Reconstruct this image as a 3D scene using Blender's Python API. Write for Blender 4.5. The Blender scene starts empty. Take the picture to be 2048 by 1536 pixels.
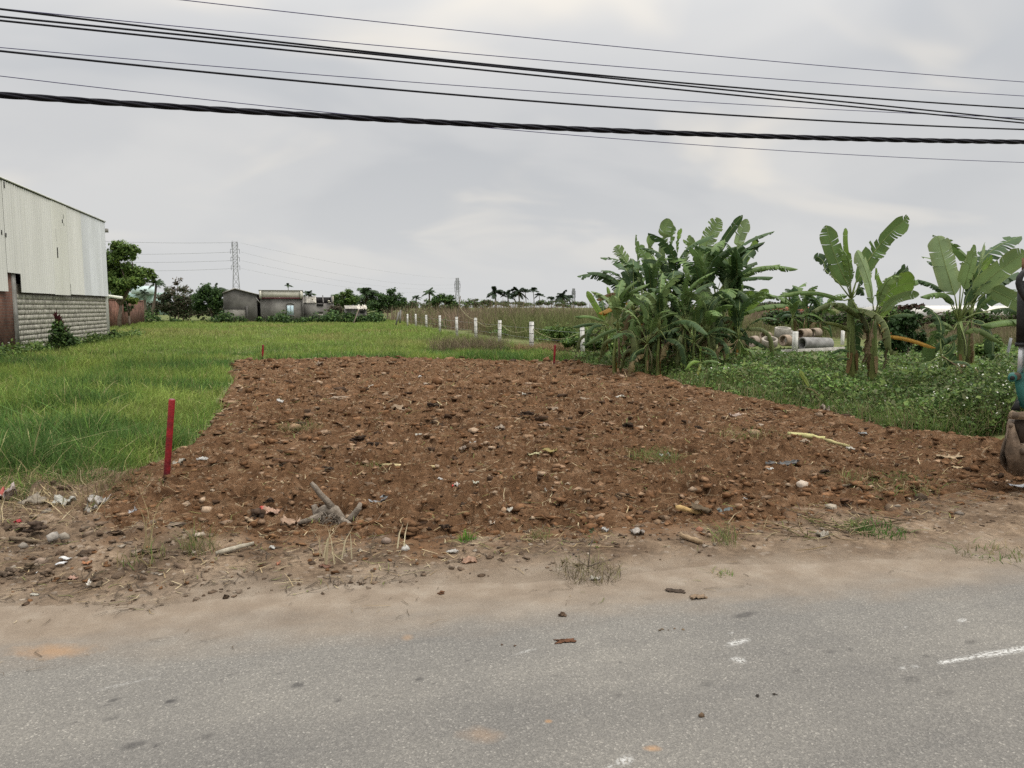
import bpy, math, random
import numpy as np
from mathutils import Vector

random.seed(7)
rng = np.random.default_rng(11)
sc = bpy.context.scene
COL = sc.collection
PI = math.pi

# ------------------------------------------------------------------ camera
F = 1500.0
PITCH = math.atan((768 - 615) / F)
YAW = math.atan((1024 - 620) / F)
H = 1.6
cam_d = bpy.data.cameras.new('camera')
cam_d.sensor_width = 36.0
cam_d.lens = 36.0 * F / 2048.0
cam_d.clip_start = 0.05
cam_d.clip_end = 9000.0
cam = bpy.data.objects.new('camera', cam_d)
cam.location = (0, 0, H)
cam.rotation_euler = (math.radians(90) - PITCH, 0, -YAW)
COL.objects.link(cam)
sc.camera = cam

# ------------------------------------------------------------------ sky and light
SUN_EL, SUN_AZ = math.radians(56), math.radians(125)      # azimuth clockwise from +Y
world = bpy.data.worlds.new('World')
sc.world = world
world.use_nodes = True
nt = world.node_tree
nt.nodes.clear()
N = nt.nodes.new
L = nt.links.new
out = N('ShaderNodeOutputWorld')
bg = N('ShaderNodeBackground')
sky = N('ShaderNodeTexSky')
sky.sky_type = 'NISHITA'
sky.sun_disc = False
sky.sun_elevation = SUN_EL
sky.sun_rotation = SUN_AZ
sky.dust_density = 4.0
tc = N('ShaderNodeTexCoord')
sep = N('ShaderNodeSeparateXYZ')
L(tc.outputs['Generated'], sep.inputs[0])


def wmath(op, a, b=None, c=None):
    n = N('ShaderNodeMath')
    n.operation = op
    for i, v in enumerate((a, b, c)):
        if v is None:
            continue
        if isinstance(v, (int, float)):
            n.inputs[i].default_value = v
        else:
            L(v, n.inputs[i])
    return n.outputs[0]


zc = wmath('MAXIMUM', sep.outputs['Z'], 0.0)
den = wmath('ADD', zc, 0.30)
cx = wmath('DIVIDE', sep.outputs['X'], den)
cy = wmath('DIVIDE', sep.outputs['Y'], den)
comb = N('ShaderNodeCombineXYZ')
L(cx, comb.inputs[0])
L(cy, comb.inputs[1])


def wnoise(scale, detail, rough, dist, off):
    mp = N('ShaderNodeMapping')
    mp.inputs['Location'].default_value = off
    mp.inputs['Rotation'].default_value = (0, 0, 0.5)
    mp.inputs['Scale'].default_value = (1.0, 1.25, 1.0)
    L(comb.outputs[0], mp.inputs['Vector'])
    n = N('ShaderNodeTexNoise')
    n.inputs['Scale'].default_value = scale
    n.inputs['Detail'].default_value = detail
    n.inputs['Roughness'].default_value = rough
    n.inputs['Distortion'].default_value = dist
    L(mp.outputs[0], n.inputs['Vector'])
    return n.outputs['Fac']


def wramp(fac, stops):
    r = N('ShaderNodeValToRGB')
    els = r.color_ramp.elements
    while len(els) < len(stops):
        els.new(0.5)
    for e, (p, c) in zip(els, stops):
        e.position = p
        e.color = (*c, 1)
    r.color_ramp.interpolation = 'EASE'
    L(fac, r.inputs[0])
    return r.outputs[0]


n1 = wnoise(1.15, 4, 0.46, 0.4, (3.1, 0.4, 0))
n2 = wnoise(1.9, 3, 0.45, 0.5, (7.7, 2.3, 0))
c_base = wramp(n1, [(0.36, (0.495, 0.507, 0.523)), (0.50, (0.562, 0.566, 0.571)), (0.64, (0.62, 0.617, 0.61))])
warm = wramp(n2, [(0.50, (0, 0, 0)), (0.70, (1, 1, 1))])
mixw = N('ShaderNodeMix')
mixw.data_type = 'RGBA'
mixw.inputs['B'].default_value = (0.80, 0.745, 0.66, 1)
wf = wmath('MULTIPLY', warm, 0.68)
L(wf, mixw.inputs['Factor'])
L(c_base, mixw.inputs['A'])
# horizon haze: cloud detail fades into an even pale grey towards the horizon
hz = N('ShaderNodeMapRange')
hz.inputs['From Min'].default_value = 0.0
hz.inputs['From Max'].default_value = 0.20
L(zc, hz.inputs['Value'])
mixh = N('ShaderNodeMix')
mixh.data_type = 'RGBA'
mixh.inputs['A'].default_value = (0.615, 0.622, 0.625, 1)
L(hz.outputs[0], mixh.inputs['Factor'])
L(mixw.outputs['Result'], mixh.inputs['B'])
# an overcast sky is brighter overhead than at the horizon
zen = wmath('MULTIPLY_ADD', wmath('POWER', zc, 3.0), 3.9, 1.0)
mul = N('ShaderNodeVectorMath')
mul.operation = 'SCALE'
L(mixh.outputs['Result'], mul.inputs[0])
L(zen, mul.inputs['Scale'])
sk = N('ShaderNodeVectorMath')
sk.operation = 'SCALE'
sk.inputs['Scale'].default_value = 0.08
L(sky.outputs[0], sk.inputs[0])
mixs = N('ShaderNodeMix')
mixs.data_type = 'RGBA'
mixs.inputs['Factor'].default_value = 0.95
L(sk.outputs[0], mixs.inputs['A'])
L(mul.outputs[0], mixs.inputs['B'])
L(mixs.outputs['Result'], bg.inputs['Color'])
bg.inputs['Strength'].default_value = 1.0
L(bg.outputs[0], out.inputs[0])

sun_d = bpy.data.lights.new('sun', 'SUN')
sun_d.energy = 1.5
sun_d.angle = math.radians(24)
sun_d.color = (1.0, 0.95, 0.88)
sun = bpy.data.objects.new('sun', sun_d)
sun_dir = Vector((math.sin(SUN_AZ) * math.cos(SUN_EL), math.cos(SUN_AZ) * math.cos(SUN_EL), math.sin(SUN_EL)))
sun.rotation_euler = (-sun_dir).to_track_quat('-Z', 'Y').to_euler()
sun.location = (0, 0, 30)
COL.objects.link(sun)

sc.view_settings.view_transform = 'Standard'
sc.view_settings.look = 'None'
sc.view_settings.gamma = 1.0
sc.view_settings.exposure = 0.16
sc.view_settings.use_curve_mapping = False
sc.render.engine = 'CYCLES'
sc.cycles.use_denoising = False
sc.cycles.max_bounces = 6
sc.cycles.transparent_max_bounces = 6

# ------------------------------------------------------------------ projection helpers (photo pixels -> places)
_fx, _fy = math.sin(YAW), math.cos(YAW)
_cp, _sp = math.cos(PITCH), math.sin(PITCH)


def ray(px, py):
    a = (px - 1024) / F
    b = (768 - py) / F
    return np.array((_fx * _cp + a * _fy + b * _fx * _sp, _fy * _cp - a * _fx + b * _fy * _sp, -_sp + b * _cp))


def at_z(px, py, z=0.0):
    r = ray(px, py)
    t = (z - H) / r[2]
    return np.array((r[0] * t, r[1] * t, z))


def at_d(px, py, D):
    r = ray(px, py)
    t = D / (r[0] * _fx + r[1] * _fy)
    return np.array((r[0] * t, r[1] * t, H + r[2] * t))


def at_x(px, py, X):
    r = ray(px, py)
    t = X / r[0]
    return np.array((X, r[1] * t, H + r[2] * t))


def at_y(px, py, Y):
    r = ray(px, py)
    t = Y / r[1]
    return np.array((r[0] * t, Y, H + r[2] * t))


def depth(p):
    return p[0] * _fx + p[1] * _fy


# ------------------------------------------------------------------ numpy noise
def _hash(ix, iy, s):
    h = (ix.astype(np.int64) * 374761393 + iy.astype(np.int64) * 668265263 + s * 974634777) & 0xffffffff
    h = ((h ^ (h >> 13)) * 1274126177) & 0xffffffff
    h = ((h ^ (h >> 16)) * 2246822519) & 0xffffffff
    return ((h ^ (h >> 15)) & 0xffffff) / float(0xffffff)


def vnoise(x, y, s=0):
    ix, iy = np.floor(x), np.floor(y)
    fx, fy = x - ix, y - iy
    ux, uy = fx * fx * (3 - 2 * fx), fy * fy * (3 - 2 * fy)
    a, b = _hash(ix, iy, s), _hash(ix + 1, iy, s)
    c, d = _hash(ix, iy + 1, s), _hash(ix + 1, iy + 1, s)
    return (a * (1 - ux) + b * ux) * (1 - uy) + (c * (1 - ux) + d * ux) * uy


def fbm(x, y, s=0, o=4):
    r, a, t = 0, 1.0, 0
    for i in range(o):
        r = r + a * vnoise(x * 2 ** i + 17.3 * i, y * 2 ** i - 9.1 * i, s + i)
        t += a
        a *= 0.5
    return r / t


def domes(x, y, cell, rmin, rmax, hmin, hmax, prob, s):
    gx, gy = np.floor(x / cell), np.floor(y / cell)
    r = np.zeros_like(x)
    for i in (-1, 0, 1):
        for j in (-1, 0, 1):
            cxx, cyy = gx + i, gy + j
            px = (cxx + _hash(cxx, cyy, s)) * cell
            py = (cyy + _hash(cxx, cyy, s + 1)) * cell
            rad = rmin + (rmax - rmin) * _hash(cxx, cyy, s + 2)
            hh = hmin + (hmax - hmin) * _hash(cxx, cyy, s + 3)
            on = _hash(cxx, cyy, s + 4) < prob
            an = _hash(cxx, cyy, s + 5) * 6.28
            st = 0.65 + 0.6 * _hash(cxx, cyy, s + 6)
            dx, dy = x - px, y - py
            u = (dx * np.cos(an) + dy * np.sin(an)) / rad
            v = (-dx * np.sin(an) + dy * np.cos(an)) / (rad * st)
            q = np.clip(1 - u * u - v * v, 0, 1)
            r = np.maximum(r, np.where(on, hh * q ** 0.6, 0))
    return r


def facets(x, y, cell, hamp, samp, s):
    """tilted broken faces: every cell has its own height and slope"""
    gx, gy = np.floor(x / cell), np.floor(y / cell)
    best = np.full_like(x, 1e9)
    out = np.zeros_like(x)
    for i in (-1, 0, 1):
        for j in (-1, 0, 1):
            a, b = gx + i, gy + j
            dx = x - (a + _hash(a, b, s)) * cell
            dy = y - (b + _hash(a, b, s + 1)) * cell
            d = dx * dx + dy * dy
            v = hamp * (_hash(a, b, s + 2) ** 1.6) + samp * ((_hash(a, b, s + 3) - 0.5) * dx + (_hash(a, b, s + 4) - 0.5) * dy)
            k = d < best
            out = np.where(k, v, out)
            best = np.where(k, d, best)
    return out


def sstep(a, b, x):
    t = np.clip((x - a) / (b - a), 0, 1)
    return t * t * (3 - 2 * t)


# ------------------------------------------------------------------ materials
def pmat(name, c1, c2=None, scale=4.0, rough=0.85, bump=0.0, bscale=40.0, attr=False, trans=0.0, metal=0.0,
         spec=0.3, stretch=None, detail=6.0, lo=0.35, hi=0.65, coord='P'):
    m = bpy.data.materials.new(name)
    m.use_nodes = True
    t = m.node_tree
    nd = t.nodes
    b = nd['Principled BSDF']
    b.inputs['Roughness'].default_value = rough
    b.inputs['Metallic'].default_value = metal
    b.inputs['Specular IOR Level'].default_value = spec
    if coord == 'P':
        g = nd.new('ShaderNodeNewGeometry').outputs['Position']
    else:
        g = nd.new('ShaderNodeTexCoord').outputs['Object']
    if stretch:
        mp = nd.new('ShaderNodeMapping')
        mp.inputs['Scale'].default_value = stretch
        t.links.new(g, mp.inputs['Vector'])
        g = mp.outputs[0]
    n = nd.new('ShaderNodeTexNoise')
    n.inputs['Scale'].default_value = scale
    n.inputs['Detail'].default_value = detail
    n.inputs['Roughness'].default_value = 0.6
    t.links.new(g, n.inputs['Vector'])
    r = nd.new('ShaderNodeValToRGB')
    r.color_ramp.elements[0].position = lo
    r.color_ramp.elements[1].position = hi
    r.color_ramp.elements[0].color = (*c1, 1)
    r.color_ramp.elements[1].color = (*(c2 or c1), 1)
    t.links.new(n.outputs['Fac'], r.inputs[0])
    colr = r.outputs[0]
    if attr:
        a = nd.new('ShaderNodeAttribute')
        a.attribute_name = 'Col'
        mx = nd.new('ShaderNodeMix')
        mx.data_type = 'RGBA'
        mx.blend_type = 'MULTIPLY'
        mx.inputs['Factor'].default_value = 1.0
        t.links.new(colr, mx.inputs['A'])
        t.links.new(a.outputs['Color'], mx.inputs['B'])
        colr = mx.outputs['Result']
    t.links.new(colr, b.inputs['Base Color'])
    if bump:
        n2 = nd.new('ShaderNodeTexNoise')
        n2.inputs['Scale'].default_value = bscale
        n2.inputs['Detail'].default_value = 5
        n2.inputs['Roughness'].default_value = 0.65
        t.links.new(g, n2.inputs['Vector'])
        bp = nd.new('ShaderNodeBump')
        bp.inputs['Strength'].default_value = bump
        bp.inputs['Distance'].default_value = 1.0 / bscale
        t.links.new(n2.outputs['Fac'], bp.inputs['Height'])
        t.links.new(bp.outputs[0], b.inputs['Normal'])
    if trans:
        tr = nd.new('ShaderNodeBsdfTranslucent')
        t.links.new(colr, tr.inputs['Color'])
        ms = nd.new('ShaderNodeMixShader')
        ms.inputs[0].default_value = trans
        t.links.new(b.outputs[0], ms.inputs[1])
        t.links.new(tr.outputs[0], ms.inputs[2])
        t.links.new(ms.outputs[0], nd['Material Output'].inputs['Surface'])
    return m


W1 = (1, 1, 1)
M = {}
M['grass'] = pmat('grass_blades', (0.8, 0.8, 0.8), (1.15, 1.15, 1.1), 0.6, 0.6, attr=True, trans=0.3, spec=0.08)
M['leaf'] = pmat('leaves', (0.78, 0.78, 0.78), (1.2, 1.2, 1.15), 1.3, 0.5, attr=True, trans=0.22, spec=0.12)
M['banana'] = pmat('banana_leaf', (0.85, 0.85, 0.85), (1.12, 1.12, 1.08), 3.0, 0.5, 0.12, 30, attr=True, trans=0.24, spec=0.2)
M['stem'] = pmat('banana_stem', (0.75, 0.72, 0.65), (1.2, 1.2, 1.15), 7.0, 0.6, 0.25, 30, attr=True, stretch=(3, 3, 0.4), spec=0.3)
M['dry'] = pmat('dry_plant', (0.75, 0.72, 0.68), (1.2, 1.18, 1.15), 9.0, 0.9, attr=True, trans=0.12, spec=0.1)
M['soil'] = None
M['clod'] = pmat('clod', (0.62, 0.60, 0.58), (1.25, 1.22, 1.2), 26.0, 0.95, 0.7, 90, attr=True, spec=0.1)
M['stone'] = pmat('stone', (0.7, 0.7, 0.7), (1.15, 1.15, 1.15), 18.0, 0.9, 0.5, 60, attr=True, spec=0.2)
M['bark'] = pmat('bark', (0.10, 0.08, 0.06), (0.20, 0.165, 0.13), 12.0, 0.95, 0.6, 30, stretch=(1, 1, 0.3), spec=0.1)
M['paint_red'] = None
M['scrap'] = pmat('plastic_scrap', (0.75, 0.74, 0.72), (1.05, 1.05, 1.05), 30.0, 0.5, 0.3, 60, attr=True, trans=0.15, spec=0.4)
M['wood'] = pmat('old_wood', (0.7, 0.68, 0.64), (1.15, 1.12, 1.08), 22.0, 0.85, 0.5, 50, attr=True, spec=0.2)
M['cable'] = pmat('cable_black', (0.010, 0.010, 0.014), (0.02, 0.02, 0.026), 3.0, 0.75, spec=0.12)
M['wire'] = pmat('thin_wire', (0.04, 0.035, 0.11), (0.06, 0.05, 0.14), 3.0, 0.7, spec=0.1)
M['steel'] = pmat('galvanised_steel', (0.20, 0.205, 0.21), (0.30, 0.31, 0.32), 0.4, 0.7)
M['concrete_post'] = pmat('whitewashed_post', (0.40, 0.39, 0.36), (0.66, 0.65, 0.61), 5.0, 0.9, 0.3, 60)


# ------------------------------------------------------------------ mesh building
class MB:
    def __init__(self):
        self.v, self.q, self.t, self.c, self.n = [], [], [], [], 0

    def add(self, V, Q=None, T=None, C=None):
        V = np.asarray(V, float).reshape(-1, 3)
        self.v.append(V)
        if Q is not None and len(Q):
            self.q.append(np.asarray(Q, np.int64).reshape(-1, 4) + self.n)
        if T is not None and len(T):
            self.t.append(np.asarray(T, np.int64).reshape(-1, 3) + self.n)
        if C is None:
            C = (1, 1, 1)
        C = np.asarray(C, float)
        if C.ndim == 1:
            C = np.tile(C, (len(V), 1))
        self.c.append(C)
        self.n += len(V)
        return self

    def box(self, lo, hi, C=None):
        x0, y0, z0 = lo
        x1, y1, z1 = hi
        V = [(x0, y0, z0), (x1, y0, z0), (x1, y1, z0), (x0, y1, z0), (x0, y0, z1), (x1, y0, z1), (x1, y1, z1), (x0, y1, z1)]
        return self.add(V, [(3, 2, 1, 0), (4, 5, 6, 7), (0, 1, 5, 4), (1, 2, 6, 5), (2, 3, 7, 6), (3, 0, 4, 7)], C=C)

    def tube(self, pts, rad, n=6, C=None, cap=True):
        P = np.asarray(pts, float)
        k = len(P)
        R = np.full(k, rad) if np.isscalar(rad) else np.asarray(rad, float)
        T = np.gradient(P, axis=0)
        T /= np.linalg.norm(T, axis=1)[:, None] + 1e-9
        ref = np.array((0.0, 0, 1)) if abs(T[:, 2]).mean() < 0.8 else np.array((0.0, 1, 0))
        A = np.cross(T, ref)
        A /= np.linalg.norm(A, axis=1)[:, None] + 1e-9
        B = np.cross(T, A)
        an = np.linspace(0, 2 * PI, n, endpoint=False)
        V = P[:, None, :] + R[:, None, None] * (np.cos(an)[None, :, None] * A[:, None, :] + np.sin(an)[None, :, None] * B[:, None, :])
        i = np.arange(k - 1)[:, None] * n
        j = np.arange(n)[None, :]
        j2 = (j + 1) % n
        Q = np.stack([i + j, i + j2, i + n + j2, i + n + j], -1).reshape(-1, 4)
        V = V.reshape(-1, 3)
        Tt = []
        if cap:
            V = np.vstack([V, P[0], P[-1]])
            a, b = len(V) - 2, len(V) - 1
            for q in range(n):
                Tt.append((a, (q + 1) % n, q))
                Tt.append((b, (k - 1) * n + q, (k - 1) * n + (q + 1) % n))
        if C is not None:
            C = np.asarray(C, float)
            if C.ndim == 2:
                C = np.repeat(C, n, axis=0)
                if cap:
                    C = np.vstack([C, C[0], C[-1]])
        return self.add(V, Q, Tt, C)

    def prism(self, prof, d, C=None):
        """closed polygon (list of 3D points, convex or star shaped) pushed along d, capped with fans"""
        A = np.asarray(prof, float)
        n = len(A)
        d = np.asarray(d, float)
        V = np.vstack([A, A + d, A.mean(0), A.mean(0) + d])
        Q = [(i, (i + 1) % n, n + (i + 1) % n, n + i) for i in range(n)]
        T = []
        for i in range(n):
            T.append((2 * n, (i + 1) % n, i))
            T.append((2 * n + 1, n + i, n + (i + 1) % n))
        return self.add(V, Q, T, C)

    def build(self, name, mat, parent=None, smooth=False, loc=None):
        V = np.vstack(self.v)
        base = np.zeros(3)
        if parent is not None:
            p = parent
            while p is not None:
                base = base + np.array(p.location)
                p = p.parent
        elif loc is not None:
            base = np.asarray(loc, float)
        V = V - base
        me = bpy.data.meshes.new(name)
        nq = sum(len(a) for a in self.q)
        ntr = sum(len(a) for a in self.t)
        loops = []
        if nq:
            loops.append(np.vstack(self.q).ravel())
        if ntr:
            loops.append(np.vstack(self.t).ravel())
        lp = np.concatenate(loops).astype(np.int32)
        me.vertices.add(len(V))
        me.vertices.foreach_set('co', V.astype(np.float32).ravel())
        me.loops.add(len(lp))
        me.loops.foreach_set('vertex_index', lp)
        st = np.concatenate([np.arange(nq) * 4, nq * 4 + np.arange(ntr) * 3]).astype(np.int32)
        me.polygons.add(nq + ntr)
        me.polygons.foreach_set('loop_start', st)
        if smooth:
            me.polygons.foreach_set('use_smooth', np.ones(nq + ntr, bool))
        me.update(calc_edges=True)
        ca = me.color_attributes.new('Col', 'FLOAT_COLOR', 'POINT')
        C = np.vstack(self.c)
        ca.data.foreach_set('color', np.hstack([C, np.ones((len(C), 1))]).astype(np.float32).ravel())
        if mat is not None:
            me.materials.append(mat)
        o = bpy.data.objects.new(name, me)
        COL.objects.link(o)
        if parent is not None:
            o.parent = parent
        elif loc is not None:
            o.location = base
        return o


def tag(o, label=None, cat=None, group=None, kind=None):
    if label:
        o['label'] = label
    if cat:
        o['category'] = cat
    if group:
        o['group'] = group
    if kind:
        o['kind'] = kind
    return o


def thing(name, label, cat, loc, group=None):
    o = bpy.data.objects.new(name, None)
    o.empty_display_size = 0.2
    o.location = tuple(float(a) for a in loc)
    COL.objects.link(o)
    return tag(o, label, cat, group)


def ico(sub):
    import bmesh
    bm = bmesh.new()
    bmesh.ops.create_icosphere(bm, subdivisions=sub, radius=1.0)
    V = np.array([v.co[:] for v in bm.verts])
    T = np.array([[v.index for v in f.verts] for f in bm.faces])
    bm.free()
    return V, T


ICO1 = ico(1)
ICO2 = ico(2)
ICO3 = ico(3)


def blob(rad, sub=2, rough=0.3, r=None, freq=1.7):
    """an uneven lump: icosphere pushed in and out, radius per axis"""
    V, T = (ICO1, ICO2, ICO3)[sub - 1]
    r = r or random
    ph = [(r.uniform(-1, 1), r.uniform(-1, 1), r.uniform(-1, 1), r.uniform(0, 6.28)) for _ in range(7)]
    k = np.ones(len(V))
    for i, (a, b, c, p) in enumerate(ph):
        f = freq * (1 + 0.55 * i)
        k = k + rough / (1 + 0.5 * i) * np.sin(f * (a * V[:, 0] + b * V[:, 1] + c * V[:, 2]) * 2 + p)
    k = k + np.random.default_rng(r.randrange(10 ** 6)).normal(0, 0.15 if sub == 1 else (0.085 if sub == 2 else 0.05), len(V))
    # knock off some flat facets so that it breaks like earth or stone
    for i in range(7):
        nrm = np.array((r.uniform(-1, 1), r.uniform(-1, 1), r.uniform(-0.5, 1)))
        nrm /= np.linalg.norm(nrm)
        d = (V * k[:, None]) @ nrm
        cut = r.uniform(0.45, 0.85)
        over = np.clip(d - cut, 0, None)
        V = V - over[:, None] * nrm / np.maximum(k, 0.3)[:, None]
    return V * k[:, None] * np.asarray(rad), T


def rotz(V, a):
    c, s = math.cos(a), math.sin(a)
    return V @ np.array(((c, s, 0), (-s, c, 0), (0, 0, 1)))


# ------------------------------------------------------------------ where things lie on the ground
_fx_ = np.array((-14, -3.0, -1.6, -1.33, -0.7, -0.1, 0.5, 0.9, 1.7, 2.6, 3.3, 4.1, 4.9, 5.7, 9.0, 16))
_fy_ = np.array((6.6, 6.5, 6.25, 5.85, 5.40, 5.22, 5.05, 5.02, 4.85, 4.68, 4.75, 4.95, 5.0, 4.9, 4.9, 4.9))
_ax_ = np.array((-3, -2.3, 1.2, 4.1, 6.8, 7.3, 9))
_ay_ = np.array((23.9, 23.9, 24.3, 22.7, 21.2, 20.7, 20.0))


def soil_front(x):
    return np.interp(x, _fx_, _fy_) + 0.30 * (vnoise(x * 1.6, x * 0 + 3.3, 5) - 0.5) + 0.16 * (vnoise(x * 6, x * 0, 6) - 0.5) + 0.08 * (vnoise(x * 17, x * 0, 7) - 0.5)


def soil_far(x):
    return np.interp(x, _ax_, _ay_) + 0.5 * (vnoise(x * 1.3, x * 0 + 1.3, 8) - 0.5)


def soil_left(y):
    base = np.interp(y, (5, 6.5, 7.6, 8.8, 9.5, 12, 17.6, 24), (-1.75, -1.8, -1.85, -1.62, -1.42, -1.4, -1.8, -2.3))
    return base + 0.3 * (vnoise(y * 1.1, y * 0 + 7.7, 9) - 0.5)


def soil_right(y):
    base = np.interp(y, (4, 6.4, 6.9, 7.6, 9, 11.5, 15.7, 20.7), (12.0, 9.0, 7.9, 7.55, 7.5, 7.45, 7.6, 7.5))
    return base + 0.35 * (vnoise(y * 1.1, y * 0 + 2.7, 10) - 0.5) + 0.22 * (vnoise(y * 4, y * 0 + 1.7, 11) - 0.5)


def soil_mask(x, y):
    d = np.minimum(np.minimum(x - soil_left(y), soil_right(y) - x), np.minimum(y - soil_front(x), soil_far(x) - y))
    return sstep(-0.10, 0.16, d)


def soil_edge(x, y):
    d = np.minimum(np.minimum(x - soil_left(y), soil_right(y) - x), soil_far(x) - y)
    return sstep(-0.05, 0.7, d) * (0.3 + 0.7 * sstep(-0.05, 0.8, y - soil_front(x)))


TRACKS = [((505, 965), 0.42, 0.5), ((560, 905), 0.4, 0.8), ((960, 945), 0.5, 0.6), ((700, 880), 0.3, 0.9), ((1750, 905), 0.8, 0.9),
          ((640, 1070), 0.3, 0.12), ((930, 1075), 0.32, 0.12), ((1900, 960), 0.6, 0.4)]
TRK = [(at_z(*p), a, b) for p, a, b in TRACKS]


def soil_z(x, y):
    x = np.asarray(x, float)
    y = np.asarray(y, float)
    wx = x + 0.16 * (vnoise(x * 3, y * 3, 31) - 0.5) + 0.09 * (vnoise(x * 9, y * 9, 33) - 0.5)
    wy = y + 0.16 * (vnoise(x * 3, y * 3, 32) - 0.5) + 0.09 * (vnoise(x * 9, y * 9, 34) - 0.5)
    z = 0.07 * (fbm(x * 0.55, y * 0.55, 1, 3) - 0.5) + 0.09 * (fbm(x * 1.7, y * 1.7, 2, 4) - 0.5)
    cl = domes(wx, wy, 0.62, 0.10, 0.26, 0.04, 0.11, 0.40, 50)
    cl = np.maximum(cl, domes(wx, wy, 0.30, 0.06, 0.15, 0.03, 0.085, 0.55, 60))
    cl = cl * (0.15 + 1.7 * fbm(x * 9, y * 9, 36, 3)) + 0.9 * domes(wx, wy, 0.13, 0.03, 0.075, 0.012, 0.05, 0.7, 70)
    cl = cl + 0.8 * domes(x, y, 0.06, 0.015, 0.034, 0.006, 0.022, 0.6, 80)
    z = z + 0.06 * (fbm(x * 6, y * 6, 3, 4) - 0.5) + 0.05 * np.abs(fbm(x * 8, y * 8, 37, 4) - 0.5) * 2 + 0.022 * (vnoise(x * 36, y * 36, 38) - 0.5)
    tr = np.zeros_like(x)
    for c, a, b in TRK:
        u = (x - c[0]) / a
        v = (y - c[1]) / b
        tr = np.maximum(tr, np.clip(1.25 - (u * u + v * v), 0, 1) ** 0.7)
    # a smoother haul strip along the right side of the plot
    strip = np.clip(1 - np.abs(x - 6.3) / 0.8, 0, 1) * sstep(5.5, 7, y) * 0.7
    cl = cl * (1 - 0.82 * np.maximum(tr, strip))
    rid = (0.5 + 0.5 * np.sin(2 * PI * (y + 0.05 * (vnoise(x * 1.5, y * 1.5, 35) - .5)) / 0.075)) * 0.02
    sm = 1 - 0.85 * np.maximum(tr, strip)
    fa = facets(wx, wy, 0.19, 0.055, 0.55, 210) * sstep(0.35, 0.6, fbm(x * 1.1, y * 1.1, 44, 3) + 0.1) + facets(wx, wy, 0.085, 0.034, 0.7, 220) + facets(x, y, 0.042, 0.016, 0.8, 230)
    z = z + 0.42 * cl + sm * 1.1 * fa + tr * rid + sm * 0.6 * (0.075 * (np.abs(fbm(x * 5.5, y * 5.5, 42, 4) - 0.5) * 2) ** 0.8 - 0.05 * sstep(0.45, 0.25, fbm(x * 4.2, y * 4.2, 43, 4)))
    # pushed-up lip where the fill ends at the verge
    fr = y - soil_front(x)
    z = z + 0.06 * np.exp(-((fr - 0.22) / 0.16) ** 2) * (0.1 + 1.5 * fbm(x * 2.6, y * 2.6, 40, 3))
    rt = soil_right(y) - x
    z = z + 0.16 * np.exp(-((rt - 0.05) / 0.30) ** 2) * (0.4 + 0.8 * vnoise(y * 1.3, x * 0 + 1, 41)) * sstep(6.0, 7.5, y)
    m = soil_mask(x, y)
    return m * ((z - 0.035) * (0.25 + 0.75 * soil_edge(x, y)) + 0.005) - (1 - m) * 0.16


def bank_z(x, y):
    """the ground beside and behind the plot"""
    x = np.asarray(x, float)
    y = np.asarray(y, float)
    b = 0.18 * sstep(7.5, 8.6, x) * sstep(6.3, 7.6, y) * sstep(24, 18, y)
    b = b + 0.10 * (fbm(x * 0.25, y * 0.25, 21, 3) - 0.5) * sstep(6, 12, y) * (1 - sstep(120, 160, y))
    return -0.03 + b - 0.05 * soil_mask(x, y)


def verge_z(x, y):
    x = np.asarray(x, float)
    y = np.asarray(y, float)
    e = np.interp(x, (-20, -2, 0, 1.7, 3.2, 4.5, 20), (4.42, 4.40, 4.28, 4.08, 3.88, 3.72, 3.2)) + 0.30 * (fbm(x * 1.2, x * 0 + 2, 25, 5) - 0.5)
    k = sstep(-0.05, 0.8, y - e)
    z = 0.028 * k + k * 0.06 * (fbm(x * 1.6, y * 1.6, 26, 4) - 0.5) + k * 0.035 * (fbm(x * 9, y * 9, 27, 4) - 0.45)
    left = sstep(0.2, -0.9, x) * sstep(4.75, 5.4, y)
    z = z + left * (0.8 * domes(x + 0.1 * vnoise(x * 8, y * 8, 28), y + 0.1 * vnoise(x * 8, y * 8, 29), 0.34, 0.06, 0.18, 0.02, 0.08, 0.45, 90) * (0.2 + 1.6 * fbm(x * 9, y * 9, 30, 3)) + 0.06 * np.abs(fbm(x * 7, y * 7, 31, 4) - 0.5) * 2)
    z = z + k * 0.5 * domes(x, y, 0.07, 0.01, 0.03, 0.004, 0.02, 0.35, 97) * sstep(0.3, 0.9, y - e)
    z = z * sstep(8.6, 7.2, y) - 0.08 * sstep(7.6, 9.0, y)
    z = z - 0.22 * sstep(0.35, 1.0, soil_mask(x, y))
    return np.where(y - e < 0.0, -0.006 - 0.02 * sstep(0.0, -0.3, y - e), z + 0.006 * k)


def verge_col(x, y):
    e = np.interp(x, (-20, -2, 0, 1.7, 3.2, 4.5, 20), (4.42, 4.40, 4.28, 4.08, 3.88, 3.72, 3.2))
    k = sstep(0.42, -0.05, y - e + 0.5 * (fbm(x * 2.2, y * 4.5, 105, 4) - 0.5))
    sp = sstep(-0.42, 0.0, y - soil_front(x) + 0.7 * (fbm(x * 3, y * 5, 106, 4) - 0.5)) * sstep(-2.4, -1.2, x) * sstep(0.35, 0.6, fbm(x * 7, y * 9, 107, 4) + 0.12)
    return np.stack([k, sp, k], -1)


def top_z(x, y):
    return float(max(soil_z(np.array([x]), np.array([y]))[0], verge_z(np.array([x]), np.array([y]))[0] if y < 9 else -1,
                     bank_z(np.array([x]), np.array([y]))[0], 0.0 if y < 4.6 else -1))


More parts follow.
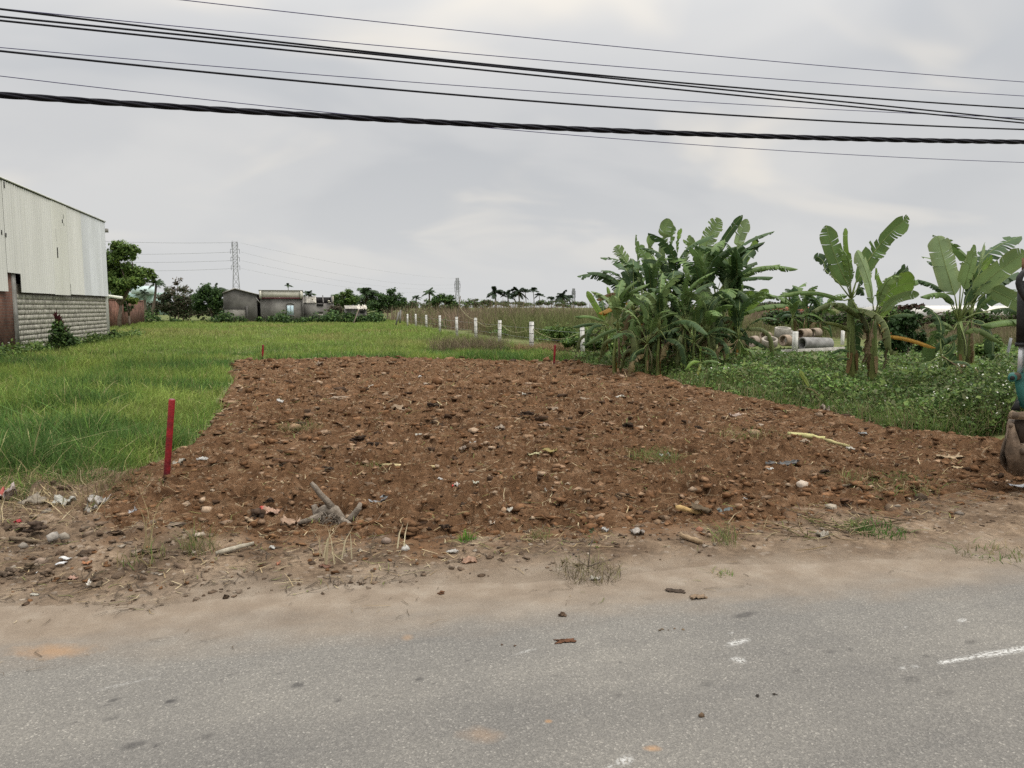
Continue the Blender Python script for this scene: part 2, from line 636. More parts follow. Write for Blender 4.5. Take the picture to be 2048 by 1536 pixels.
def grid(xs, ys, zf, name, mat, kind='structure', col=None):
    X, Y = np.meshgrid(xs, ys)
    Z = zf(X.ravel(), Y.ravel())
    nx, ny = len(xs), len(ys)
    i = np.arange(ny - 1)[:, None] * nx
    j = np.arange(nx - 1)[None, :]
    Q = np.stack([i + j, i + j + 1, i + nx + j + 1, i + nx + j], -1).reshape(-1, 4)
    m = MB().add(np.stack([X.ravel(), Y.ravel(), Z], -1), Q, C=col(X.ravel(), Y.ravel()) if col else None)
    o = m.build(name, mat, smooth=True)
    o['kind'] = kind
    return o


# --- ground sheet to the horizon
def mat_ground():
    m = pmat('field_earth', (0.085, 0.115, 0.036), (0.15, 0.155, 0.065), 0.9, 0.95, 0.4, 12, spec=0.1)
    return m


xs = np.concatenate([-np.geomspace(4000, 30, 14), np.arange(-26, 46, 0.6), np.geomspace(50, 4000, 14)])
ys = np.concatenate([[-4000, -600, -80, -20, -5, 3.0], np.arange(4.6, 30, 0.35), np.arange(30, 130, 1.5), np.geomspace(135, 5000, 14)])
grid(xs, ys, bank_z, 'ground', mat_ground())


# --- road with dust, stains and paint marks held in point attributes
def road_col(x, y):
    """R = sand cover, G = dark stain, B = white paint"""
    e = np.interp(x, (-20, -1.5, -0.1, 1.0, 2.6, 4.3, 20), (4.00, 3.93, 3.78, 3.66, 3.56, 3.46, 3.1))
    d = y - e + 0.28 * (fbm(x * 0.9, y * 2.5, 100, 4) - 0.5) + 0.22 * (fbm(x * 4, y * 9, 101, 4) - 0.5)
    dust = sstep(-0.30, 0.30, d)
    st = np.zeros_like(x)
    ww = 0.5 * (fbm(x * 22, y * 22, 103, 3) - 0.5)

    def ell(px, py, rx, ry, amp, arr):
        c = at_z(px, py)
        s = 1.0 / F * depth(c)
        a = rx * s
        b = ry * s * depth(c) / 1.6
        an = -YAW
        dx, dy = x - c[0], y - c[1]
        u = dx * math.cos(an) - dy * math.sin(an)
        v = dx * math.sin(an) + dy * math.cos(an)
        q = 1.15 - np.sqrt((u / a) ** 2 + (v / b) ** 2) + ww * 1.6
        return np.maximum(arr, amp * np.clip(q * 1.8, 0, 1))

    for a in [(268, 1490, 22, 7, .55), (310, 1492, 7, 3.5, .8), (415, 1473, 17, 8, .42), (228, 1400, 15, 4, .6), (341, 1403, 11, 5, .75), (212, 1410, 8, 3, .5),
              (222, 1437, 15, 6, .3), (148, 1446, 5, 3, .6), (595, 1370, 14, 6, .6), (838, 1358, 11, 4, .6), (752, 1392, 8, 3, .5), (678, 1401, 6, 3, .7),
              (800, 1386, 8, 3, .35), (868, 1367, 5, 2.5, .55), (818, 1381, 6, 2, .5), (1240, 1325, 8, 3, .5), (1120, 1365, 9, 3, .3), (1235, 1390, 12, 5, .35),
              (1415, 1367, 18, 6, .3), (1595, 1342, 12, 4, .35), (1660, 1305, 12, 4, .4), (1570, 1308, 7, 3, .4), (1490, 1230, 34, 5, .55), (1940, 1285, 18, 3.5, .5),
              (1820, 1360, 26, 8, .3), (1885, 1385, 26, 8, .25), (1855, 1313, 8, 4, .5), (1790, 1317, 10, 3, .4), (1700, 1300, 8, 3, .35), (1110, 1352, 8, 2.5, .4),
              (460, 1350, 8, 2, .4), (690, 1350, 8, 2, .4), (560, 1346, 9, 2, .5), (935, 1320, 6, 2, .4), (440, 1361, 5, 2, .4)]:
        st = ell(*a, st)
    pw = np.zeros_like(x)
    for a in [(1475, 1285, 38, 4, .8), (1478, 1320, 15, 7, .7), (1250, 1522, 22, 9, .8), (1220, 1534, 10, 4, .6), (1925, 1240, 12, 2.5, .8), (1812, 1254, 5, 2, .6),
              (1830, 1334, 6, 3, .6), (1805, 1337, 8, 3, .4), (1150, 1423, 6, 3, .4), (1050, 1303, 30, 2, .45), (262, 1365, 60, 3, .25), (1463, 1266, 6, 2, .4), (1763, 1261, 6, 2, .4)]:
        pw = ell(*a, pw)
    # the worn line at the right
    p0, p1, p2 = at_z(1882, 1326), at_z(1970, 1310), at_z(2120, 1285)
    for a, b, w in ((p0, p1, 0.012), (p1, p2, 0.02)):
        ab = (b - a)[:2]
        tt = np.clip(((x - a[0]) * ab[0] + (y - a[1]) * ab[1]) / (ab @ ab), 0, 1)
        dd = np.hypot(x - a[0] - tt * ab[0], y - a[1] - tt * ab[1])
        pw = np.maximum(pw, np.clip(1.5 - dd / w + ww * 1.5, 0, 1) * 0.95)
    return np.stack([dust, st, pw], -1)


def mat_road():
    m = bpy.data.materials.new('dusty_asphalt')
    m.use_nodes = True
    t = m.node_tree
    nd, lk = t.nodes, t.links.new
    b = nd['Principled BSDF']
    b.inputs['Roughness'].default_value = 0.85
    b.inputs['Specular IOR Level'].default_value = 0.25
    pos = nd.new('ShaderNodeNewGeometry').outputs['Position']

    def noise(s, d=5, r=0.6):
        n = nd.new('ShaderNodeTexNoise')
        n.inputs['Scale'].default_value = s
        n.inputs['Detail'].default_value = d
        n.inputs['Roughness'].default_value = r
        lk(pos, n.inputs['Vector'])
        return n.outputs['Fac']

    def ramp(f, stops):
        r = nd.new('ShaderNodeValToRGB')
        els = r.color_ramp.elements
        while len(els) < len(stops):
            els.new(0.5)
        for e, (p, c) in zip(els, stops):
            e.position = p
            e.color = (*c, 1)
        lk(f, r.inputs[0])
        return r.outputs[0]

    def mix(f, a, c, blend='MIX'):
        n = nd.new('ShaderNodeMix')
        n.data_type = 'RGBA'
        n.blend_type = blend
        for s, v in (('Factor', f), ('A', a), ('B', c)):
            if isinstance(v, (int, float)):
                n.inputs[s].default_value = v
            elif isinstance(v, tuple):
                n.inputs[s].default_value = (*v, 1)
            else:
                lk(v, n.inputs[s])
        return n.outputs['Result']

    vo = nd.new('ShaderNodeTexVoronoi')
    vo.inputs['Scale'].default_value = 150
    lk(pos, vo.inputs['Vector'])
    sepc = nd.new('ShaderNodeSeparateColor')
    lk(vo.outputs['Color'], sepc.inputs[0])
    agg = ramp(sepc.outputs[0], [(0.0, (0.135, 0.131, 0.124)), (0.45, (0.162, 0.157, 0.148)), (0.80, (0.185, 0.179, 0.168)), (0.95, (0.215, 0.207, 0.192)), (0.995, (0.29, 0.28, 0.26))])
    big = ramp(noise(1.1, 6), [(0.3, (0.885, 0.870, 0.845)), (0.7, (1.13, 1.10, 1.04))])
    colr = mix(1.0, agg, big, 'MULTIPLY')
    fine = ramp(noise(260, 3), [(0.3, (0.8, 0.8, 0.8)), (0.7, (1.18, 1.18, 1.18))])
    colr = mix(1.0, colr, fine, 'MULTIPLY')
    mpw = nd.new('ShaderNodeMapping')
    mpw.inputs['Scale'].default_value = (0.12, 1.6, 1)
    lk(pos, mpw.inputs['Vector'])
    nw = nd.new('ShaderNodeTexNoise')
    nw.inputs['Scale'].default_value = 1.3
    nw.inputs['Detail'].default_value = 5
    lk(mpw.outputs[0], nw.inputs['Vector'])
    colr = mix(1.0, colr, ramp(nw.outputs['Fac'], [(0.3, (0.84, 0.84, 0.85)), (0.7, (1.12, 1.11, 1.09))]), 'MULTIPLY')
    at = nd.new('ShaderNodeAttribute')
    at.attribute_name = 'Col'
    s3 = nd.new('ShaderNodeSeparateColor')
    lk(at.outputs['Color'], s3.inputs[0])
    sand = ramp(noise(5, 8), [(0.3, (0.175, 0.135, 0.098)), (0.5, (0.215, 0.170, 0.126)), (0.72, (0.27, 0.225, 0.175))])
    sand = mix(1.0, sand, ramp(noise(120, 4), [(0.3, (0.84, 0.84, 0.84)), (0.7, (1.14, 1.14, 1.14))]), 'MULTIPLY')
    colr = mix(s3.outputs[0], colr, sand)
    # orange earth stains dropped by trucks
    for px, py, rx, ry, amp in ((105, 1302, 95, 20, 0.5), (1305, 1497, 24, 9, 0.7), (1097, 1443, 10, 5, 0.6), (815, 1275, 16, 9, 0.35), (960, 1470, 60, 22, 0.22)):
        c = at_z(px, py)
        s = depth(c) / F
        mp = nd.new('ShaderNodeMapping')
        mp.vector_type = 'TEXTURE'
        mp.inputs['Location'].default_value = tuple(c)
        mp.inputs['Rotation'].default_value = (0, 0, -YAW)
        mp.inputs['Scale'].default_value = (rx * s, ry * s * depth(c) / 1.6, 1)
        lk(pos, mp.inputs['Vector'])
        ln = nd.new('ShaderNodeVectorMath')
        ln.operation = 'LENGTH'
        lk(mp.outputs[0], ln.inputs[0])
        ad = nd.new('ShaderNodeMath')
        ad.operation = 'ADD'
        lk(ln.outputs['Value'], ad.inputs[0])
        no = nd.new('ShaderNodeMath')
        no.operation = 'MULTIPLY_ADD'
        no.inputs[1].default_value = 1.4
        no.inputs[2].default_value = -0.7
        lk(noise(9, 5), no.inputs[0])
        lk(no.outputs[0], ad.inputs[1])
        f = ramp(ad.outputs[0], [(0.25, (amp,) * 3), (1.0, (0, 0, 0))])
        colr = mix(f, colr, (0.36, 0.205, 0.095))
    colr = mix(s3.outputs[1], colr, (0.035, 0.033, 0.033))
    brk = ramp(noise(75, 4), [(0.42, (0, 0, 0)), (0.55, (1, 1, 1))])
    pf = mix(1.0, s3.outputs[2], brk, 'MULTIPLY')
    colr = mix(pf, colr, (0.52, 0.515, 0.49))
    lk(colr, b.inputs['Base Color'])
    bp = nd.new('ShaderNodeBump')
    bp.inputs['Strength'].default_value = 0.55
    bp.inputs['Distance'].default_value = 0.006
    hh = nd.new('ShaderNodeMath')
    hh.operation = 'ADD'
    lk(noise(140, 4, 0.7), hh.inputs[0])
    lk(vo.outputs['Distance'], hh.inputs[1])
    lk(hh.outputs[0], bp.inputs['Height'])
    lk(bp.outputs[0], b.inputs['Normal'])
    return m


xs = np.concatenate([-np.geomspace(400, 3.4, 16), np.arange(-2.6, 6.6, 0.016), np.geomspace(7, 400, 16)])
ys = np.concatenate([[-6, -3, 0, 1.2], np.arange(1.7, 5.0, 0.014), [5.2]])
grid(xs, ys, lambda x, y: 0.0 * x + 0.006 * (vnoise(x * 0.8, y * 0.8, 120) - 0.5) - 0.09 * sstep(4.75, 5.2, y), 'road', mat_road(), col=road_col)


# --- dirt verge and tilled soil
def mat_dirt(name, stops, big, bscale, fleck, bumpd, sand=False):
    m = bpy.data.materials.new(name)
    m.use_nodes = True
    t = m.node_tree
    nd, lk = t.nodes, t.links.new
    b = nd['Principled BSDF']
    b.inputs['Roughness'].default_value = 0.97
    b.inputs['Specular IOR Level'].default_value = 0.08
    pos = nd.new('ShaderNodeNewGeometry').outputs['Position']

    def noise(s, d=6, r=0.62, dist=0.0):
        n = nd.new('ShaderNodeTexNoise')
        n.inputs['Scale'].default_value = s
        n.inputs['Detail'].default_value = d
        n.inputs['Roughness'].default_value = r
        n.inputs['Distortion'].default_value = dist
        lk(pos, n.inputs['Vector'])
        return n.outputs['Fac']

    def ramp(f, st):
        r = nd.new('ShaderNodeValToRGB')
        els = r.color_ramp.elements
        while len(els) < len(st):
            els.new(0.5)
        for e, (p, c) in zip(els, st):
            e.position = p
            e.color = (*c, 1)
        lk(f, r.inputs[0])
        return r.outputs[0]

    def mul(a, c, blend='MULTIPLY', f=1.0):
        n = nd.new('ShaderNodeMix')
        n.data_type = 'RGBA'
        n.blend_type = blend
        if isinstance(f, float):
            n.inputs['Factor'].default_value = f
        else:
            lk(f, n.inputs['Factor'])
        lk(a, n.inputs['A'])
        if isinstance(c, tuple):
            n.inputs['B'].default_value = (*c, 1)
        else:
            lk(c, n.inputs['B'])
        return n.outputs['Result']

    colr = ramp(noise(big, 8, 0.65, 0.3), stops)
    colr = mul(colr, ramp(noise(bscale, 5), [(0.28, (0.62, 0.60, 0.58)), (0.72, (1.32, 1.28, 1.25))]))
    vo = nd.new('ShaderNodeTexVoronoi')
    vo.inputs['Scale'].default_value = 38
    lk(pos, vo.inputs['Vector'])
    sp = nd.new('ShaderNodeSeparateColor')
    lk(vo.outputs['Color'], sp.inputs[0])
    colr = mul(colr, fleck, 'MIX', ramp(sp.outputs[0], [(0.93, (0, 0, 0)), (0.97, (0.55,) * 3)]))
    if sand:
        at = nd.new('ShaderNodeAttribute')
        at.attribute_name = 'Col'
        sd = ramp(noise(5, 8), [(0.3, (0.185, 0.145, 0.108)), (0.5, (0.225, 0.180, 0.136)), (0.72, (0.28, 0.235, 0.185))])
        mx = nd.new('ShaderNodeMix')
        mx.data_type = 'RGBA'
        s3 = nd.new('ShaderNodeSeparateColor')
        lk(at.outputs['Color'], s3.inputs[0])
        lk(s3.outputs[0], mx.inputs['Factor'])
        lk(colr, mx.inputs['A'])
        lk(sd, mx.inputs['B'])
        colr = mul(mx.outputs['Result'], ramp(noise(9, 7), [(0.3, (0.085, 0.047, 0.025)), (0.7, (0.19, 0.112, 0.062))]), 'MIX', s3.outputs[1])
    lk(colr, b.inputs['Base Color'])
    bp = nd.new('ShaderNodeBump')
    bp.inputs['Strength'].default_value = 0.9
    bp.inputs['Distance'].default_value = bumpd
    hh = nd.new('ShaderNodeMath')
    hh.operation = 'ADD'
    lk(noise(28, 6, 0.7), hh.inputs[0])
    lk(noise(95, 4, 0.7), hh.inputs[1])
    lk(hh.outputs[0], bp.inputs['Height'])
    lk(bp.outputs[0], b.inputs['Normal'])
    return m


M['soil'] = mat_dirt('tilled_soil', [(0.28, (0.060, 0.033, 0.018)), (0.42, (0.132, 0.074, 0.039)), (0.57, (0.186, 0.109, 0.060)), (0.74, (0.305, 0.205, 0.128))],
                     3.2, 24, (0.36, 0.27, 0.18), 0.035)
M['verge'] = mat_dirt('verge_dirt', [(0.25, (0.075, 0.053, 0.037)), (0.42, (0.130, 0.094, 0.064)), (0.56, (0.205, 0.153, 0.106)), (0.72, (0.32, 0.25, 0.18))],
                      2.6, 30, (0.30, 0.25, 0.20), 0.012, True)
xs = np.concatenate([-np.geomspace(200, 4.2, 14), np.arange(-4.0, 7.4, 0.022), np.geomspace(7.6, 200, 18)])
ys = np.concatenate([np.arange(3.3, 7.0, 0.022), np.arange(7.0, 9.2, 0.08)])
grid(xs, ys, verge_z, 'verge', M['verge'], col=verge_col)

xs = np.concatenate([np.arange(-2.7, 8.2, 0.0215), np.arange(8.25, 14, 0.12)])
yy = [4.35]
while yy[-1] < 25.2:
    yy.append(yy[-1] + max(0.02, 0.0055 * yy[-1] ** 1.0 - 0.012))
grid(xs, np.array(yy), soil_z, 'soil_plot', M['soil'])


# ------------------------------------------------------------------ red stakes
def mat_red():
    m = pmat('red_paint', (0.13, 0.006, 0.010), (0.36, 0.012, 0.018), 9, 0.5, 0.35, 60, attr=True, spec=0.45)
    return m


M['paint_red'] = mat_red()


def stake(px, py_top, py_base, wpx, lean, label):
    g = at_z(px[1], py_base, 0.03)
    D = depth(g)
    top = at_d(px[0], py_top, D)
    r = wpx * D / F / 2
    t = thing('boundary_stake', label, 'stake', g, 'red boundary stakes of the plot')
    ax = (top - g)
    k = np.array((0, 0.05, 0.12, 0.22, 0.6, 0.99, 1.0))
    pts = g - ax * 0.12 + np.outer(k, ax * 1.12)
    col = np.array([(0.12, 0.9, 0.8), (0.14, 0.9, 0.8), (0.18, 1.0, 0.9), (0.65, 0.9, 0.9), (1, 1, 1), (1, 1, 1), (1.0, 1.0, 1.0)])
    MB().tube(pts, r * np.array((1, 1, 1, 1, 1, 1, .96)), 14, C=col).build('post', M['paint_red'], t, True)
    MB().tube([top, top + ax / np.linalg.norm(ax) * 0.004], r * 0.86, 14, C=(1.0, 9, 7)).build('cut_end', M['paint_red'], t)
    return t


stake((344, 333), 799, 957, 12.5, 0, 'tall red painted stake at the front left corner, beside the long grass')
stake((526, 525), 690, 716, 4.0, 0, 'small red stake at the far left corner of the brown soil plot')
stake((1110, 1108), 690, 728, 4.5, 0, 'red stake at the far right corner of the soil plot, before the banana clump')

# ------------------------------------------------------------------ grass
def blades(n, sampler, hfun, wfun, cfun, seg=2, lean=0.55, name='grass', mat=None, label=None):
    pos = sampler(n)
    n = len(pos)
    x, y, z = pos.T
    h = hfun(x, y) * rng.uniform(0.55, 1.25, n)
    w = wfun(x, y) * rng.uniform(0.7, 1.4, n)
    az = rng.uniform(0, 2 * PI, n)
    ln = np.abs(rng.normal(0, lean, n)) + 0.12
    d = np.stack([np.cos(az), np.sin(az)], -1)
    fa = rng.uniform(0, 2 * PI, n)
    s = np.stack([np.cos(fa), np.sin(fa)], -1)
    ts = (0.0, 0.5, 0.85, 1.0) if seg == 3 else (0.0, 0.55, 1.0)
    V = []
    for k, t in enumerate(ts):
        cx = x + d[:, 0] * h * ln * t ** 1.8
        cy = y + d[:, 1] * h * ln * t ** 1.8
        cz = z + h * (t - 0.28 * np.clip(ln, 0, 1.4) * t ** 2.6)
        ww = w * (1.0, 0.85, 0.55)[min(k, 2)] if k < len(ts) - 1 else w * 0
        if k < len(ts) - 1:
            V.append(np.stack([cx - s[:, 0] * ww / 2, cy - s[:, 1] * ww / 2, cz], -1))
            V.append(np.stack([cx + s[:, 0] * ww / 2, cy + s[:, 1] * ww / 2, cz], -1))
        else:
            V.append(np.stack([cx, cy, cz], -1))
    nv = len(V)
    V = np.stack(V, 1)
    b = np.arange(n)[:, None] * nv
    Q = [np.concatenate([b + 2 * k, b + 2 * k + 1, b + 2 * k + 3, b + 2 * k + 2], 1) for k in range(len(ts) - 2)]
    T = np.concatenate([b + nv - 3, b + nv - 2, b + nv - 1], 1)
    C = cfun(x, y, n)
    C = np.repeat(C, nv, axis=0)
    m = MB().add(V.reshape(-1, 3), np.vstack(Q), T, C)
    return m


def in_grass(x, y):
    m = soil_mask(x, y)
    fr = np.interp(x, (-12, -3.2, -2.4, -1.9, -1.5), (6.9, 6.85, 7.0, 7.35, 7.7)) + 0.5 * (vnoise(x * 2.2, x * 0 + 4, 130) - 0.5)
    ok = (m < 0.15 + 0.8 * rng.uniform(0, 1, len(x)) ** 2) & (y > fr - 0.35 * rng.uniform(0, 1, len(x)) ** 3)
    left = (x < soil_left(y) + 0.25)
    far = y > soil_far(x)
    ok &= left | far
    ok &= (x > -10.05) | (y > 42.6)
    rlim = np.interp(y, (20, 24, 27, 40, 70, 100), (7.4, 8.0, 8.3, 8.6, 9.0, 12))
    ok &= (x < rlim)
    return ok


def sampler_band(y0, y1, x0f, x1f, keep=in_grass, zoff=0.0):
    def f(n):
        y = rng.uniform(y0, y1, n)
        x = x0f(y) + (x1f(y) - x0f(y)) * rng.uniform(0, 1, n)
        k = keep(x, y)
        x, y = x[k], y[k]
        return np.stack([x, y, bank_z(x, y) - 0.02 + zoff], -1)
    return f


def lim_l(y):
    r = ray(-20, 615)
    return np.maximum(y * r[0] / r[1] - 0.3, -16.0)


def lim_r(y):
    r = ray(1250, 615)
    return np.minimum(y * r[0] / r[1], 12.0)


def gcol(x, y, n):
    """per blade colour: fresh green, with paler, yellower and brown-tipped patches"""
    p = fbm(x * 0.22 + 3, y * 0.16, 140, 3)
    q = fbm(x * 0.9, y * 0.7, 141, 3)
    g = np.array((0.115, 0.205, 0.042))
    yel = np.array((0.185, 0.240, 0.060))
    brn = np.array((0.26, 0.225, 0.10))
    drk = np.array((0.060, 0.120, 0.036))
    C = g + (yel - g) * sstep(0.40, 0.68, q + 0.12 * rng.normal(0, 1, n))[:, None]
    C = C + (drk - C) * (sstep(0.54, 0.36, q + 0.10 * rng.normal(0, 1, n)) * 0.9)[:, None]
    far = sstep(24, 36, y)
    C = C * (1 - 0.0 * far[:, None]) + (np.array((0.205, 0.275, 0.070)) - C) * (0.65 * far)[:, None]
    b = sstep(0.60, 0.75, p + 0.05 * rng.normal(0, 1, n)) * far
    # dry belt halfway up the far field
    belt = np.exp(-((y - 52 - 3 * np.sin(x * 0.3)) / 6) ** 2) * sstep(0, -7, x) * 0.5
    C = C + (brn - C) * (np.clip(np.maximum(b * 0.6, belt) + 0.1 * rng.normal(0, 1, n), 0, 0.85))[:, None]
    front = sstep(8.2, 7.0, y) * sstep(-1.2, -1.9, x)
    straw = np.array((0.30, 0.26, 0.14))
    C = C + (straw - C) * (rng.uniform(0, 1, n) < 0.06 + 0.30 * front)[:, None] * 0.8
    return C * rng.uniform(0.75, 1.35, n)[:, None] * np.array((1.10, 1.10, 1.06))


def gh(x, y):
    e = np.minimum(np.abs(x - soil_left(y)), 1.0)
    h = 0.14 + 0.48 * fbm(x * 1.1, y * 1.1, 150, 4) ** 1.3
    h = h * (0.55 + 0.45 * e) * np.interp(y, (7, 8.2, 22, 26, 60), (0.75, 1.0, 1.0, 0.72, 0.9))
    return h * np.where(y > soil_far(x), 0.85, 1.0)


g = MB()
for y0, y1, n, w in ((6.5, 9.5, 52000, 0.0060), (9.5, 14, 60000, 0.0075), (14, 24, 70000, 0.011), (22, 42, 62000, 0.018), (42, 94, 60000, 0.034)):
    b = blades(n, sampler_band(y0, y1, lim_l, lim_r), gh, lambda x, y, w=w: np.full_like(x, w), gcol, seg=3 if y1 < 15 else 2)
    g.add(b.v[0], b.q[0] if len(b.q) == 1 else np.vstack(b.q), b.t[0], b.c[0])
b = blades(7000, sampler_band(6.8, 15, lim_l, lim_r), lambda x, y: gh(x, y) * 1.35, lambda x, y: 0.011 + 0 * x,
           lambda x, y, n: gcol(x, y, n) * 1.25, seg=3, lean=0.9)
g.add(b.v[0], np.vstack(b.q), b.t[0], b.c[0])
tag(g.build('grass', M['grass'], smooth=True), 'long green grass left of and behind the brown soil plot', 'grass', kind='stuff')

# ------------------------------------------------------------------ soil clods and litter
def scatter(n, xr, yr, keep):
    x = rng.uniform(*xr, n)
    y = rng.uniform(*yr, n)
    k = keep(x, y)
    return x[k], y[k]


def shard(r=None):
    """an angular broken lump: a cube with every corner knocked about"""
    r = r or random
    V = np.array([(x, y, z) for x in (-1, 1) for y in (-1, 1) for z in (-0.6, 0.6)], float)
    V = V * np.array([[r.choice([r.uniform(0.2, 0.6), r.uniform(0.7, 1.2)]) for _ in range(3)] for _ in range(8)]) + np.array([[r.uniform(-.2, .2) for _ in range(3)] for _ in range(8)])
    T = np.array([(0, 1, 3), (0, 3, 2), (4, 6, 7), (4, 7, 5), (0, 4, 5), (0, 5, 1), (2, 3, 7), (2, 7, 6), (0, 2, 6), (0, 6, 4), (1, 5, 7), (1, 7, 3)])
    return V, T


def clods(n, xr, yr, smin, smax, pw, keep, cols, m, sub=1, sink=0.12):
    x, y = scatter(n, xr, yr, keep)
    z = np.maximum(soil_z(x, y), np.where(y < 8.5, verge_z(x, y), -9))
    var = [shard() for _ in range(15)] + [blob((1, 1, 0.8), sub, 0.34, freq=2.6) for _ in range(2)]
    for i in range(len(x)):
        s = smin + (smax - smin) * random.random() ** pw
        V, T = var[random.randrange(17)]
        V = rotz(V * np.array((random.uniform(.7, 1.5), random.uniform(.7, 1.3), random.uniform(.5, 1.1))), random.uniform(0, 6.28)) * s
        c = np.array(random.choice(cols)) * random.uniform(0.75, 1.25)
        m.add(V + (x[i], y[i], z[i] + s * sink), T=T, C=c)


SOILC = [(0.150, 0.080, 0.040)] * 9 + [(0.185, 0.102, 0.053)] * 6 + [(0.235, 0.145, 0.085)] * 3 + [(0.065, 0.040, 0.025)] * 2 + [(0.24, 0.17, 0.115)]
on_soil = lambda x, y: soil_mask(x, y) > 0.7
m = MB()
clods(5200, (-2, 8), (4.7, 8), 0.005, 0.046, 4.5, on_soil, SOILC, m)
clods(3200, (-2, 8), (8, 14), 0.009, 0.070, 4.2, on_soil, SOILC, m)
clods(1100, (-2.5, 8), (14, 24), 0.02, 0.12, 3.2, on_soil, SOILC, m)
clods(1200, (-1.8, 6.5), (4.6, 5.7), 0.005, 0.055, 3.6, lambda x, y: soil_mask(x, y) > 0.25, SOILC[:15], m)
clods(500, (-1.8, 6.5), (4.5, 5.6), 0.005, 0.03, 2.5, lambda x, y: soil_mask(x, y) < 0.5, SOILC[:15], m)
CHIPC = [(0.30, 0.205, 0.135), (0.25, 0.165, 0.105), (0.36, 0.27, 0.19), (0.20, 0.125, 0.075), (0.065, 0.042, 0.028), (0.22, 0.14, 0.085), (0.17, 0.10, 0.055), (0.28, 0.19, 0.12), (0.16, 0.09, 0.047)]
clods(1500, (-2, 8), (4.8, 8), 0.006, 0.040, 2.6, on_soil, CHIPC, m, sink=0.25)
clods(1700, (-2, 8), (8, 14), 0.012, 0.060, 2.6, on_soil, CHIPC, m, sink=0.25)
clods(1100, (-2.5, 8), (14, 24), 0.018, 0.085, 2.6, on_soil, CHIPC, m, sink=0.25)
tag(m.build('soil_clods', M['clod'], smooth=False), 'loose brown clods strewn over the tilled soil', 'soil', kind='stuff')
m = MB()
VC = [(0.15, 0.110, 0.078)] * 5 + [(0.21, 0.165, 0.125)] * 3 + [(0.10, 0.070, 0.048)] * 4 + [(0.30, 0.26, 0.21)]
clods(2600, (-3.6, 7), (4.2, 5.5), 0.003, 0.022, 2.8, lambda x, y: soil_mask(x, y) < 0.5, VC, m)
clods(1300, (-4, -0.6), (4.7, 7.2), 0.005, 0.045, 3.4, lambda x, y: soil_mask(x, y) < 0.6, VC, m)
clods(160, (-2.4, 5.8), (2.2, 4.3), 0.003, 0.011, 2.5, lambda x, y: (y < 4.3), [(0.10, 0.07, 0.05), (0.05, 0.04, 0.035), (0.33, 0.31, 0.28)], m)
tag(m.build('gravel', M['clod'], smooth=False), 'small stones and crumbs lying along the road verge', 'gravel', kind='stuff')


def straws(n, xr, yr, keep, lmin, lmax, w, cols, m, up=0.15):
    x, y = scatter(n, xr, yr, keep)
    z = np.maximum(np.maximum(soil_z(x, y), np.where(y < 8.5, verge_z(x, y), -9)), np.where(y < 4.5, 0.0, -9))
    k = len(x)
    l = rng.uniform(lmin, lmax, k) * rng.uniform(0.4, 1, k)
    a = rng.uniform(0, 2 * PI, k)
    e = np.abs(rng.normal(0, up, k))
    d = np.stack([np.cos(a) * np.cos(e), np.sin(a) * np.cos(e), np.sin(e)], -1)
    s = np.stack([-np.sin(a), np.cos(a), 0 * a], -1) * (w * rng.uniform(0.6, 1.4, k))[:, None]
    bend = rng.normal(0, 0.14, (k, 3)) * l[:, None]
    bend[:, 2] = np.abs(bend[:, 2]) * 0.4
    p0 = np.stack([x, y, z + 0.006], -1)
    p1 = p0 + d * (l / 2)[:, None] + bend
    p2 = p0 + d * l[:, None]
    V = np.stack([p0 - s, p0 + s, p1 - s, p1 + s, p2 - s * .5, p2 + s * .5], 1).reshape(-1, 3)
    b = np.arange(k)[:, None] * 6
    Q = np.vstack([np.concatenate([b, b + 1, b + 3, b + 2], 1), np.concatenate([b + 2, b + 3, b + 5, b + 4], 1)])
    C = np.array(cols)[rng.integers(0, len(cols), k)] * rng.uniform(0.7, 1.25, k)[:, None]
    m.add(V, Q, C=np.repeat(C, 6, axis=0))


STRAW = [(0.34, 0.27, 0.16), (0.25, 0.19, 0.11), (0.16, 0.12, 0.075), (0.40, 0.34, 0.22), (0.11, 0.085, 0.06), (0.15, 0.17, 0.06)]
m = MB()
straws(3800, (-1.8, 7.5), (4.8, 9), on_soil, 0.03, 0.22, 0.0028, STRAW, m)
straws(4200, (-2.2, 7.6), (9, 22), on_soil, 0.08, 0.38, 0.0055, STRAW, m)
straws(9000, (-3.6, 7), (4.2, 6.2), lambda x, y: (soil_mask(x, y) < 0.5) & (vnoise(x * 2.2, y * 3.5, 160) > 0.40 + 0.25 * sstep(4.7, 4.2, y)), 0.02, 0.17, 0.0026, STRAW + [(0.07, 0.055, 0.042)] * 7, m, 0.14)
straws(220, (-2.2, 5.6), (3.6, 4.4), lambda x, y: vnoise(x * 2.2, y * 4, 161) > 0.5, 0.03, 0.16, 0.0016, STRAW + [(0.09, 0.07, 0.05)] * 5, m, 0.03)
straws(1500, (-4.5, -1.3), (6.0, 7.6), lambda x, y: soil_mask(x, y) < 0.4, 0.1, 0.4, 0.0025, STRAW[:4], m, 0.4)
tag(m.build('straw_litter', M['dry']), 'dry straw, roots and stalks littering the soil and verge', 'litter', kind='stuff')

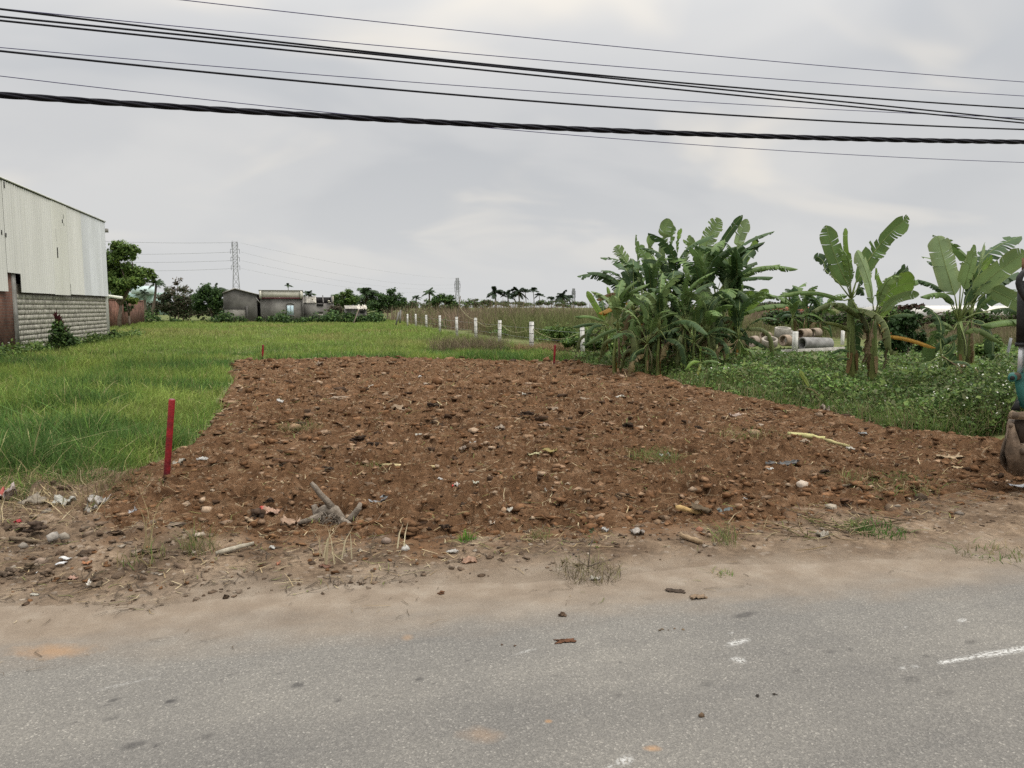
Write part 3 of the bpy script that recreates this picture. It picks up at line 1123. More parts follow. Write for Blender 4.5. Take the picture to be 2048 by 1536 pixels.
# tufts of pulled grass lying on the soil
def tuft_blades(m, c, n, rad, h, cols, lean=0.8, w=0.005):
    def samp(k):
        a = rng.uniform(0, 2 * PI, k)
        r = rad * np.sqrt(rng.uniform(0, 1, k))
        return np.stack([c[0] + r * np.cos(a), c[1] + r * np.sin(a), np.full(k, c[2])], -1)
    b = blades(n, samp, lambda x, y: np.full_like(x, h), lambda x, y: np.full_like(x, w),
               lambda x, y, k: np.array(cols)[rng.integers(0, len(cols), k)] * rng.uniform(0.7, 1.3, k)[:, None], lean=lean)
    m.add(b.v[0], b.q[0], b.t[0], b.c[0])


GREENS = [(0.11, 0.19, 0.045), (0.15, 0.22, 0.06), (0.09, 0.14, 0.045)]
DRYG = [(0.30, 0.25, 0.13), (0.22, 0.18, 0.09), (0.15, 0.15, 0.06)]


def tuft(px, py, label, rad, h, n, cols, lean=0.8, w=0.005, cat='grass tuft', name='grass_tuft', group=None):
    p = at_z(px, py, 0.03)
    p[2] = top_z(p[0], p[1]) - 0.01
    m = MB()
    tuft_blades(m, p, n, rad, h, cols, lean, w)
    return tag(m.build(name, M['grass'], loc=p), label, cat, group)


tuft(1310, 930, 'flattened green grass clump beside a white plastic scrap on the soil', 0.26, 0.13, 240, GREENS + DRYG, 1.6, 0.004)
tuft(1340, 945, 'dark matted turf clod half buried right of the flattened grass clump', 0.16, 0.08, 110, GREENS[2:] + DRYG, 1.5, 0.004)
tuft(600, 868, 'thin dry grass clump on the soil near its left edge', 0.28, 0.12, 150, GREENS + DRYG * 2, 1.4, 0.004)
tuft(1500, 880, 'pale dry grass wisps on the soil in front of the stripped banana stem', 0.40, 0.12, 160, DRYG + GREENS[:1], 1.6, 0.004)
tuft(1780, 980, 'flattened yellowish grass on the soil near the dark stone slab', 0.42, 0.10, 260, DRYG + GREENS, 1.8, 0.004)
tuft(735, 925, 'small green weed clump left of the pale peeled branch', 0.14, 0.09, 90, GREENS + DRYG, 1.3)
tuft(400, 1110, 'dry yellow grass tuft with green base on the verge beside a grey board', 0.12, 0.22, 90, GREENS + DRYG * 2, 0.9, 0.004)
tuft(935, 1085, 'tiny bright green sprout on the verge at the edge of the soil', 0.05, 0.08, 46, [(0.10, 0.22, 0.03)], 0.9, 0.006)
tuft(1080, 1080, 'small green sprout left of the dead weed on the verge', 0.07, 0.10, 50, [(0.10, 0.2, 0.04)] + DRYG, 0.9, 0.005)
tuft(1755, 1060, 'low bright green weed patch on the right verge', 0.20, 0.09, 190, [(0.085, 0.18, 0.035), (0.06, 0.12, 0.03)], 1.2, 0.006)
tuft(1450, 1085, 'wispy grey green tuft on the verge in front of the broken bricks', 0.10, 0.16, 70, DRYG + GREENS, 0.9, 0.004)
tuft(1980, 1100, 'thin green and straw coloured tuft at the right end of the verge', 0.22, 0.07, 110, DRYG + GREENS, 1.4, 0.005)
tuft(1445, 1140, 'smallest green sprout on the bare sandy edge of the right verge', 0.06, 0.05, 34, GREENS + DRYG, 1.2, 0.005)
tuft(285, 1110, 'tall dry straw stalks standing on the left verge', 0.10, 0.42, 7, [(0.42, 0.35, 0.20)], 0.25, 0.006, 'dry stalks', 'dry_stalks')
tuft(285, 1128, 'thin greenish stubble at the foot of the tall straw stalks', 0.14, 0.12, 60, GREENS + DRYG * 2, 0.8, 0.004)
tuft(672, 1115, 'short bleached stubble stalks standing on the verge before the tree root', 0.13, 0.24, 12, [(0.50, 0.44, 0.30), (0.4, 0.34, 0.22)], 0.3, 0.009, 'dry stalks', 'dry_stalks')
tuft(805, 1098, 'two bleached stubble stalks beside a pale stone on the verge', 0.04, 0.17, 3, [(0.52, 0.46, 0.32)], 0.3, 0.010, 'dry stalks', 'dry_stalks')
tuft(120, 985, 'brown matted dead grass at the front edge of the long grass', 0.75, 0.20, 420, DRYG + [(0.13, 0.10, 0.06)] * 2, 1.3, 0.0045)
tuft(20, 700, 'weedy tall grass at the foot of the brick part of the warehouse wall', 0.9, 0.55, 260, GREENS, 0.6, 0.018)
tuft(335, 960, 'green grass wisps round the foot of the tall red stake', 0.09, 0.08, 40, GREENS, 1.3, 0.004)

# dead weed on the verge
p = at_z(1175, 1140, 0.03)
p[2] = top_z(p[0], p[1])
t = thing('dead_weed', 'brown dried up weed with one upright black stem on the verge', 'weed', p)
m = MB()
tuft_blades(m, p, 260, 0.20, 0.10, [(0.17, 0.135, 0.09), (0.24, 0.20, 0.13), (0.11, 0.09, 0.065), (0.14, 0.14, 0.06)], 1.3, 0.0035)
m.build('dry_stalks', M['dry'], t)
s = MB()
D = depth(p)
c0 = at_d(1176, 1140, D); c1 = at_d(1180, 1095, D); c2 = at_d(1188, 1070, D)
s.tube([c0, c1, c2], (0.004, 0.003, 0.002), 5)
for q in ((1236, 1113), (1205, 1120), (1155, 1118)):
    s.tube([c0 + (0, 0, .02), at_d(q[0], q[1], D)], (0.003, 0.0015), 5)
s.build('stem', M['bark'], t)
lf = MB()
for k in range(26):
    cc = np.array(random.choice([at_d(1190, 1085, D), at_d(1185, 1062, D), at_d(1148, 1108, D)])) + rng.normal(0, 0.014, 3)
    u = rng.normal(0, 1, 3); v = rng.normal(0, 1, 3)
    u /= np.linalg.norm(u); v = np.cross(u, v); v /= np.linalg.norm(v)
    lf.add([cc, cc + u * .012 + v * .006, cc + u * .026, cc + u * .012 - v * .006], [(0, 1, 2, 3)], C=random.choice([(0.06, 0.05, 0.05), (0.05, 0.07, 0.035), (0.09, 0.11, 0.03)]))
lf.build('withered_leaves', M['leaf'], t)


# ------------------------------------------------------------------ leafy crowns
def leaf_cloud(m, centers, radii, n, size, cols, flat=0.6, shell=0.5, droop=0.0):
    """n pointed leaves spread through ellipsoid clumps"""
    centers = np.asarray(centers, float)
    radii = np.asarray(radii, float)
    vol = radii.prod(1) ** 0.6
    k = rng.choice(len(centers), n, p=vol / vol.sum())
    d = rng.normal(0, 1, (n, 3))
    d /= np.linalg.norm(d, axis=1)[:, None]
    r = rng.uniform(shell ** 3, 1, n) ** 0.45 * rng.uniform(0.6, 1.4, n)
    c = centers[k] + d * radii[k] * r[:, None]
    nrm = d * 0.6 + rng.normal(0, 0.6, (n, 3)) + (0, 0, flat)
    nrm /= np.linalg.norm(nrm, axis=1)[:, None]
    u = np.cross(nrm, rng.normal(0, 1, (n, 3)))
    u[:, 2] -= droop
    u /= np.linalg.norm(u, axis=1)[:, None]
    v = np.cross(nrm, u)
    s = size * rng.uniform(0.6, 1.4, n)[:, None]
    V = np.stack([c - u * s * .5, c + v * s * .26 + nrm * s * .05, c + u * s * .5, c - v * s * .26 + nrm * s * .05], 1).reshape(-1, 3)
    Q = np.arange(4 * n).reshape(-1, 4)
    cols = np.array(cols)
    C = cols[rng.integers(0, len(cols), n)]
    tint = 0.82 + 0.36 * rng.uniform(0, 1, len(centers))[k]
    C = C * (tint * rng.uniform(0.7, 1.3, n))[:, None]
    m.add(V, Q, C=np.repeat(C, 4, axis=0))


def sub_clumps(centers, radii, k, f=0.42):
    cs, rs = [], []
    for c, r in zip(centers, radii):
        for _ in range(k):
            d = rng.normal(0, 1, 3)
            d /= np.linalg.norm(d)
            q = rng.uniform(0.25, 1.08)
            cs.append(np.array(c) + d * np.array(r) * q)
            rs.append(np.array(r) * f * rng.uniform(0.6, 1.3))
    return cs, rs


G_DARK = [(0.042, 0.080, 0.028), (0.055, 0.102, 0.034), (0.034, 0.062, 0.024)]
G_MID = [(0.075, 0.132, 0.036), (0.095, 0.155, 0.042), (0.055, 0.098, 0.032)]
G_LIT = [(0.125, 0.190, 0.046), (0.155, 0.215, 0.055), (0.09, 0.14, 0.038)]
G_DULL = [(0.085, 0.080, 0.052), (0.065, 0.075, 0.040), (0.10, 0.085, 0.06)]
G_BROWN = [(0.125, 0.098, 0.072), (0.10, 0.080, 0.058), (0.15, 0.118, 0.085)]


def tree(name, label, cat, D, clumps, n, size, cols, group=None, trunk_px=None, k=9, f=0.42, shell=0.2, trunk_r=0.12, flat=0.6, bare=0):
    """clumps: pixel ellipses (x, y, rx, ry) of the crown at distance D"""
    s = D / F
    cs = [at_d(x, y, D + rng.uniform(-1, 1) * rx * s * 0.5) for x, y, rx, ry in clumps]
    rs = [(rx * s, rx * s * 0.9, ry * s) for x, y, rx, ry in clumps]
    bx = trunk_px if trunk_px is not None else float(np.mean([c[0] for c in clumps]))
    base = at_d(bx, 640, D)
    base[2] = float(bank_z(base[0:1], base[1:2])[0]) - 0.05
    t = thing(name, label, cat, base, group)
    m = MB()
    cc, rr = sub_clumps(cs, rs, k + 5, f * 0.95)
    leaf_cloud(m, cc, rr, int(n * 1.5), size * 0.9, cols, flat, shell)
    m.build('crown', M['leaf'], t)
    w = MB()
    top = np.mean(cs, axis=0)
    fork = base * 0.6 + top * 0.4
    mid = (base + fork) / 2 + rng.normal(0, 0.04, 3) * np.linalg.norm(fork - base)
    w.tube([base, mid, fork], (trunk_r, trunk_r * 0.85, trunk_r * 0.7), 7)
    for c in cs:
        q = (fork + c) / 2 + rng.normal(0, 0.06, 3) * np.linalg.norm(c - fork)
        w.tube([fork, q, c], (trunk_r * 0.6, trunk_r * 0.4, trunk_r * 0.15), 5)
    for c in cc[::2]:
        j = min(range(len(cs)), key=lambda i: np.linalg.norm(cs[i] - c))
        w.tube([cs[j], (cs[j] + c) / 2 + rng.normal(0, .03, 3), c], (trunk_r * 0.22, trunk_r * .14, trunk_r * 0.06), 4)
    w.build('trunk', M['bark'], t)
    return t


# ------------------------------------------------------------------ palms
def frond_mesh(m, base, az, el, length, droop, nl, lw, col, wind=(0, 0), leaflet=0.34):
    t = np.linspace(0, 1, 10)
    d = np.array((math.cos(az), math.sin(az), 0))
    P = np.array([np.array(base) + d * length * (math.cos(el) * a) + np.array((wind[0], wind[1], 0)) * length * a * a
                  + np.array((0, 0, length * (math.sin(el) * a - droop * a * a))) for a in t])
    m.tube(P, np.linspace(0.03, 0.008, 10) * length / 2.5, 4, C=np.array(col) * 1.25, cap=False)
    tt = np.linspace(0.12, 1.0, nl)
    for a in tt:
        i = min(int(a * 9), 8)
        fr = a * 9 - i
        p = P[i] * (1 - fr) + P[i + 1] * fr
        tg = P[i + 1] - P[i]
        tg = tg / np.linalg.norm(tg)
        sd = np.cross(tg, (0, 0, 1.0))
        sd /= np.linalg.norm(sd) + 1e-6
        ll = length * leaflet * math.sin(PI * min(1, 0.18 + 0.8 * a)) ** 0.7
        for s in (-1, 1):
            dr = random.uniform(0.25, 0.75)
            q = p + sd * s * ll * 0.8 + tg * ll * 0.55 + np.array((wind[0], wind[1], 0)) * ll * 0.5 - np.array((0, 0, ll * dr))
            mid = (p + q) / 2 + np.array((0, 0, ll * 0.12))
            w = tg * lw
            c = np.array(col) * random.uniform(0.7, 1.3)
            m.add([p - w * .5, p + w * .5, mid + w * .6, mid - w * .6, q], [(0, 1, 2, 3)], [(3, 2, 4)], C=c)


def palm(name, label, D, px, py_crown, rpx, n=13, base_px=None, wind=0.25, areca=False, group='palms beyond the field', seed=0, col=(0.045, 0.075, 0.032)):
    random.seed(1000 + seed + int(px))
    top = at_d(px, py_crown, D)
    base = at_d(base_px if base_px is not None else px, 640, D)
    base[2] = -0.1
    s = D / F
    t = thing(name, label, 'palm tree', base, group)
    k = np.linspace(0, 1, 6)
    tr = [base * (1 - a) + top * a + np.array((0.10 * math.sin(a * 3), 0, 0)) for a in k]
    r0 = 0.14 if not areca else 0.07
    MB().tube(tr, np.linspace(r0 * 1.3, r0 * 0.75, 6) * max(1, D / 140), 7).build('trunk', M['bark'], t)
    wv = (wind * _fy, -wind * _fx)
    for i in range(n):
        m = MB()
        az = i * 2.4 + random.uniform(-.3, .3)
        el = random.uniform(-0.25, 1.25) if not areca else random.uniform(0.2, 1.3)
        ln = rpx * s * random.uniform(0.85, 1.1)
        frond_mesh(m, top, az, el, ln, random.uniform(0.35, 0.7), 16, 0.06 * ln if D < 120 else 0.10 * ln, np.array(col) * random.uniform(0.8, 1.25), wv,
                   0.34 if not areca else 0.42)
        m.build('frond', M['leaf'], t)
    return t


# ------------------------------------------------------------------ background trees, left
tree('tree', 'broad light green tree rising behind the warehouse corner', 'tree', 58,
     [(232, 505, 22, 20), (260, 500, 18, 14), (244, 542, 28, 16), (282, 548, 22, 14), (228, 575, 26, 16), (264, 566, 28, 14), (215, 530, 22, 32)], 8200, 0.28,
     G_LIT + G_MID[:2], trunk_px=238, k=9, f=0.48, trunk_r=0.16)
tree('tree', 'dark low bush at the foot of the broad tree behind the brick wall', 'tree', 66, [(232, 596, 18, 16), (255, 606, 16, 12)], 1300, 0.28, G_DARK, k=7)
tree('shrub', 'yellow green leafy clump peeping over the red brick wall', 'shrub', 64, [(250, 596, 13, 8), (265, 600, 10, 7)], 500, 0.34, [(0.14, 0.19, 0.04), (0.10, 0.15, 0.035)], k=5)
palm('coconut_palm', 'leftmost young palm with ragged fronds between brick wall and shrubs', 82, 312, 568, 22, 13, 300, 0.2, seed=1)
palm('coconut_palm', 'dull grey palm drooping over the end of the brick wall', 80, 288, 588, 20, 11, 288, -0.2, seed=2, col=(0.05, 0.07, 0.045))
tree('tree', 'thin half bare tree standing above the dull shrubs', 'tree', 88, [(356, 562, 9, 9), (345, 578, 12, 8), (368, 580, 10, 8)], 420, 0.26, G_DULL + G_BROWN, k=5, f=0.5, trunk_r=0.09)
tree('shrub', 'dull reddish green shrub thicket left of the dark round tree', 'shrub', 84, [(335, 596, 24, 18), (365, 598, 26, 20), (330, 614, 26, 14), (372, 618, 26, 14)], 4200, 0.26, G_DULL + G_DARK[:1], k=9)
tree('tree', 'dense dark green round tree in front of the grey gable shed', 'tree', 82, [(408, 588, 24, 20), (430, 600, 18, 18), (400, 608, 22, 16), (436, 590, 14, 12)], 5200, 0.26, G_DARK + G_MID[:1], k=10, trunk_px=425)
palm('coconut_palm', 'windswept palm behind the grey gable shed', 104, 436, 580, 26, 16, 434, 0.45, seed=3, col=(0.07, 0.095, 0.06))
palm('areca_palm', 'tiny palm top sticking up behind the cream parapet', 150, 576, 571, 9, 10, 576, 0.1, True, seed=4)
palm('coconut_palm', 'small palm behind the ruined roof', 130, 617, 588, 15, 14, 617, 0.1, seed=5)
palm('coconut_palm', 'large ragged palm with blown fronds right of the ruined roof', 98, 733, 590, 42, 20, 728, 0.32, seed=6)
tree('tree', 'light green tree between the ruined roof and the ragged palm', 'tree', 96, [(685, 590, 18, 14), (702, 596, 18, 14), (676, 604, 14, 12)], 2600, 0.28, G_MID + G_LIT[:1], k=8)
tree('tree', 'dark bushy tree right of the ragged palm', 'tree', 96, [(785, 590, 16, 14), (766, 602, 20, 14), (796, 608, 20, 14), (750, 612, 20, 12)], 4200, 0.28, G_DARK + G_MID[:1], k=9)
tree('shrub', 'twiggy brown shrub in front of the small hut', 'shrub', 80, [(668, 622, 12, 10), (680, 618, 10, 10)], 900, 0.22, G_BROWN + G_DULL, k=6)
palm('coconut_palm', 'dark bushy palm between the far trees and the pylon', 120, 858, 585, 16, 14, 858, 0.15, seed=7)
palm('coconut_palm', 'low palm half hidden behind the scrub left of the pylon', 125, 832, 594, 11, 11, 830, 0.15, seed=8)
tree('tree', 'spreading dark tree left of the leaning pole', 'tree', 92, [(888, 598, 20, 12), (905, 608, 18, 12), (870, 606, 16, 10)], 2800, 0.30, G_DARK + G_MID, k=8)
tree('tree', 'low green tree on the skyline between the pylon and the palm grove', 'tree', 130, [(955, 606, 16, 7), (978, 608, 12, 7)], 900, 0.36, G_DULL + G_MID, k=6)
for i, (px, py, r, ar, lb) in enumerate([
        (990, 582, 17, False, 'leftmost and widest coconut palm of the skyline grove'),
        (1015, 586, 14, False, 'second coconut palm from the left in the skyline grove'),
        (1037, 580, 15, False, 'middle coconut palm of the skyline grove'),
        (1028, 577, 7, True, 'slim palm with small top between two coconut palms of the grove'),
        (1050, 580, 9, True, 'slim palm just right of the middle coconut palm'),
        (1066, 578, 10, True, 'tall slim palm standing right of the grove'),
        (1078, 588, 9, True, 'short slim palm beside the tall slim palm'),
        (1101, 594, 8, True, 'small palm alone between the grove and the right coconut palm'),
        (1124, 588, 15, False, 'coconut palm left of the faint pylon'),
        (1139, 592, 8, True, 'slim palm touching the faint pylon')]):
    palm('areca_palm' if ar else 'coconut_palm', lb, 170, px, py + 3, r * 1.35, 12 if ar else 15, px + (3 if ar else 2), 0.12, ar, seed=20 + i, col=(0.038, 0.058, 0.034))
tree('tree', 'grey green bush line on the skyline below the palm grove', 'tree', 160, [(1000, 608, 22, 6), (1045, 607, 22, 6), (1085, 605, 18, 7), (1120, 608, 22, 6), (1155, 607, 18, 6)], 2600, 0.45, G_DULL + G_MID, k=7)

# far right background
tree('tree', 'dark tree mass behind the concrete pipes', 'tree', 95, [(1500, 610, 26, 12), (1545, 612, 26, 11), (1580, 616, 22, 10)], 5000, 0.34, G_DARK + G_DULL, k=8, f=0.6)
palm('coconut_palm', 'hazy palm behind the banana patch right of the pipes', 110, 1578, 590, 24, 13, 1578, 0.1, seed=41, col=(0.06, 0.085, 0.05))
tree('tree', 'green bush row behind the pipes and the right banana plants', 'tree', 44, [(1540, 640, 24, 12), (1600, 642, 26, 12), (1655, 636, 26, 14), (1700, 628, 26, 18), (1760, 632, 26, 16), (1830, 640, 26, 12), (1900, 640, 26, 12), (1975, 640, 26, 12), (2050, 638, 30, 14), (1570, 628, 24, 12), (1630, 626, 24, 12), (1790, 622, 26, 12), (1940, 630, 30, 12)], 12000, 0.22, G_MID + G_DULL + G_DARK[:1], k=8, f=0.6)
tree('shrub', 'dark glossy shrub between the two banana groups', 'shrub', 17.5, [(1800, 655, 26, 22), (1818, 635, 20, 14), (1790, 690, 28, 26), (1828, 680, 20, 26)], 2800, 0.12, G_DARK, k=10, trunk_r=0.05)
tree('shrub', 'reddish brown leafed top of the dark shrub between banana groups', 'shrub', 18.0, [(1832, 613, 14, 5), (1810, 618, 14, 5)], 220, 0.13, [(0.10, 0.05, 0.04), (0.06, 0.05, 0.03)], k=5, trunk_r=0.03)
tree('shrub', 'light green bush right of the rear banana plant', 'shrub', 17.5, [(1960, 700, 32, 16), (1985, 690, 22, 16), (1945, 712, 26, 14)], 2400, 0.10, G_MID + G_LIT, k=10, trunk_r=0.03)
for i, (px, py, r) in enumerate([(1190, 690, 22), (1120, 668, 30), (1150, 682, 24)]):
    tree('shrub', ['bright yellow green bush left of the banana clump by a white post', 'low leafy bush behind the nearest white fence post', 'small leafy bush between white post and banana clump'][i], 'shrub',
         (25, 30, 27)[i], [(px, py, r, r * .55), (px + r * .6, py + 3, r * .7, r * .4)], 1500, 0.14, G_MID + G_LIT, k=9, trunk_r=0.03)

# ------------------------------------------------------------------ scrub beyond the fence (one uncountable mass)
def keep_scrub(x, y):
    return (x > np.interp(y, (24, 30, 60, 100), (10.6, 10.2, 9.6, 9.0))) & ((x < 13) | (x * _fx + y * _fy > 32)) & (vnoise(x * 0.12, y * 0.12, 170) > 0.12)


def lim_sr(y):
    r = ray(2090, 615)
    return y * r[0] / r[1]


def scol(x, y, n):
    p = fbm(x * 0.10, y * 0.10, 171, 3)
    br = np.array((0.225, 0.170, 0.130))
    gr = np.array((0.135, 0.165, 0.060))
    near = sstep(44, 26, y)
    C = br + (gr - br) * np.clip(sstep(0.42, 0.62, p + 0.08 * rng.normal(0, 1, n)) * 0.8 + near * 0.55 * rng.uniform(0, 1.4, n), 0, 1)[:, None]
    return C * rng.uniform(0.65, 1.35, n)[:, None]


g = MB()
for y0, y1, n, w, h in ((24, 36, 26000, 0.014, 0.85), (36, 55, 34000, 0.022, 1.35), (55, 95, 34000, 0.042, 1.75)):
    b = blades(n, sampler_band(y0, y1, lambda y: 0 * y + 9, lim_sr, keep_scrub), lambda x, y, h=h: h * (0.25 + 1.25 * fbm(x * 0.22, y * 0.22, 172, 4)) * np.interp(x / y, (0.5, 0.62, 0.75), (1.12, 1.05, 0.85)),
               lambda x, y, w=w: np.full_like(x, w), scol, seg=2, lean=0.28)
    g.add(b.v[0], b.q[0], b.t[0], b.c[0])
tag(g.build('scrub', M['dry']), 'brown dry reeds and scrub beyond the white posts', 'scrub', kind='stuff')
# leafy undergrowth along the fence
g = MB()
cs, rs = [], []
for k in range(260):
    y = rng.uniform(25, 62)
    x = rng.uniform(9.6, 9.6 + (y - 20) * 0.8)
    if vnoise(np.array([x * .2]), np.array([y * .2]), 175)[0] < 0.42:
        continue
    r = rng.uniform(0.3, 0.9)
    cs.append((x, y, r * 0.5))
    rs.append((r, r, r * 0.7))
leaf_cloud(g, cs, rs, 14000, 0.14, G_MID + G_LIT, 0.6, 0.5)
tag(g.build('undergrowth', M['leaf']), 'low green undergrowth growing along the white fence posts', 'undergrowth', kind='stuff')
# low dark plants in front of the houses
g = MB()
cs, rs = [], []
for px in np.arange(300, 760, 6.0):
    p = at_d(px + rng.uniform(-3, 3), 640, rng.uniform(76, 80))
    r = rng.uniform(0.12, 0.85)
    if rng.uniform() < (0.55 if px < 540 else 0.15):
        continue
    cs.append((p[0], p[1], r * 0.6))
    rs.append((r * 1.2, r, r))
leaf_cloud(g, cs, rs, 6500, 0.30, G_DARK + G_MID, 0.6, 0.5)
tag(g.build('undergrowth', M['leaf']), 'row of dark leafy plants at the foot of the grey houses', 'undergrowth', kind='stuff')

# ------------------------------------------------------------------ weeds on the right bank
def keep_weed(x, y):
    return (x > soil_right(y) - 0.10) & (y > np.interp(x, (7, 7.8, 9, 12), (7.3, 7.25, 6.9, 6.6)))


n = 120000
y = 6.5 + (26 - 6.5) * rng.uniform(0, 1, n) ** 1.35
r = ray(2110, 615)
x1 = np.minimum(y * r[0] / r[1], 30)
x = 7.2 + (x1 - 7.2) * rng.uniform(0, 1, n)
k = keep_weed(x, y)
x, y = x[k], y[k]
n = len(x)
edge = np.clip((x - soil_right(y)) / 0.8, 0, 1)
hm = (0.06 + 0.46 * edge ** 0.7) * (0.15 + 1.9 * fbm(x * 0.9, y * 0.9, 180, 4) ** 1.8) 
Dw = x * _fx + y * _fy
cl_ = np.exp(-(((x - 9.3) / 1.6) ** 2 + ((y - 18.0) / 2.2) ** 2))
hm = hm + 0.55 * cl_ * fbm(x * 1.3, y * 1.3, 182, 3)
hm = np.minimum(hm, np.maximum(0.04, H - 90.0 / F * Dw - bank_z(x, y)))
up = rng.uniform(0.0, 1, n) ** 0.6
z = bank_z(x, y) + hm * up
s = (0.020 + 0.0030 * y) * rng.uniform(0.5, 1.4, n) * np.where(rng.uniform(0, 1, n) < 0.10, 2.1, 1.0)
nrm = rng.normal(0, 0.55, (n, 3)) + (0, -0.15, 0.8)
nrm /= np.linalg.norm(nrm, axis=1)[:, None]
u = np.cross(nrm, rng.normal(0, 1, (n, 3)))
u /= np.linalg.norm(u, axis=1)[:, None]
v = np.cross(nrm, u)
c = np.stack([x, y, z], -1)
s = s[:, None]
V = np.stack([c - u * s * .5, c + v * s * .3, c + u * s * .5, c - v * s * .3], 1).reshape(-1, 3)
pal = np.array([(0.085, 0.145, 0.038), (0.110, 0.180, 0.046), (0.060, 0.105, 0.034), (0.150, 0.205, 0.056), (0.125, 0.140, 0.065)])
pt = fbm(x * 0.7, y * 0.7, 181, 3)
C = pal[rng.integers(0, 5, n)] * (0.45 + 1.1 * pt)[:, None] * rng.uniform(0.7, 1.3, n)[:, None]
g = MB().add(V, np.arange(4 * n).reshape(-1, 4), C=np.repeat(C, 4, axis=0))
# thin stems and grass between the leaves
b = blades(30000, lambda q: (lambda i: np.stack([x[i], y[i], bank_z(x[i], y[i])], -1))(rng.integers(0, n, q)), lambda a, c_: np.minimum(0.12 + 0.5 * fbm(a * .9, c_ * .9, 180, 4) ** 1.4, np.maximum(0.05, H - 88.0 / F * (a * _fx + c_ * _fy) - bank_z(a, c_))),
           lambda a, c_: 0.004 + 0.0008 * c_, lambda a, c_, q: np.array([(0.13, 0.19, 0.05), (0.23, 0.20, 0.11), (0.09, 0.14, 0.04)])[rng.integers(0, 3, q)], lean=0.5)
g.add(b.v[0], b.q[0], b.t[0], b.c[0])
i = rng.choice(n, 520, p=(up * hm) / (up * hm).sum())
fc = np.stack([x[i], y[i], bank_z(x[i], y[i]) + hm[i] * rng.uniform(0.85, 1.15, len(i)) + 0.02], -1)
s = ((0.007 + 0.0006 * y[i]) * rng.uniform(0.6, 1.3, len(i)))[:, None]
a = rng.uniform(0, 2 * PI, len(i))
u = np.stack([np.cos(a), np.sin(a), 0.35 * rng.normal(0, 1, len(i))], -1)
v = np.stack([-np.sin(a), np.cos(a) * 0.7, 0.7 + 0 * a], -1)
V = np.stack([fc - u * s, fc - v * s, fc + u * s, fc + v * s], 1).reshape(-1, 3)
g.add(V, np.arange(4 * len(i)).reshape(-1, 4), C=np.repeat(np.array([(0.62, 0.62, 0.55)]), 4 * len(i), axis=0))
tag(g.build('weeds', M['leaf']), 'low leafy weeds dotted with small white flowers on the right bank', 'weeds', kind='stuff')

# hay heap behind the right far stake and reed tussock by the posts
def tussock(px, py, rad, h, n, cols, label, name='dry_tussock', w=0.008, lean=0.9):
    p = at_z(px, py, 0.0)
    p[2] = float(bank_z(p[0:1], p[1:2])[0])
    m = MB()
    tuft_blades(m, p, n, rad, h, cols, lean, w)
    tag(m.build(name, M['dry'], loc=p), label, 'dry grass')


tussock(940, 700, 1.6, 0.75, 1500, [(0.16, 0.125, 0.09), (0.13, 0.11, 0.07), (0.19, 0.15, 0.11)], 'grey brown reed tussock between the white posts', lean=1.0)
tussock(1085, 702, 1.1, 0.42, 1500, [(0.30, 0.21, 0.13), (0.22, 0.16, 0.09), (0.26, 0.19, 0.10)], 'heap of tan hay behind the right far stake', 'hay_heap', lean=1.6)
tussock(1150, 718, 1.0, 0.30, 800, [(0.27, 0.20, 0.12), (0.20, 0.15, 0.09), (0.14, 0.16, 0.06)], 'flattened hay left of the banana clump', 'hay_heap', lean=1.8)
tussock(905, 655, 1.6, 1.4, 420, [(0.24, 0.18, 0.12), (0.19, 0.14, 0.10)], 'slanting tan stalks beside the leaning pole', lean=0.7, w=0.02)
tussock(1012, 668, 1.4, 1.2, 420, [(0.25, 0.19, 0.13), (0.20, 0.15, 0.10)], 'tan dry stalks behind the third nearest white post', lean=0.8, w=0.016)

# ------------------------------------------------------------------ fence posts, leaning pole, rope
posts = [(1063, 644, 702, 9.5), (999, 641, 686, 7.5), (952, 636, 680, 6.5), (914, 634, 674, 6), (880, 631, 664, 5), (853, 630, 657, 4.5), (832, 628, 654, 4), (815, 628, 652, 3.6), (1165, 655, 706, 9)]
plab = ['nearest full height white fence post, left of the banana clump', 'white fence post second nearest in the receding row', 'white fence post third nearest in the receding row',
        'white fence post at the foot of the leaning pole', 'white fence post just beyond the leaning pole', 'white fence post third from the far end of the row', 'white fence post next to the farthest one',
        'farthest white fence post of the receding row', 'stained white post half hidden by the banana clump leaves']
ptop = []
for (px, yt, yb, wp), lb in zip(posts, plab):
    g0 = at_z(px, yb, 0.0)
    D = depth(g0)
    zt = at_d(px, yt, D)[2]
    w = wp * D / F / 2 * 0.78
    t = thing('fence_post', lb, 'post', g0, 'white concrete posts of the wire fence')
    lx = random.uniform(-.02, .02)
    A = [(g0[0] - w, g0[1] - w, -0.2), (g0[0] + w, g0[1] - w, -0.2), (g0[0] + w, g0[1] + w, -0.2), (g0[0] - w, g0[1] + w, -0.2)]
    m = MB()
    m.prism(A, (lx, 0, zt + 0.2))
    m.prism([(a + lx + (g0[0] - a) * 0.0, b, zt) for a, b, _ in A], (0, 0, 0.012))
    m.build('shaft', M['concrete_post'], t)
    b = MB()
    for q in (0.3, 0.6, 0.88):
        b.box((g0[0] - w * 1.08 + lx * q, g0[1] - w * 1.08, zt * q), (g0[0] + w * 1.08 + lx * q, g0[1] + w * 1.08, zt * q + 0.012))
    b.build('wire_tie', M['cable'], t)
    ptop.append(np.array((g0[0] + lx, g0[1], zt)))
g0 = at_z(914, 672, 0)
D = depth(g0)
tag(MB().tube([at_d(912, 672, D), at_d(916, 625, D), at_d(921, 592, D)], (0.035, 0.03, 0.022), 6).build('leaning_pole', M['bark'], loc=at_d(912, 672, D)),
    'thin dark pole leaning up beside a white fence post', 'pole')
M['rope'] = pmat('yellow_rope', (0.32, 0.30, 0.16), (0.42, 0.40, 0.22), 8, 0.8)
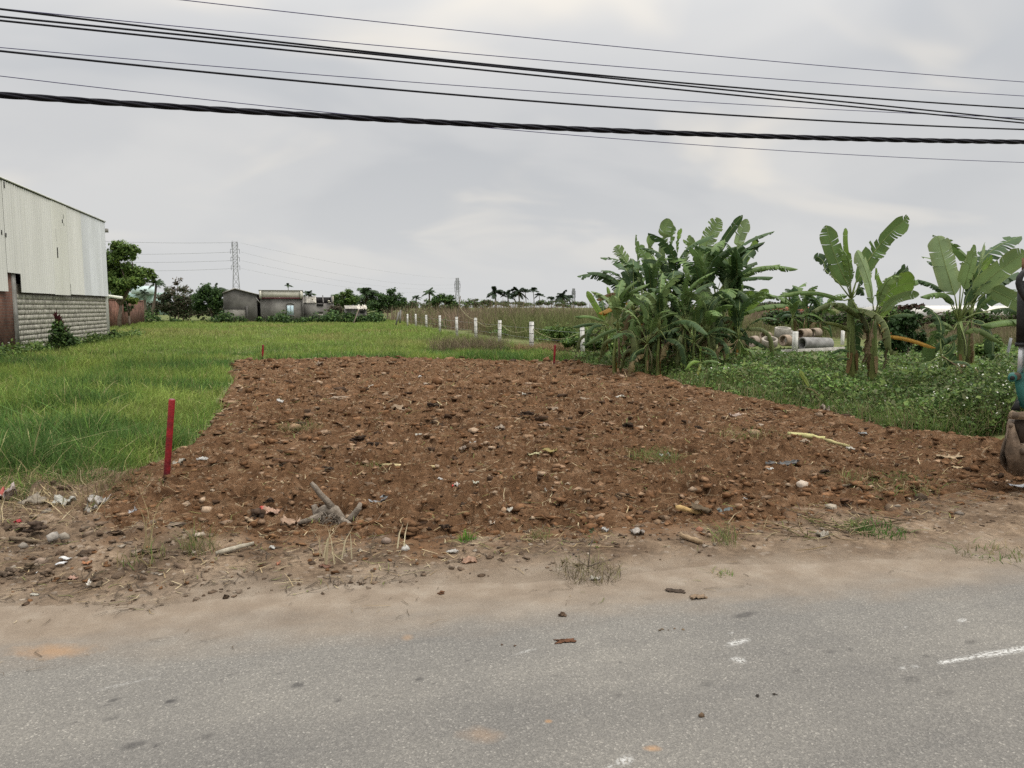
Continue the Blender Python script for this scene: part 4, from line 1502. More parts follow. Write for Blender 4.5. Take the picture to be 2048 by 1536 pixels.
a = at_d(919, 613, D); e = at_y(952, 640, ptop[2][1]); f_ = at_y(1063, 655, ptop[0][1]); h_ = at_d(1165, 662, depth(ptop[8]))


def sag(p, q, s, n=12):
    k = np.linspace(0, 1, n)[:, None]
    return p * (1 - k) + q * k - np.array((0, 0, 1)) * (4 * s * k * (1 - k))


m = MB()
for p_, q_, s_ in ((a, e, 0.15), (e, ptop[1] - (0, 0, .1), 0.25), (ptop[1] - (0, 0, .1), f_, 0.3), (f_, h_, 0.35)):
    m.tube(sag(p_, q_, s_), 0.008, 5)
tag(m.build('sagging_rope', M['rope'], loc=tuple(e)), 'yellowish rope sagging from the leaning pole along the fence posts', 'rope')
for i, (q, lb) in enumerate(zip((0.45, 0.8), ('lower wire strand strung between the white posts', 'upper wire strand strung between the white posts'))):
    m = MB()
    o = sorted(ptop, key=lambda v_: v_[1])
    for p_, q_ in zip(o[:-1], o[1:]):
        m.tube(sag(p_ * (1, 1, q), q_ * (1, 1, q), 0.03, 5), 0.004, 4, cap=False)
    tag(m.build('fence_wire', M['steel'], loc=tuple(o[0] * (1, 1, q))), lb, 'wire', 'wire strands of the post fence')


# ------------------------------------------------------------------ banana plants
B_MID = (0.115, 0.185, 0.060)
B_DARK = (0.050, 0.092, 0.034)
B_LIT = (0.175, 0.250, 0.100)
B_PALE = (0.225, 0.300, 0.150)
B_FRESH = (0.175, 0.280, 0.055)
B_YEL = (0.30, 0.31, 0.085)
B_ORG = (0.36, 0.20, 0.035)
B_BRN = (0.16, 0.105, 0.05)


def bez(p0, p1, p2, t):
    # p1 is a point ON the curve near its middle
    c = 2 * p1 - 0.5 * p0 - 0.5 * p2
    t = t[:, None]
    return (1 - t) ** 2 * p0 + 2 * t * (1 - t) * c + t ** 2 * p2


def banana_leaf(t, crown, p0, p1, p2, width, roll, tear, col, edge=None, seed=0, fold=0.35, name='leaf', petiole=True):
    r = random.Random(seed)
    tear = min(0.97, tear * 1.15 + 0.05)
    n = 30
    tt = np.linspace(0, 1, n + 1)
    P = bez(np.asarray(p0), np.asarray(p1), np.asarray(p2), tt)
    T = np.gradient(P, axis=0)
    T /= np.linalg.norm(T, axis=1)[:, None]
    up = np.array((0, 0, 1.0))
    Lh = np.cross(T, up)
    ln = np.linalg.norm(Lh, axis=1)
    # nearly upright parts take the sideways axis of the whole leaf
    ov = np.cross((np.asarray(p2) - np.asarray(p0)) / (np.linalg.norm(np.asarray(p2) - np.asarray(p0)) + 1e-6), up)
    if np.linalg.norm(ov) < 0.25:
        ov = np.array((_fy, -_fx, 0.0))
    ov /= np.linalg.norm(ov)
    Lh = np.where((ln > 0.2)[:, None], Lh / np.maximum(ln, 1e-3)[:, None], ov)
    Lh = np.where((Lh @ ov < 0)[:, None], -Lh, Lh)
    Nn = np.cross(Lh, T)
    Nn /= np.linalg.norm(Nn, axis=1)[:, None] + 1e-9
    Nn = np.where((Nn[:, 2] < 0)[:, None], -Nn, Nn)
    cr, sr = math.cos(roll), math.sin(roll)
    A = Lh * cr + Nn * sr
    Bn = -Lh * sr + Nn * cr
    w = width / 2 * np.minimum(1, (tt / 0.13)) ** 0.55 * np.minimum(1, ((1 - tt) / 0.16) + 0.02) ** 0.6
    w[-1] = width * 0.02
    m = MB()
    col = np.array(col)
    edge = np.array(edge if edge is not None else col * np.array((1.25, 1.05, 0.9)))
    for s in (-1, 1):
        i = 0
        while i < n:
            k = max(1, int(r.expovariate(1.0 / (max(1.2, 7.0 * (1 - tear) + 0.6)))) + 1)
            if tear < 0.12:
                k = max(k, 9)
            j = min(n, i + k)
            idx = np.arange(i, j + 1)
            fo = fold + r.uniform(-0.18, 0.22) * (0.3 + tear * 1.4)
            shr = 1 - r.uniform(0, 0.22) * tear
            sk = r.uniform(-0.1, 0.25) * tear
            gap = min(0.42, 0.10 + 0.5 * tear) * r.uniform(0.3, 1.0)
            ww = w[idx] * shr
            pin = P[idx]
            d1 = s * A[idx] * math.cos(fo * 0.6) - Bn[idx] * math.sin(fo * 0.6)
            d2 = s * A[idx] * math.cos(fo * 1.9) - Bn[idx] * math.sin(fo * 1.9)
            q1 = pin + d1 * ww[:, None] * 0.55 + T[idx] * ww[:, None] * 0.12
            q2 = q1 + d2 * ww[:, None] * 0.45 + T[idx] * ww[:, None] * (0.10 + sk)
            if i > 0 or j < n:
                c2 = q2.mean(0)
                q2 = q2 + (c2 - q2) * gap * (1.0 / max(1, (len(idx) - 1)) ** 0.7)
                c1 = q1.mean(0)
                q1 = q1 + (c1 - q1) * gap * 0.4 * (1.0 / max(1, (len(idx) - 1)) ** 0.7)
            V = np.vstack([pin, q1, q2])
            L_ = len(idx)
            Q = []
            for a in range(L_ - 1):
                Q.append((a, a + 1, L_ + a + 1, L_ + a))
                Q.append((L_ + a, L_ + a + 1, 2 * L_ + a + 1, 2 * L_ + a))
            c = col * r.uniform(0.85, 1.18)
            C = np.vstack([np.tile(c, (2 * L_, 1)), np.tile((c * 0.55 + edge * 0.45), (L_, 1))])
            m.add(V, Q, C=C)
            i = j
    lf = m.build(name, M['banana'], t, True)
    # midrib with its stalk
    L0 = np.linalg.norm(P[-1] - P[0])
    pts = list(P[::3])
    rad = list(np.linspace(0.016, 0.004, len(pts)) * min(1.2, max(0.45, L0 / 1.8)))
    if petiole and crown is not None:
        cr_ = np.asarray(crown)
        midp = cr_ * 0.5 + P[0] * 0.5 + np.array((0, 0, 0.06 * np.linalg.norm(P[0] - cr_)))
        pts = [cr_, midp] + pts
        rad = [0.030 * min(1.2, max(0.5, L0 / 1.8)), 0.022 * min(1.2, max(0.5, L0 / 1.8))] + rad
    rc = np.array((0.20, 0.25, 0.09)) if col[1] >= col[0] else col * 0.9
    MB().tube(pts, rad, 6, C=rc).build('midrib', M['stem'], lf, True)
    return lf


def pseudostem(t, base, crown, r0, r1, seed, brown=0.5):
    r = random.Random(seed)
    k = np.linspace(0, 1, 12)
    off = np.array((r.uniform(-.05, .05), r.uniform(-.05, .05), 0))
    P = np.array([base * (1 - a) + crown * a + off * math.sin(a * 3) for a in k])
    R = (r0 * (1 - k) + r1 * k) * np.array([1 + 0.07 * math.sin(5 * a + seed) for a in k])
    R[0] *= 1.15
    C = np.array([np.array((0.16, 0.17, 0.045)) * (1 - a) + np.array((0.13, 0.19, 0.06)) * a for a in k]) * np.array([[1 - brown * 0.6 * r.random()] for _ in k])
    MB().tube(P, R, 10, C=C).build('pseudostem', M['stem'], t, True)
    # dead sheaths wrapped round the stem
    for q in range(4 + int(4 * brown)):
        a = r.uniform(0.05, 0.75)
        an = r.uniform(0, 6.28)
        h = np.linalg.norm(crown - base)
        p = base * (1 - a) + crown * a
        rr = r0 * (1 - a) + r1 * a
        d = np.array((math.cos(an), math.sin(an), 0))
        s_ = np.array((-math.sin(an), math.cos(an), 0))
        ln = h * r.uniform(0.12, 0.3)
        ofs = (1.03, 1.25 + r.random() * 0.8)
        V = [p + d * rr * 1.03 - s_ * rr * 0.7, p + d * rr * 1.12, p + d * rr * 1.03 + s_ * rr * 0.7,
             p - (0, 0, ln * .5) + d * rr * 1.15 - s_ * rr * .6, p - (0, 0, ln * .5) + d * rr * 1.3, p - (0, 0, ln * .5) + d * rr * 1.15 + s_ * rr * .6,
             p - (0, 0, ln) + d * rr * ofs[1] - s_ * rr * .35, p - (0, 0, ln) + d * rr * (ofs[1] + .2), p - (0, 0, ln) + d * rr * ofs[1] + s_ * rr * .35]
        V = [np.array((v_[0], v_[1], max(v_[2], base[2] + 0.03))) for v_ in V]
        MB().add(V, [(0, 1, 4, 3), (1, 2, 5, 4), (3, 4, 7, 6), (4, 5, 8, 7)], C=np.array(r.choice([B_BRN, (0.10, 0.07, 0.04), (0.24, 0.18, 0.10), (0.30, 0.17, 0.04)]))).build('dry_sheath', M['dry'], t, True)


ZC = lambda x, y: (1130 + x / 4.18, 420 + y / 4.18)
ZR = lambda x, y: (1540 + x / 4.031, 420 + y / 4.031)


def banana(label, zf, zs, base, crown, leaves, nrand=0, hrand=1.5, r0=0.10, gz=0.15, ybase=None, seed=0, group='banana plants beside the plot', rcol=None, dd=0.0, hang=4):
    r = random.Random(seed * 31 + 5)
    bx, by = zf(*base)
    g0 = at_z(bx, ybase if ybase else by, gz)
    D = depth(g0) + dd
    g0 = at_d(bx, by, D)
    g0[2] = float(bank_z(g0[0:1], g0[1:2])[0]) - 0.03
    cr = at_d(*zf(*crown), D)
    t = thing('banana_plant', label, 'banana plant', g0, group)
    pseudostem(t, g0, cr, r0, r0 * 0.5, seed)
    for i, lf in enumerate(leaves):
        a, b_, c_, w, face, tear, col = lf[:7]
        dz = lf[7] if len(lf) > 7 else r.uniform(-0.5, 0.25)
        p0 = at_d(*zf(*a), D + dz * 0.25)
        p1 = at_d(*zf(*b_), D + dz * 0.6)
        p2 = at_d(*zf(*c_), D + dz)
        wm = w / zs * D / F
        # roll that turns the blade towards the viewer for upright leaves
        banana_leaf(t, cr, p0, p1, p2, wm * (1.32 if face else 1.9), (PI / 2 * 0.88 if face else r.uniform(-0.35, 0.35)), tear, np.array(col) * r.uniform(0.88, 1.12),
                    seed=seed * 100 + i, fold=0.12 if face else 0.85)
    for i in range(nrand):
        az = i * 2.4 + r.uniform(-.5, .5) + seed
        el = r.choice([r.uniform(0.2, 0.8), r.uniform(0.8, 1.4), r.uniform(1.0, 1.5), r.uniform(1.0, 1.5)])
        ln = hrand * r.uniform(0.7, 1.15)
        d = np.array((math.cos(az), math.sin(az), 0))
        p0 = cr + d * 0.2 * math.cos(el) + np.array((0, 0, 0.3 * math.sin(el)))
        p1 = p0 + d * ln * 0.55 * math.cos(el) + np.array((0, 0, ln * 0.55 * math.sin(el)))
        p2 = p0 + d * ln * (0.65 + 0.4 * math.cos(el)) * 0.95 + np.array((0, 0, ln * (0.95 * math.sin(el) - 0.40 * math.cos(el))))
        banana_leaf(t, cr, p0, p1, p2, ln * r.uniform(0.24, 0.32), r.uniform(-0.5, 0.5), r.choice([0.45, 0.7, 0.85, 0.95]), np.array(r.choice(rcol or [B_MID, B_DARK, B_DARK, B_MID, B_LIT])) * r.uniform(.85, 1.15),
                    seed=seed * 200 + i, fold=r.uniform(0.2, 0.6))
    # older leaves hanging low round the stem
    h = cr[2] - g0[2]
    for i in range(hang):
        az = r.uniform(0, 6.28)
        d = np.array((math.cos(az), math.sin(az), 0))
        p0 = cr - np.array((0, 0, r.uniform(0, 0.35) * h)) + d * 0.15
        o_ = r.uniform(0.3, 0.65) * min(1, h)
        p1 = p0 + d * o_ - np.array((0, 0, r.uniform(0.0, 0.2) * h))
        p2 = p0 + d * o_ * 1.25 - np.array((0, 0, r.uniform(0.45, 0.68) * h))
        p2[2] = max(p2[2], g0[2] + 0.15)
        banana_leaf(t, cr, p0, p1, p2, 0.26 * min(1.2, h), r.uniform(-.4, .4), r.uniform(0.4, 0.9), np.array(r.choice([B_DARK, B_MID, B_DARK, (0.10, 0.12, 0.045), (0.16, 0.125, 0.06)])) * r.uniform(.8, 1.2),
                    seed=seed * 400 + i, fold=r.uniform(0.4, 0.9))
    # withered leaves hanging along the stem
    for i in range(r.choice([1, 1, 2]) if nrand else 1):
        az = r.uniform(0, 6.28)
        d = np.array((math.cos(az), math.sin(az), 0))
        h = cr[2] - g0[2]
        p0 = cr - np.array((0, 0, 0.1 * h)) + d * 0.12
        p1 = p0 + d * 0.22 - np.array((0, 0, 0.28 * h))
        p2 = p0 + d * 0.14 - np.array((0, 0, 0.62 * h))
        banana_leaf(t, cr, p0, p1, p2, 0.11 * h, r.uniform(-.6, .6), 0.9, r.choice([(0.13, 0.095, 0.05), (0.10, 0.09, 0.045), (0.17, 0.125, 0.065), (0.07, 0.08, 0.035)]), seed=seed * 300 + i, fold=0.9, name='withered_leaf')
    return t


# the clump (front row first); leaf = base, middle, tip, width, faces viewer?, tear, colour[, depth offset]
banana('tall banana plant at the top left of the clump with a broad upright leaf', ZC, 4.18, (760, 1230), (800, 700), [
    ((830, 600), (805, 330), (872, 72), 125, 1, 0.30, B_LIT, 0.1),
    ((880, 430), (880, 280), (912, 130), 64, 1, 0.85, B_MID, -0.3),
    ((720, 430), (695, 320), (735, 222), 80, 1, 0.5, B_LIT, 0.2),
    ((940, 360), (940, 250), (975, 155), 40, 1, 0.6, B_FRESH, 0.1),
    ((970, 640), (850, 490), (668, 432), 90, 1, 0.75, B_LIT, -0.9),
    ((860, 600), (850, 640), (895, 715), 90, 1, 0.3, B_YEL, -1.0)], 0, 1.7, 0.11, seed=1, hang=3)
banana('banana plant at the left of the clump with torn arching leaves', ZC, 4.18, (640, 1245), (640, 780), [
    ((650, 640), (520, 440), (425, 300), 85, 1, 0.7, B_LIT, -0.2),
    ((640, 700), (612, 480), (592, 205), 66, 1, 0.95, B_MID, 0.2),
    ((745, 580), (690, 420), (600, 300), 80, 1, 0.6, B_MID, 0.1),
    ((580, 680), (440, 585), (268, 535), 50, 0, 0.8, B_MID, 0.1),
    ((600, 740), (555, 660), (480, 560), 60, 1, 0.4, B_MID, -.4),
    ((520, 700), (400, 690), (262, 750), 50, 0, 0.9, B_BRN, 0.3),
    ((540, 770), (420, 800), (280, 862), 60, 0, 0.7, B_ORG, -0.3),
    ((620, 830), (500, 880), (400, 950), 60, 0, 0.5, B_MID, -.8)], 0, 1.6, 0.10, seed=2, hang=3)
banana('banana plant in the middle of the clump with comb torn leaves', ZC, 4.18, (1030, 1230), (1040, 720), [
    ((1010, 540), (1015, 380), (1050, 212), 95, 1, 0.85, B_LIT, 0.1),
    ((1130, 560), (1180, 290), (1300, 75), 115, 1, 0.75, B_LIT, 0.0),
    ((1100, 560), (1110, 430), (1130, 300), 90, 1, 0.3, B_MID, -.3),
    ((1080, 680), (1030, 560), (990, 470), 50, 1, 0.5, B_MID, -.7),
    ((1130, 720), (1150, 830), (1135, 930), 66, 1, 0.95, (0.075, 0.10, 0.06), -1.1)], 0, 1.7, 0.11, seed=3, hang=3)
banana('banana plant at the top right of the clump with a dark edge-on leaf', ZC, 4.18, (1230, 1200), (1260, 720), [
    ((1210, 470), (1330, 250), (1487, 42), 62, 1, 0.4, B_DARK, 0.1),
    ((1430, 500), (1440, 300), (1525, 75), 98, 1, 0.35, B_PALE, 0.1),
    ((1470, 470), (1550, 340), (1605, 218), 58, 1, 0.2, B_FRESH, 0.2),
    ((1400, 560), (1660, 470), (1948, 495), 60, 0, 0.9, B_MID, 0.2),
    ((1380, 600), (1600, 500), (1800, 455), 50, 0, 0.8, B_MID, 0.5),
    ((1400, 590), (1560, 560), (1740, 560), 50, 0, 0.7, B_DARK, -.4),
    ((1380, 640), (1500, 630), (1592, 662), 44, 0, 0.6, B_DARK, -.2),
    ((1400, 690), (1600, 680), (1752, 742), 44, 0, 0.6, B_DARK, 0.4),
    ((1330, 520), (1420, 410), (1530, 380), 70, 1, 0.8, B_DARK, -0.5),
    ((1490, 470), (1550, 450), (1600, 432), 40, 0, 0.4, B_DARK, 0.3)], 0, 1.7, 0.12, seed=4, hang=3)
banana('front banana plant of the clump with a big pale drooping leaf', ZC, 4.18, (1340, 1290), (1340, 960), [
    ((1315, 900), (1225, 760), (1105, 618), 112, 1, 0.12, B_PALE, -0.5),
    ((1420, 800), (1375, 690), (1350, 565), 82, 1, 0.15, B_PALE, -0.2),
    ((1370, 890), (1460, 790), (1582, 688), 66, 1, 0.2, B_FRESH, -0.3),
    ((1450, 880), (1560, 780), (1702, 665), 72, 1, 0.3, B_FRESH, 0.0),
    ((1460, 870), (1650, 800), (1885, 790), 60, 0, 0.5, B_MID, 0.1),
    ((1340, 990), (1235, 945), (1105, 1010), 46, 0, 0.3, B_LIT, -0.6),
    ((1330, 1070), (1200, 1035), (1048, 1072), 46, 0, 0.4, B_MID, -0.7),
    ((1380, 1040), (1520, 1060), (1690, 1150), 50, 0, 0.4, B_DARK, -.3),
    ((1400, 1080), (1460, 1090), (1520, 1200), 80, 0, 0.3, B_FRESH, -.1)], 1, 1.2, 0.085, seed=5, hang=2)
banana('front banana plant of the clump with small broken leaves on a slim stem', ZC, 4.18, (885, 1290), (880, 1040), [
    ((885, 980), (880, 870), (890, 745), 95, 1, 0.1, B_DARK, -0.2),
    ((870, 1040), (800, 975), (735, 1035), 62, 0, 0.2, B_LIT, -.5),
    ((900, 1060), (960, 1000), (1060, 960), 55, 0, 0.6, B_MID, -.3),
    ((870, 1080), (720, 1050), (640, 1145), 46, 0, 0.6, B_LIT, -.5),
    ((880, 1090), (900, 1120), (905, 1180), 50, 1, 0.4, B_MID, -.3),
    ((870, 1200), (810, 1210), (800, 1320), 40, 0, 0.6, B_MID, -.5)], 2, 0.9, 0.06, seed=6)
banana('slanting thin banana plant at the left front of the clump', ZC, 4.18, (590, 1262), (520, 1010), [
    ((560, 960), (650, 890), (500, 960), 60, 0, 0.3, B_LIT, -.6),
    ((480, 990), (330, 1020), (165, 1130), 40, 0, 0.3, B_MID, -.3),
    ((500, 990), (470, 940), (400, 950), 50, 0, 0.5, B_MID, 0.1),
    ((570, 1120), (620, 1050), (700, 1010), 46, 0, 0.4, B_LIT, -.5)], 1, 1.0, 0.05, seed=7, hang=2)
banana('leftmost low banana plant of the clump beside the stained post', ZC, 4.18, (350, 1230), (340, 960), [
    ((335, 930), (255, 800), (183, 678), 40, 1, 0.05, B_FRESH, 0.1),
    ((330, 930), (210, 885), (78, 892), 34, 0, 0.3, B_MID, 0.1),
    ((330, 960), (200, 945), (58, 978), 38, 0, 0.3, B_DARK, -.2),
    ((360, 920), (400, 760), (460, 640), 70, 1, 0.4, B_MID, 0.4),
    ((330, 900), (370, 780), (350, 640), 30, 1, 0.1, B_FRESH, 0.3),
    ((330, 1000), (260, 1070), (140, 1120), 40, 0, 0.4, B_LIT, -.4)], 1, 1.1, 0.06, seed=8, hang=2)
banana('tiny banana sucker sprouting in front of the clump', ZC, 4.18, (1140, 1375), (1135, 1285), [
    ((1130, 1250), (1128, 1200), (1132, 1140), 34, 1, 0.0, B_FRESH, 0),
    ((1130, 1270), (1060, 1265), (1005, 1335), 30, 0, 0.1, B_FRESH, -.2),
    ((1145, 1280), (1200, 1255), (1290, 1270), 30, 0, 0.1, B_MID, -.1),
    ((1135, 1300), (1120, 1330), (1095, 1390), 26, 0, 0.1, B_YEL, -.2)], 0, 0.5, 0.022, seed=9, hang=0)
for i, (bx, by, cxx, cyy, dd, lb) in enumerate([
        (560, 1200, 570, 840, 1.2, 'shadowed banana plant behind the left edge of the clump'),
        (930, 1180, 930, 690, 1.6, 'banana plant at the back of the clump, hidden by the middle leaves'),
        (1130, 1180, 1150, 760, 0.8, 'banana plant with orange dead leaves deep inside the clump'),
        (1430, 1230, 1430, 850, 0.9, 'banana plant at the right rear of the clump'),
        (700, 1200, 720, 800, 1.4, 'banana plant at the back left of the clump'),
        (1330, 1180, 1330, 700, 1.8, 'banana plant at the very back right of the clump')]):
    banana(lb, ZC, 4.18, (bx, by), (cxx, cyy), [], 9, 1.45, 0.10, seed=20 + i, dd=dd, ybase=735, rcol=[B_DARK, B_DARK, B_DARK, B_MID])  # darker leaf palette paints the shade inside the clump
for i, (bx, by, cxx, cyy, dd, lb) in enumerate([
        (780, 1270, 790, 1000, -0.4, 'low banana sucker before the middle of the clump'),
        (1000, 1260, 1000, 980, 0.0, 'low banana sucker left of the big pale leaf'),
        (1200, 1270, 1190, 1030, 0.1, 'low banana sucker just left of the front plant'),
        (420, 1230, 440, 1010, 0.2, 'low banana sucker at the left front of the clump'),
        (690, 1265, 690, 1120, -0.3, 'knee high banana sucker between the two slim front plants'),
        (1080, 1265, 1080, 1110, -0.1, 'knee high banana sucker behind the tiny front sprout'),
        (1440, 1260, 1450, 1080, 0.1, 'low banana sucker at the right front of the clump')]):
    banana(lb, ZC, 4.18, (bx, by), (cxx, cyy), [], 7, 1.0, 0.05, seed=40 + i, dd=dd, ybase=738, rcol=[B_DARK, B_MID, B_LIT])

banana('lone banana plant right of the pipes with a torn leaf raised high', ZR, 4.031, (675, 1360), (655, 720), [
    ((640, 620), (535, 400), (452, 122), 120, 1, 0.62, B_MID, 0.2),
    ((640, 480), (605, 300), (606, 145), 58, 1, 0.1, B_FRESH, 0.1),
    ((690, 590), (870, 300), (1115, 55), 135, 1, 0.7, B_MID, 0.1),
    ((600, 730), (330, 655), (65, 695), 44, 0, 0.35, B_MID, -0.2),
    ((740, 890), (560, 750), (335, 815), 60, 0, 0.85, (0.10, 0.125, 0.045), -0.5),
    ((440, 480), (420, 400), (352, 380), 60, 1, 0.5, B_DARK, 0.4),
    ((600, 560), (520, 500), (440, 450), 80, 1, 0.7, B_DARK, 0.5),
    ((640, 980), (560, 920), (430, 900), 36, 0, 0.3, (0.10, 0.12, 0.035), -.2),
    ((640, 1140), (570, 1120), (495, 1155), 30, 0, 0.1, B_DARK, -.3),
    ((640, 1200), (590, 1190), (535, 1205), 26, 0, 0.1, B_DARK, -.3),
    ((700, 640), (780, 480), (870, 400), 80, 1, 0.6, B_DARK, 0.5),
    ((690, 690), (720, 620), (760, 690), 60, 0, 0.5, B_DARK, -.2)], 1, 1.0, 0.10, ybase=775, seed=60, hang=1)
banana('banana plant with one long orange dead leaf pointing right', ZR, 4.031, (835, 1310), (840, 880), [
    ((830, 760), (785, 540), (698, 328), 115, 1, 0.15, B_PALE, -0.3),
    ((880, 780), (980, 640), (1170, 585), 150, 1, 0.12, B_FRESH, 0.1),
    ((910, 820), (1030, 715), (1205, 680), 56, 1, 0.25, B_LIT, -0.4),
    ((900, 640), (990, 560), (1112, 462), 95, 1, 0.8, B_DARK, 0.5),
    ((930, 560), (1030, 510), (1110, 480), 50, 0, 0.7, B_DARK, 0.7),
    ((960, 860), (1060, 835), (1165, 845), 46, 0, 0.2, B_DARK, -.2),
    ((930, 1010), (1120, 1035), (1338, 1112), 36, 0, 0.25, B_ORG, -0.5),
    ((820, 820), (700, 800), (480, 740), 60, 0, 0.6, B_MID, 0.3),
    ((900, 640), (860, 560), (850, 470), 50, 1, 0.3, B_FRESH, .5),
    ((870, 900), (920, 830), (980, 780), 40, 1, 0.1, B_FRESH, .1),
    ((1000, 680), (1100, 600), (1200, 560), 60, 0, 0.4, B_MID, 0.8)], 1, 0.9, 0.085, ybase=778, seed=61, hang=1)
banana('banana plant near the digger with a broad pale upright leaf', ZR, 4.031, (1530, 1360), (1520, 900), [
    ((1490, 690), (1415, 450), (1352, 208), 140, 1, 0.22, B_PALE, 0.1),
    ((1560, 640), (1600, 500), (1648, 335), 120, 1, 0.2, B_LIT, -0.4),
    ((1540, 520), (1580, 400), (1662, 305), 95, 1, 0.3, B_LIT, 0.4),
    ((1690, 500), (1690, 400), (1730, 268), 88, 1, 0.2, B_PALE, 0.4),
    ((1700, 480), (1740, 430), (1792, 382), 66, 1, 0.2, B_FRESH, 0.2),
    ((1640, 680), (1820, 510), (2060, 335), 135, 1, 0.2, B_LIT, -0.2),
    ((1780, 640), (1910, 700), (2080, 790), 100, 1, 0.1, B_LIT, -0.4),
    ((1480, 770), (1400, 670), (1210, 700), 60, 0, 0.3, B_MID, -0.4),
    ((1400, 660), (1320, 600), (1190, 560), 60, 0, 0.7, B_DARK, 0.4),
    ((1560, 1000), (1680, 955), (1862, 1068), 60, 0, 0.45, (0.12, 0.17, 0.055), -0.5),
    ((1700, 930), (1870, 890), (2070, 885), 80, 0, 0.4, B_MID, 0.1),
    ((1480, 970), (1390, 900), (1275, 930), 50, 0, 0.4, B_LIT, -0.2),
    ((1780, 810), (1900, 790), (2060, 800), 70, 0, 0.5, B_DARK, 0.5),
    ((1700, 650), (1840, 570), (2000, 500), 90, 0, 0.5, B_DARK, 0.4)], 1, 1.0, 0.10, ybase=778, seed=62, hang=1)
banana('banana plant directly behind the one near the digger', ZR, 4.031, (1620, 1270), (1620, 880), [
    ((1650, 830), (1760, 720), (1900, 660), 110, 1, 0.5, B_DARK, 0.2)], 7, 1.4, 0.08, ybase=765, seed=63, hang=2, rcol=[B_DARK, B_MID, B_DARK])
banana('thin banana sucker left of the plant near the digger', ZR, 4.031, (1375, 1370), (1380, 1180), [
    ((1380, 1150), (1400, 1060), (1320, 1010), 40, 1, 0.4, B_DARK, 0.1),
    ((1400, 1170), (1470, 1110), (1480, 1000), 50, 1, 0.3, B_DARK, 0.1),
    ((1390, 1300), (1450, 1220), (1490, 1170), 60, 1, 0.2, B_DARK, 0.0)], 1, 0.6, 0.035, ybase=785, seed=64)
banana('single upright yellow green young banana leaf among the weeds', ZR, 4.031, (1640, 1425), (1640, 1400), [
    ((1640, 1400), (1620, 1320), (1640, 1235), 56, 1, 0.25, (0.17, 0.26, 0.05), 0.0)], 0, 0.5, 0.015, ybase=785, seed=65, hang=0)
banana('yellow green broken banana leaf leaning over the weeds near the soil edge', ZR, 4.031, (215, 1525), (290, 1440), [
    ((320, 1420), (290, 1370), (238, 1295), 34, 1, 0.4, (0.20, 0.25, 0.06), -.1),
    ((300, 1440), (350, 1450), (405, 1500), 14, 0, 0.3, (0.16, 0.14, 0.06), -.1)], 0, 0.5, 0.012, ybase=800, seed=66, hang=0)
# hazy banana patch behind the pipes
for i, (px, py, lb) in enumerate([(1585, 655, 'far banana plant behind the pipes, leftmost of the hazy patch'), (1612, 650, 'far banana plant in the middle of the hazy patch behind the pipes'), (1640, 658, 'far banana plant at the right of the hazy patch behind the pipes')]):
    banana(lb, lambda x, y: (x, y), 1.0, (px, py + 5), (px, py - 18), [], 7, 1.6, 0.10, seed=80 + i, ybase=672, rcol=[(0.055, 0.10, 0.05), B_MID], group='hazy banana patch behind the pipes')

# ------------------------------------------------------------------ warehouse
XW = -10.1
yw = lambda px: float(at_x(px, 615, XW)[1])
zw = lambda px, py: float(at_x(px, py, XW)[2])
M['sheet'] = pmat('cream_metal_sheet', (0.60, 0.60, 0.565), (0.68, 0.68, 0.65), 0.9, 0.55, 0.05, 8, attr=True, stretch=(1, 1, 0.25), spec=0.35)
M['block'] = pmat('rough_block', (0.27, 0.26, 0.22), (0.43, 0.415, 0.355), 3.5, 0.95, 0.6, 30, attr=True, spec=0.1)
M['mortar'] = pmat('dark_joint', (0.10, 0.09, 0.075), (0.16, 0.145, 0.12), 8, 0.95)
M['conc'] = pmat('grey_concrete', (0.16, 0.155, 0.14), (0.27, 0.26, 0.24), 2.5, 0.95, 0.4, 25, attr=True)
M['dark'] = pmat('unlit_interior', (0.012, 0.012, 0.012), (0.03, 0.028, 0.026), 4, 0.95)


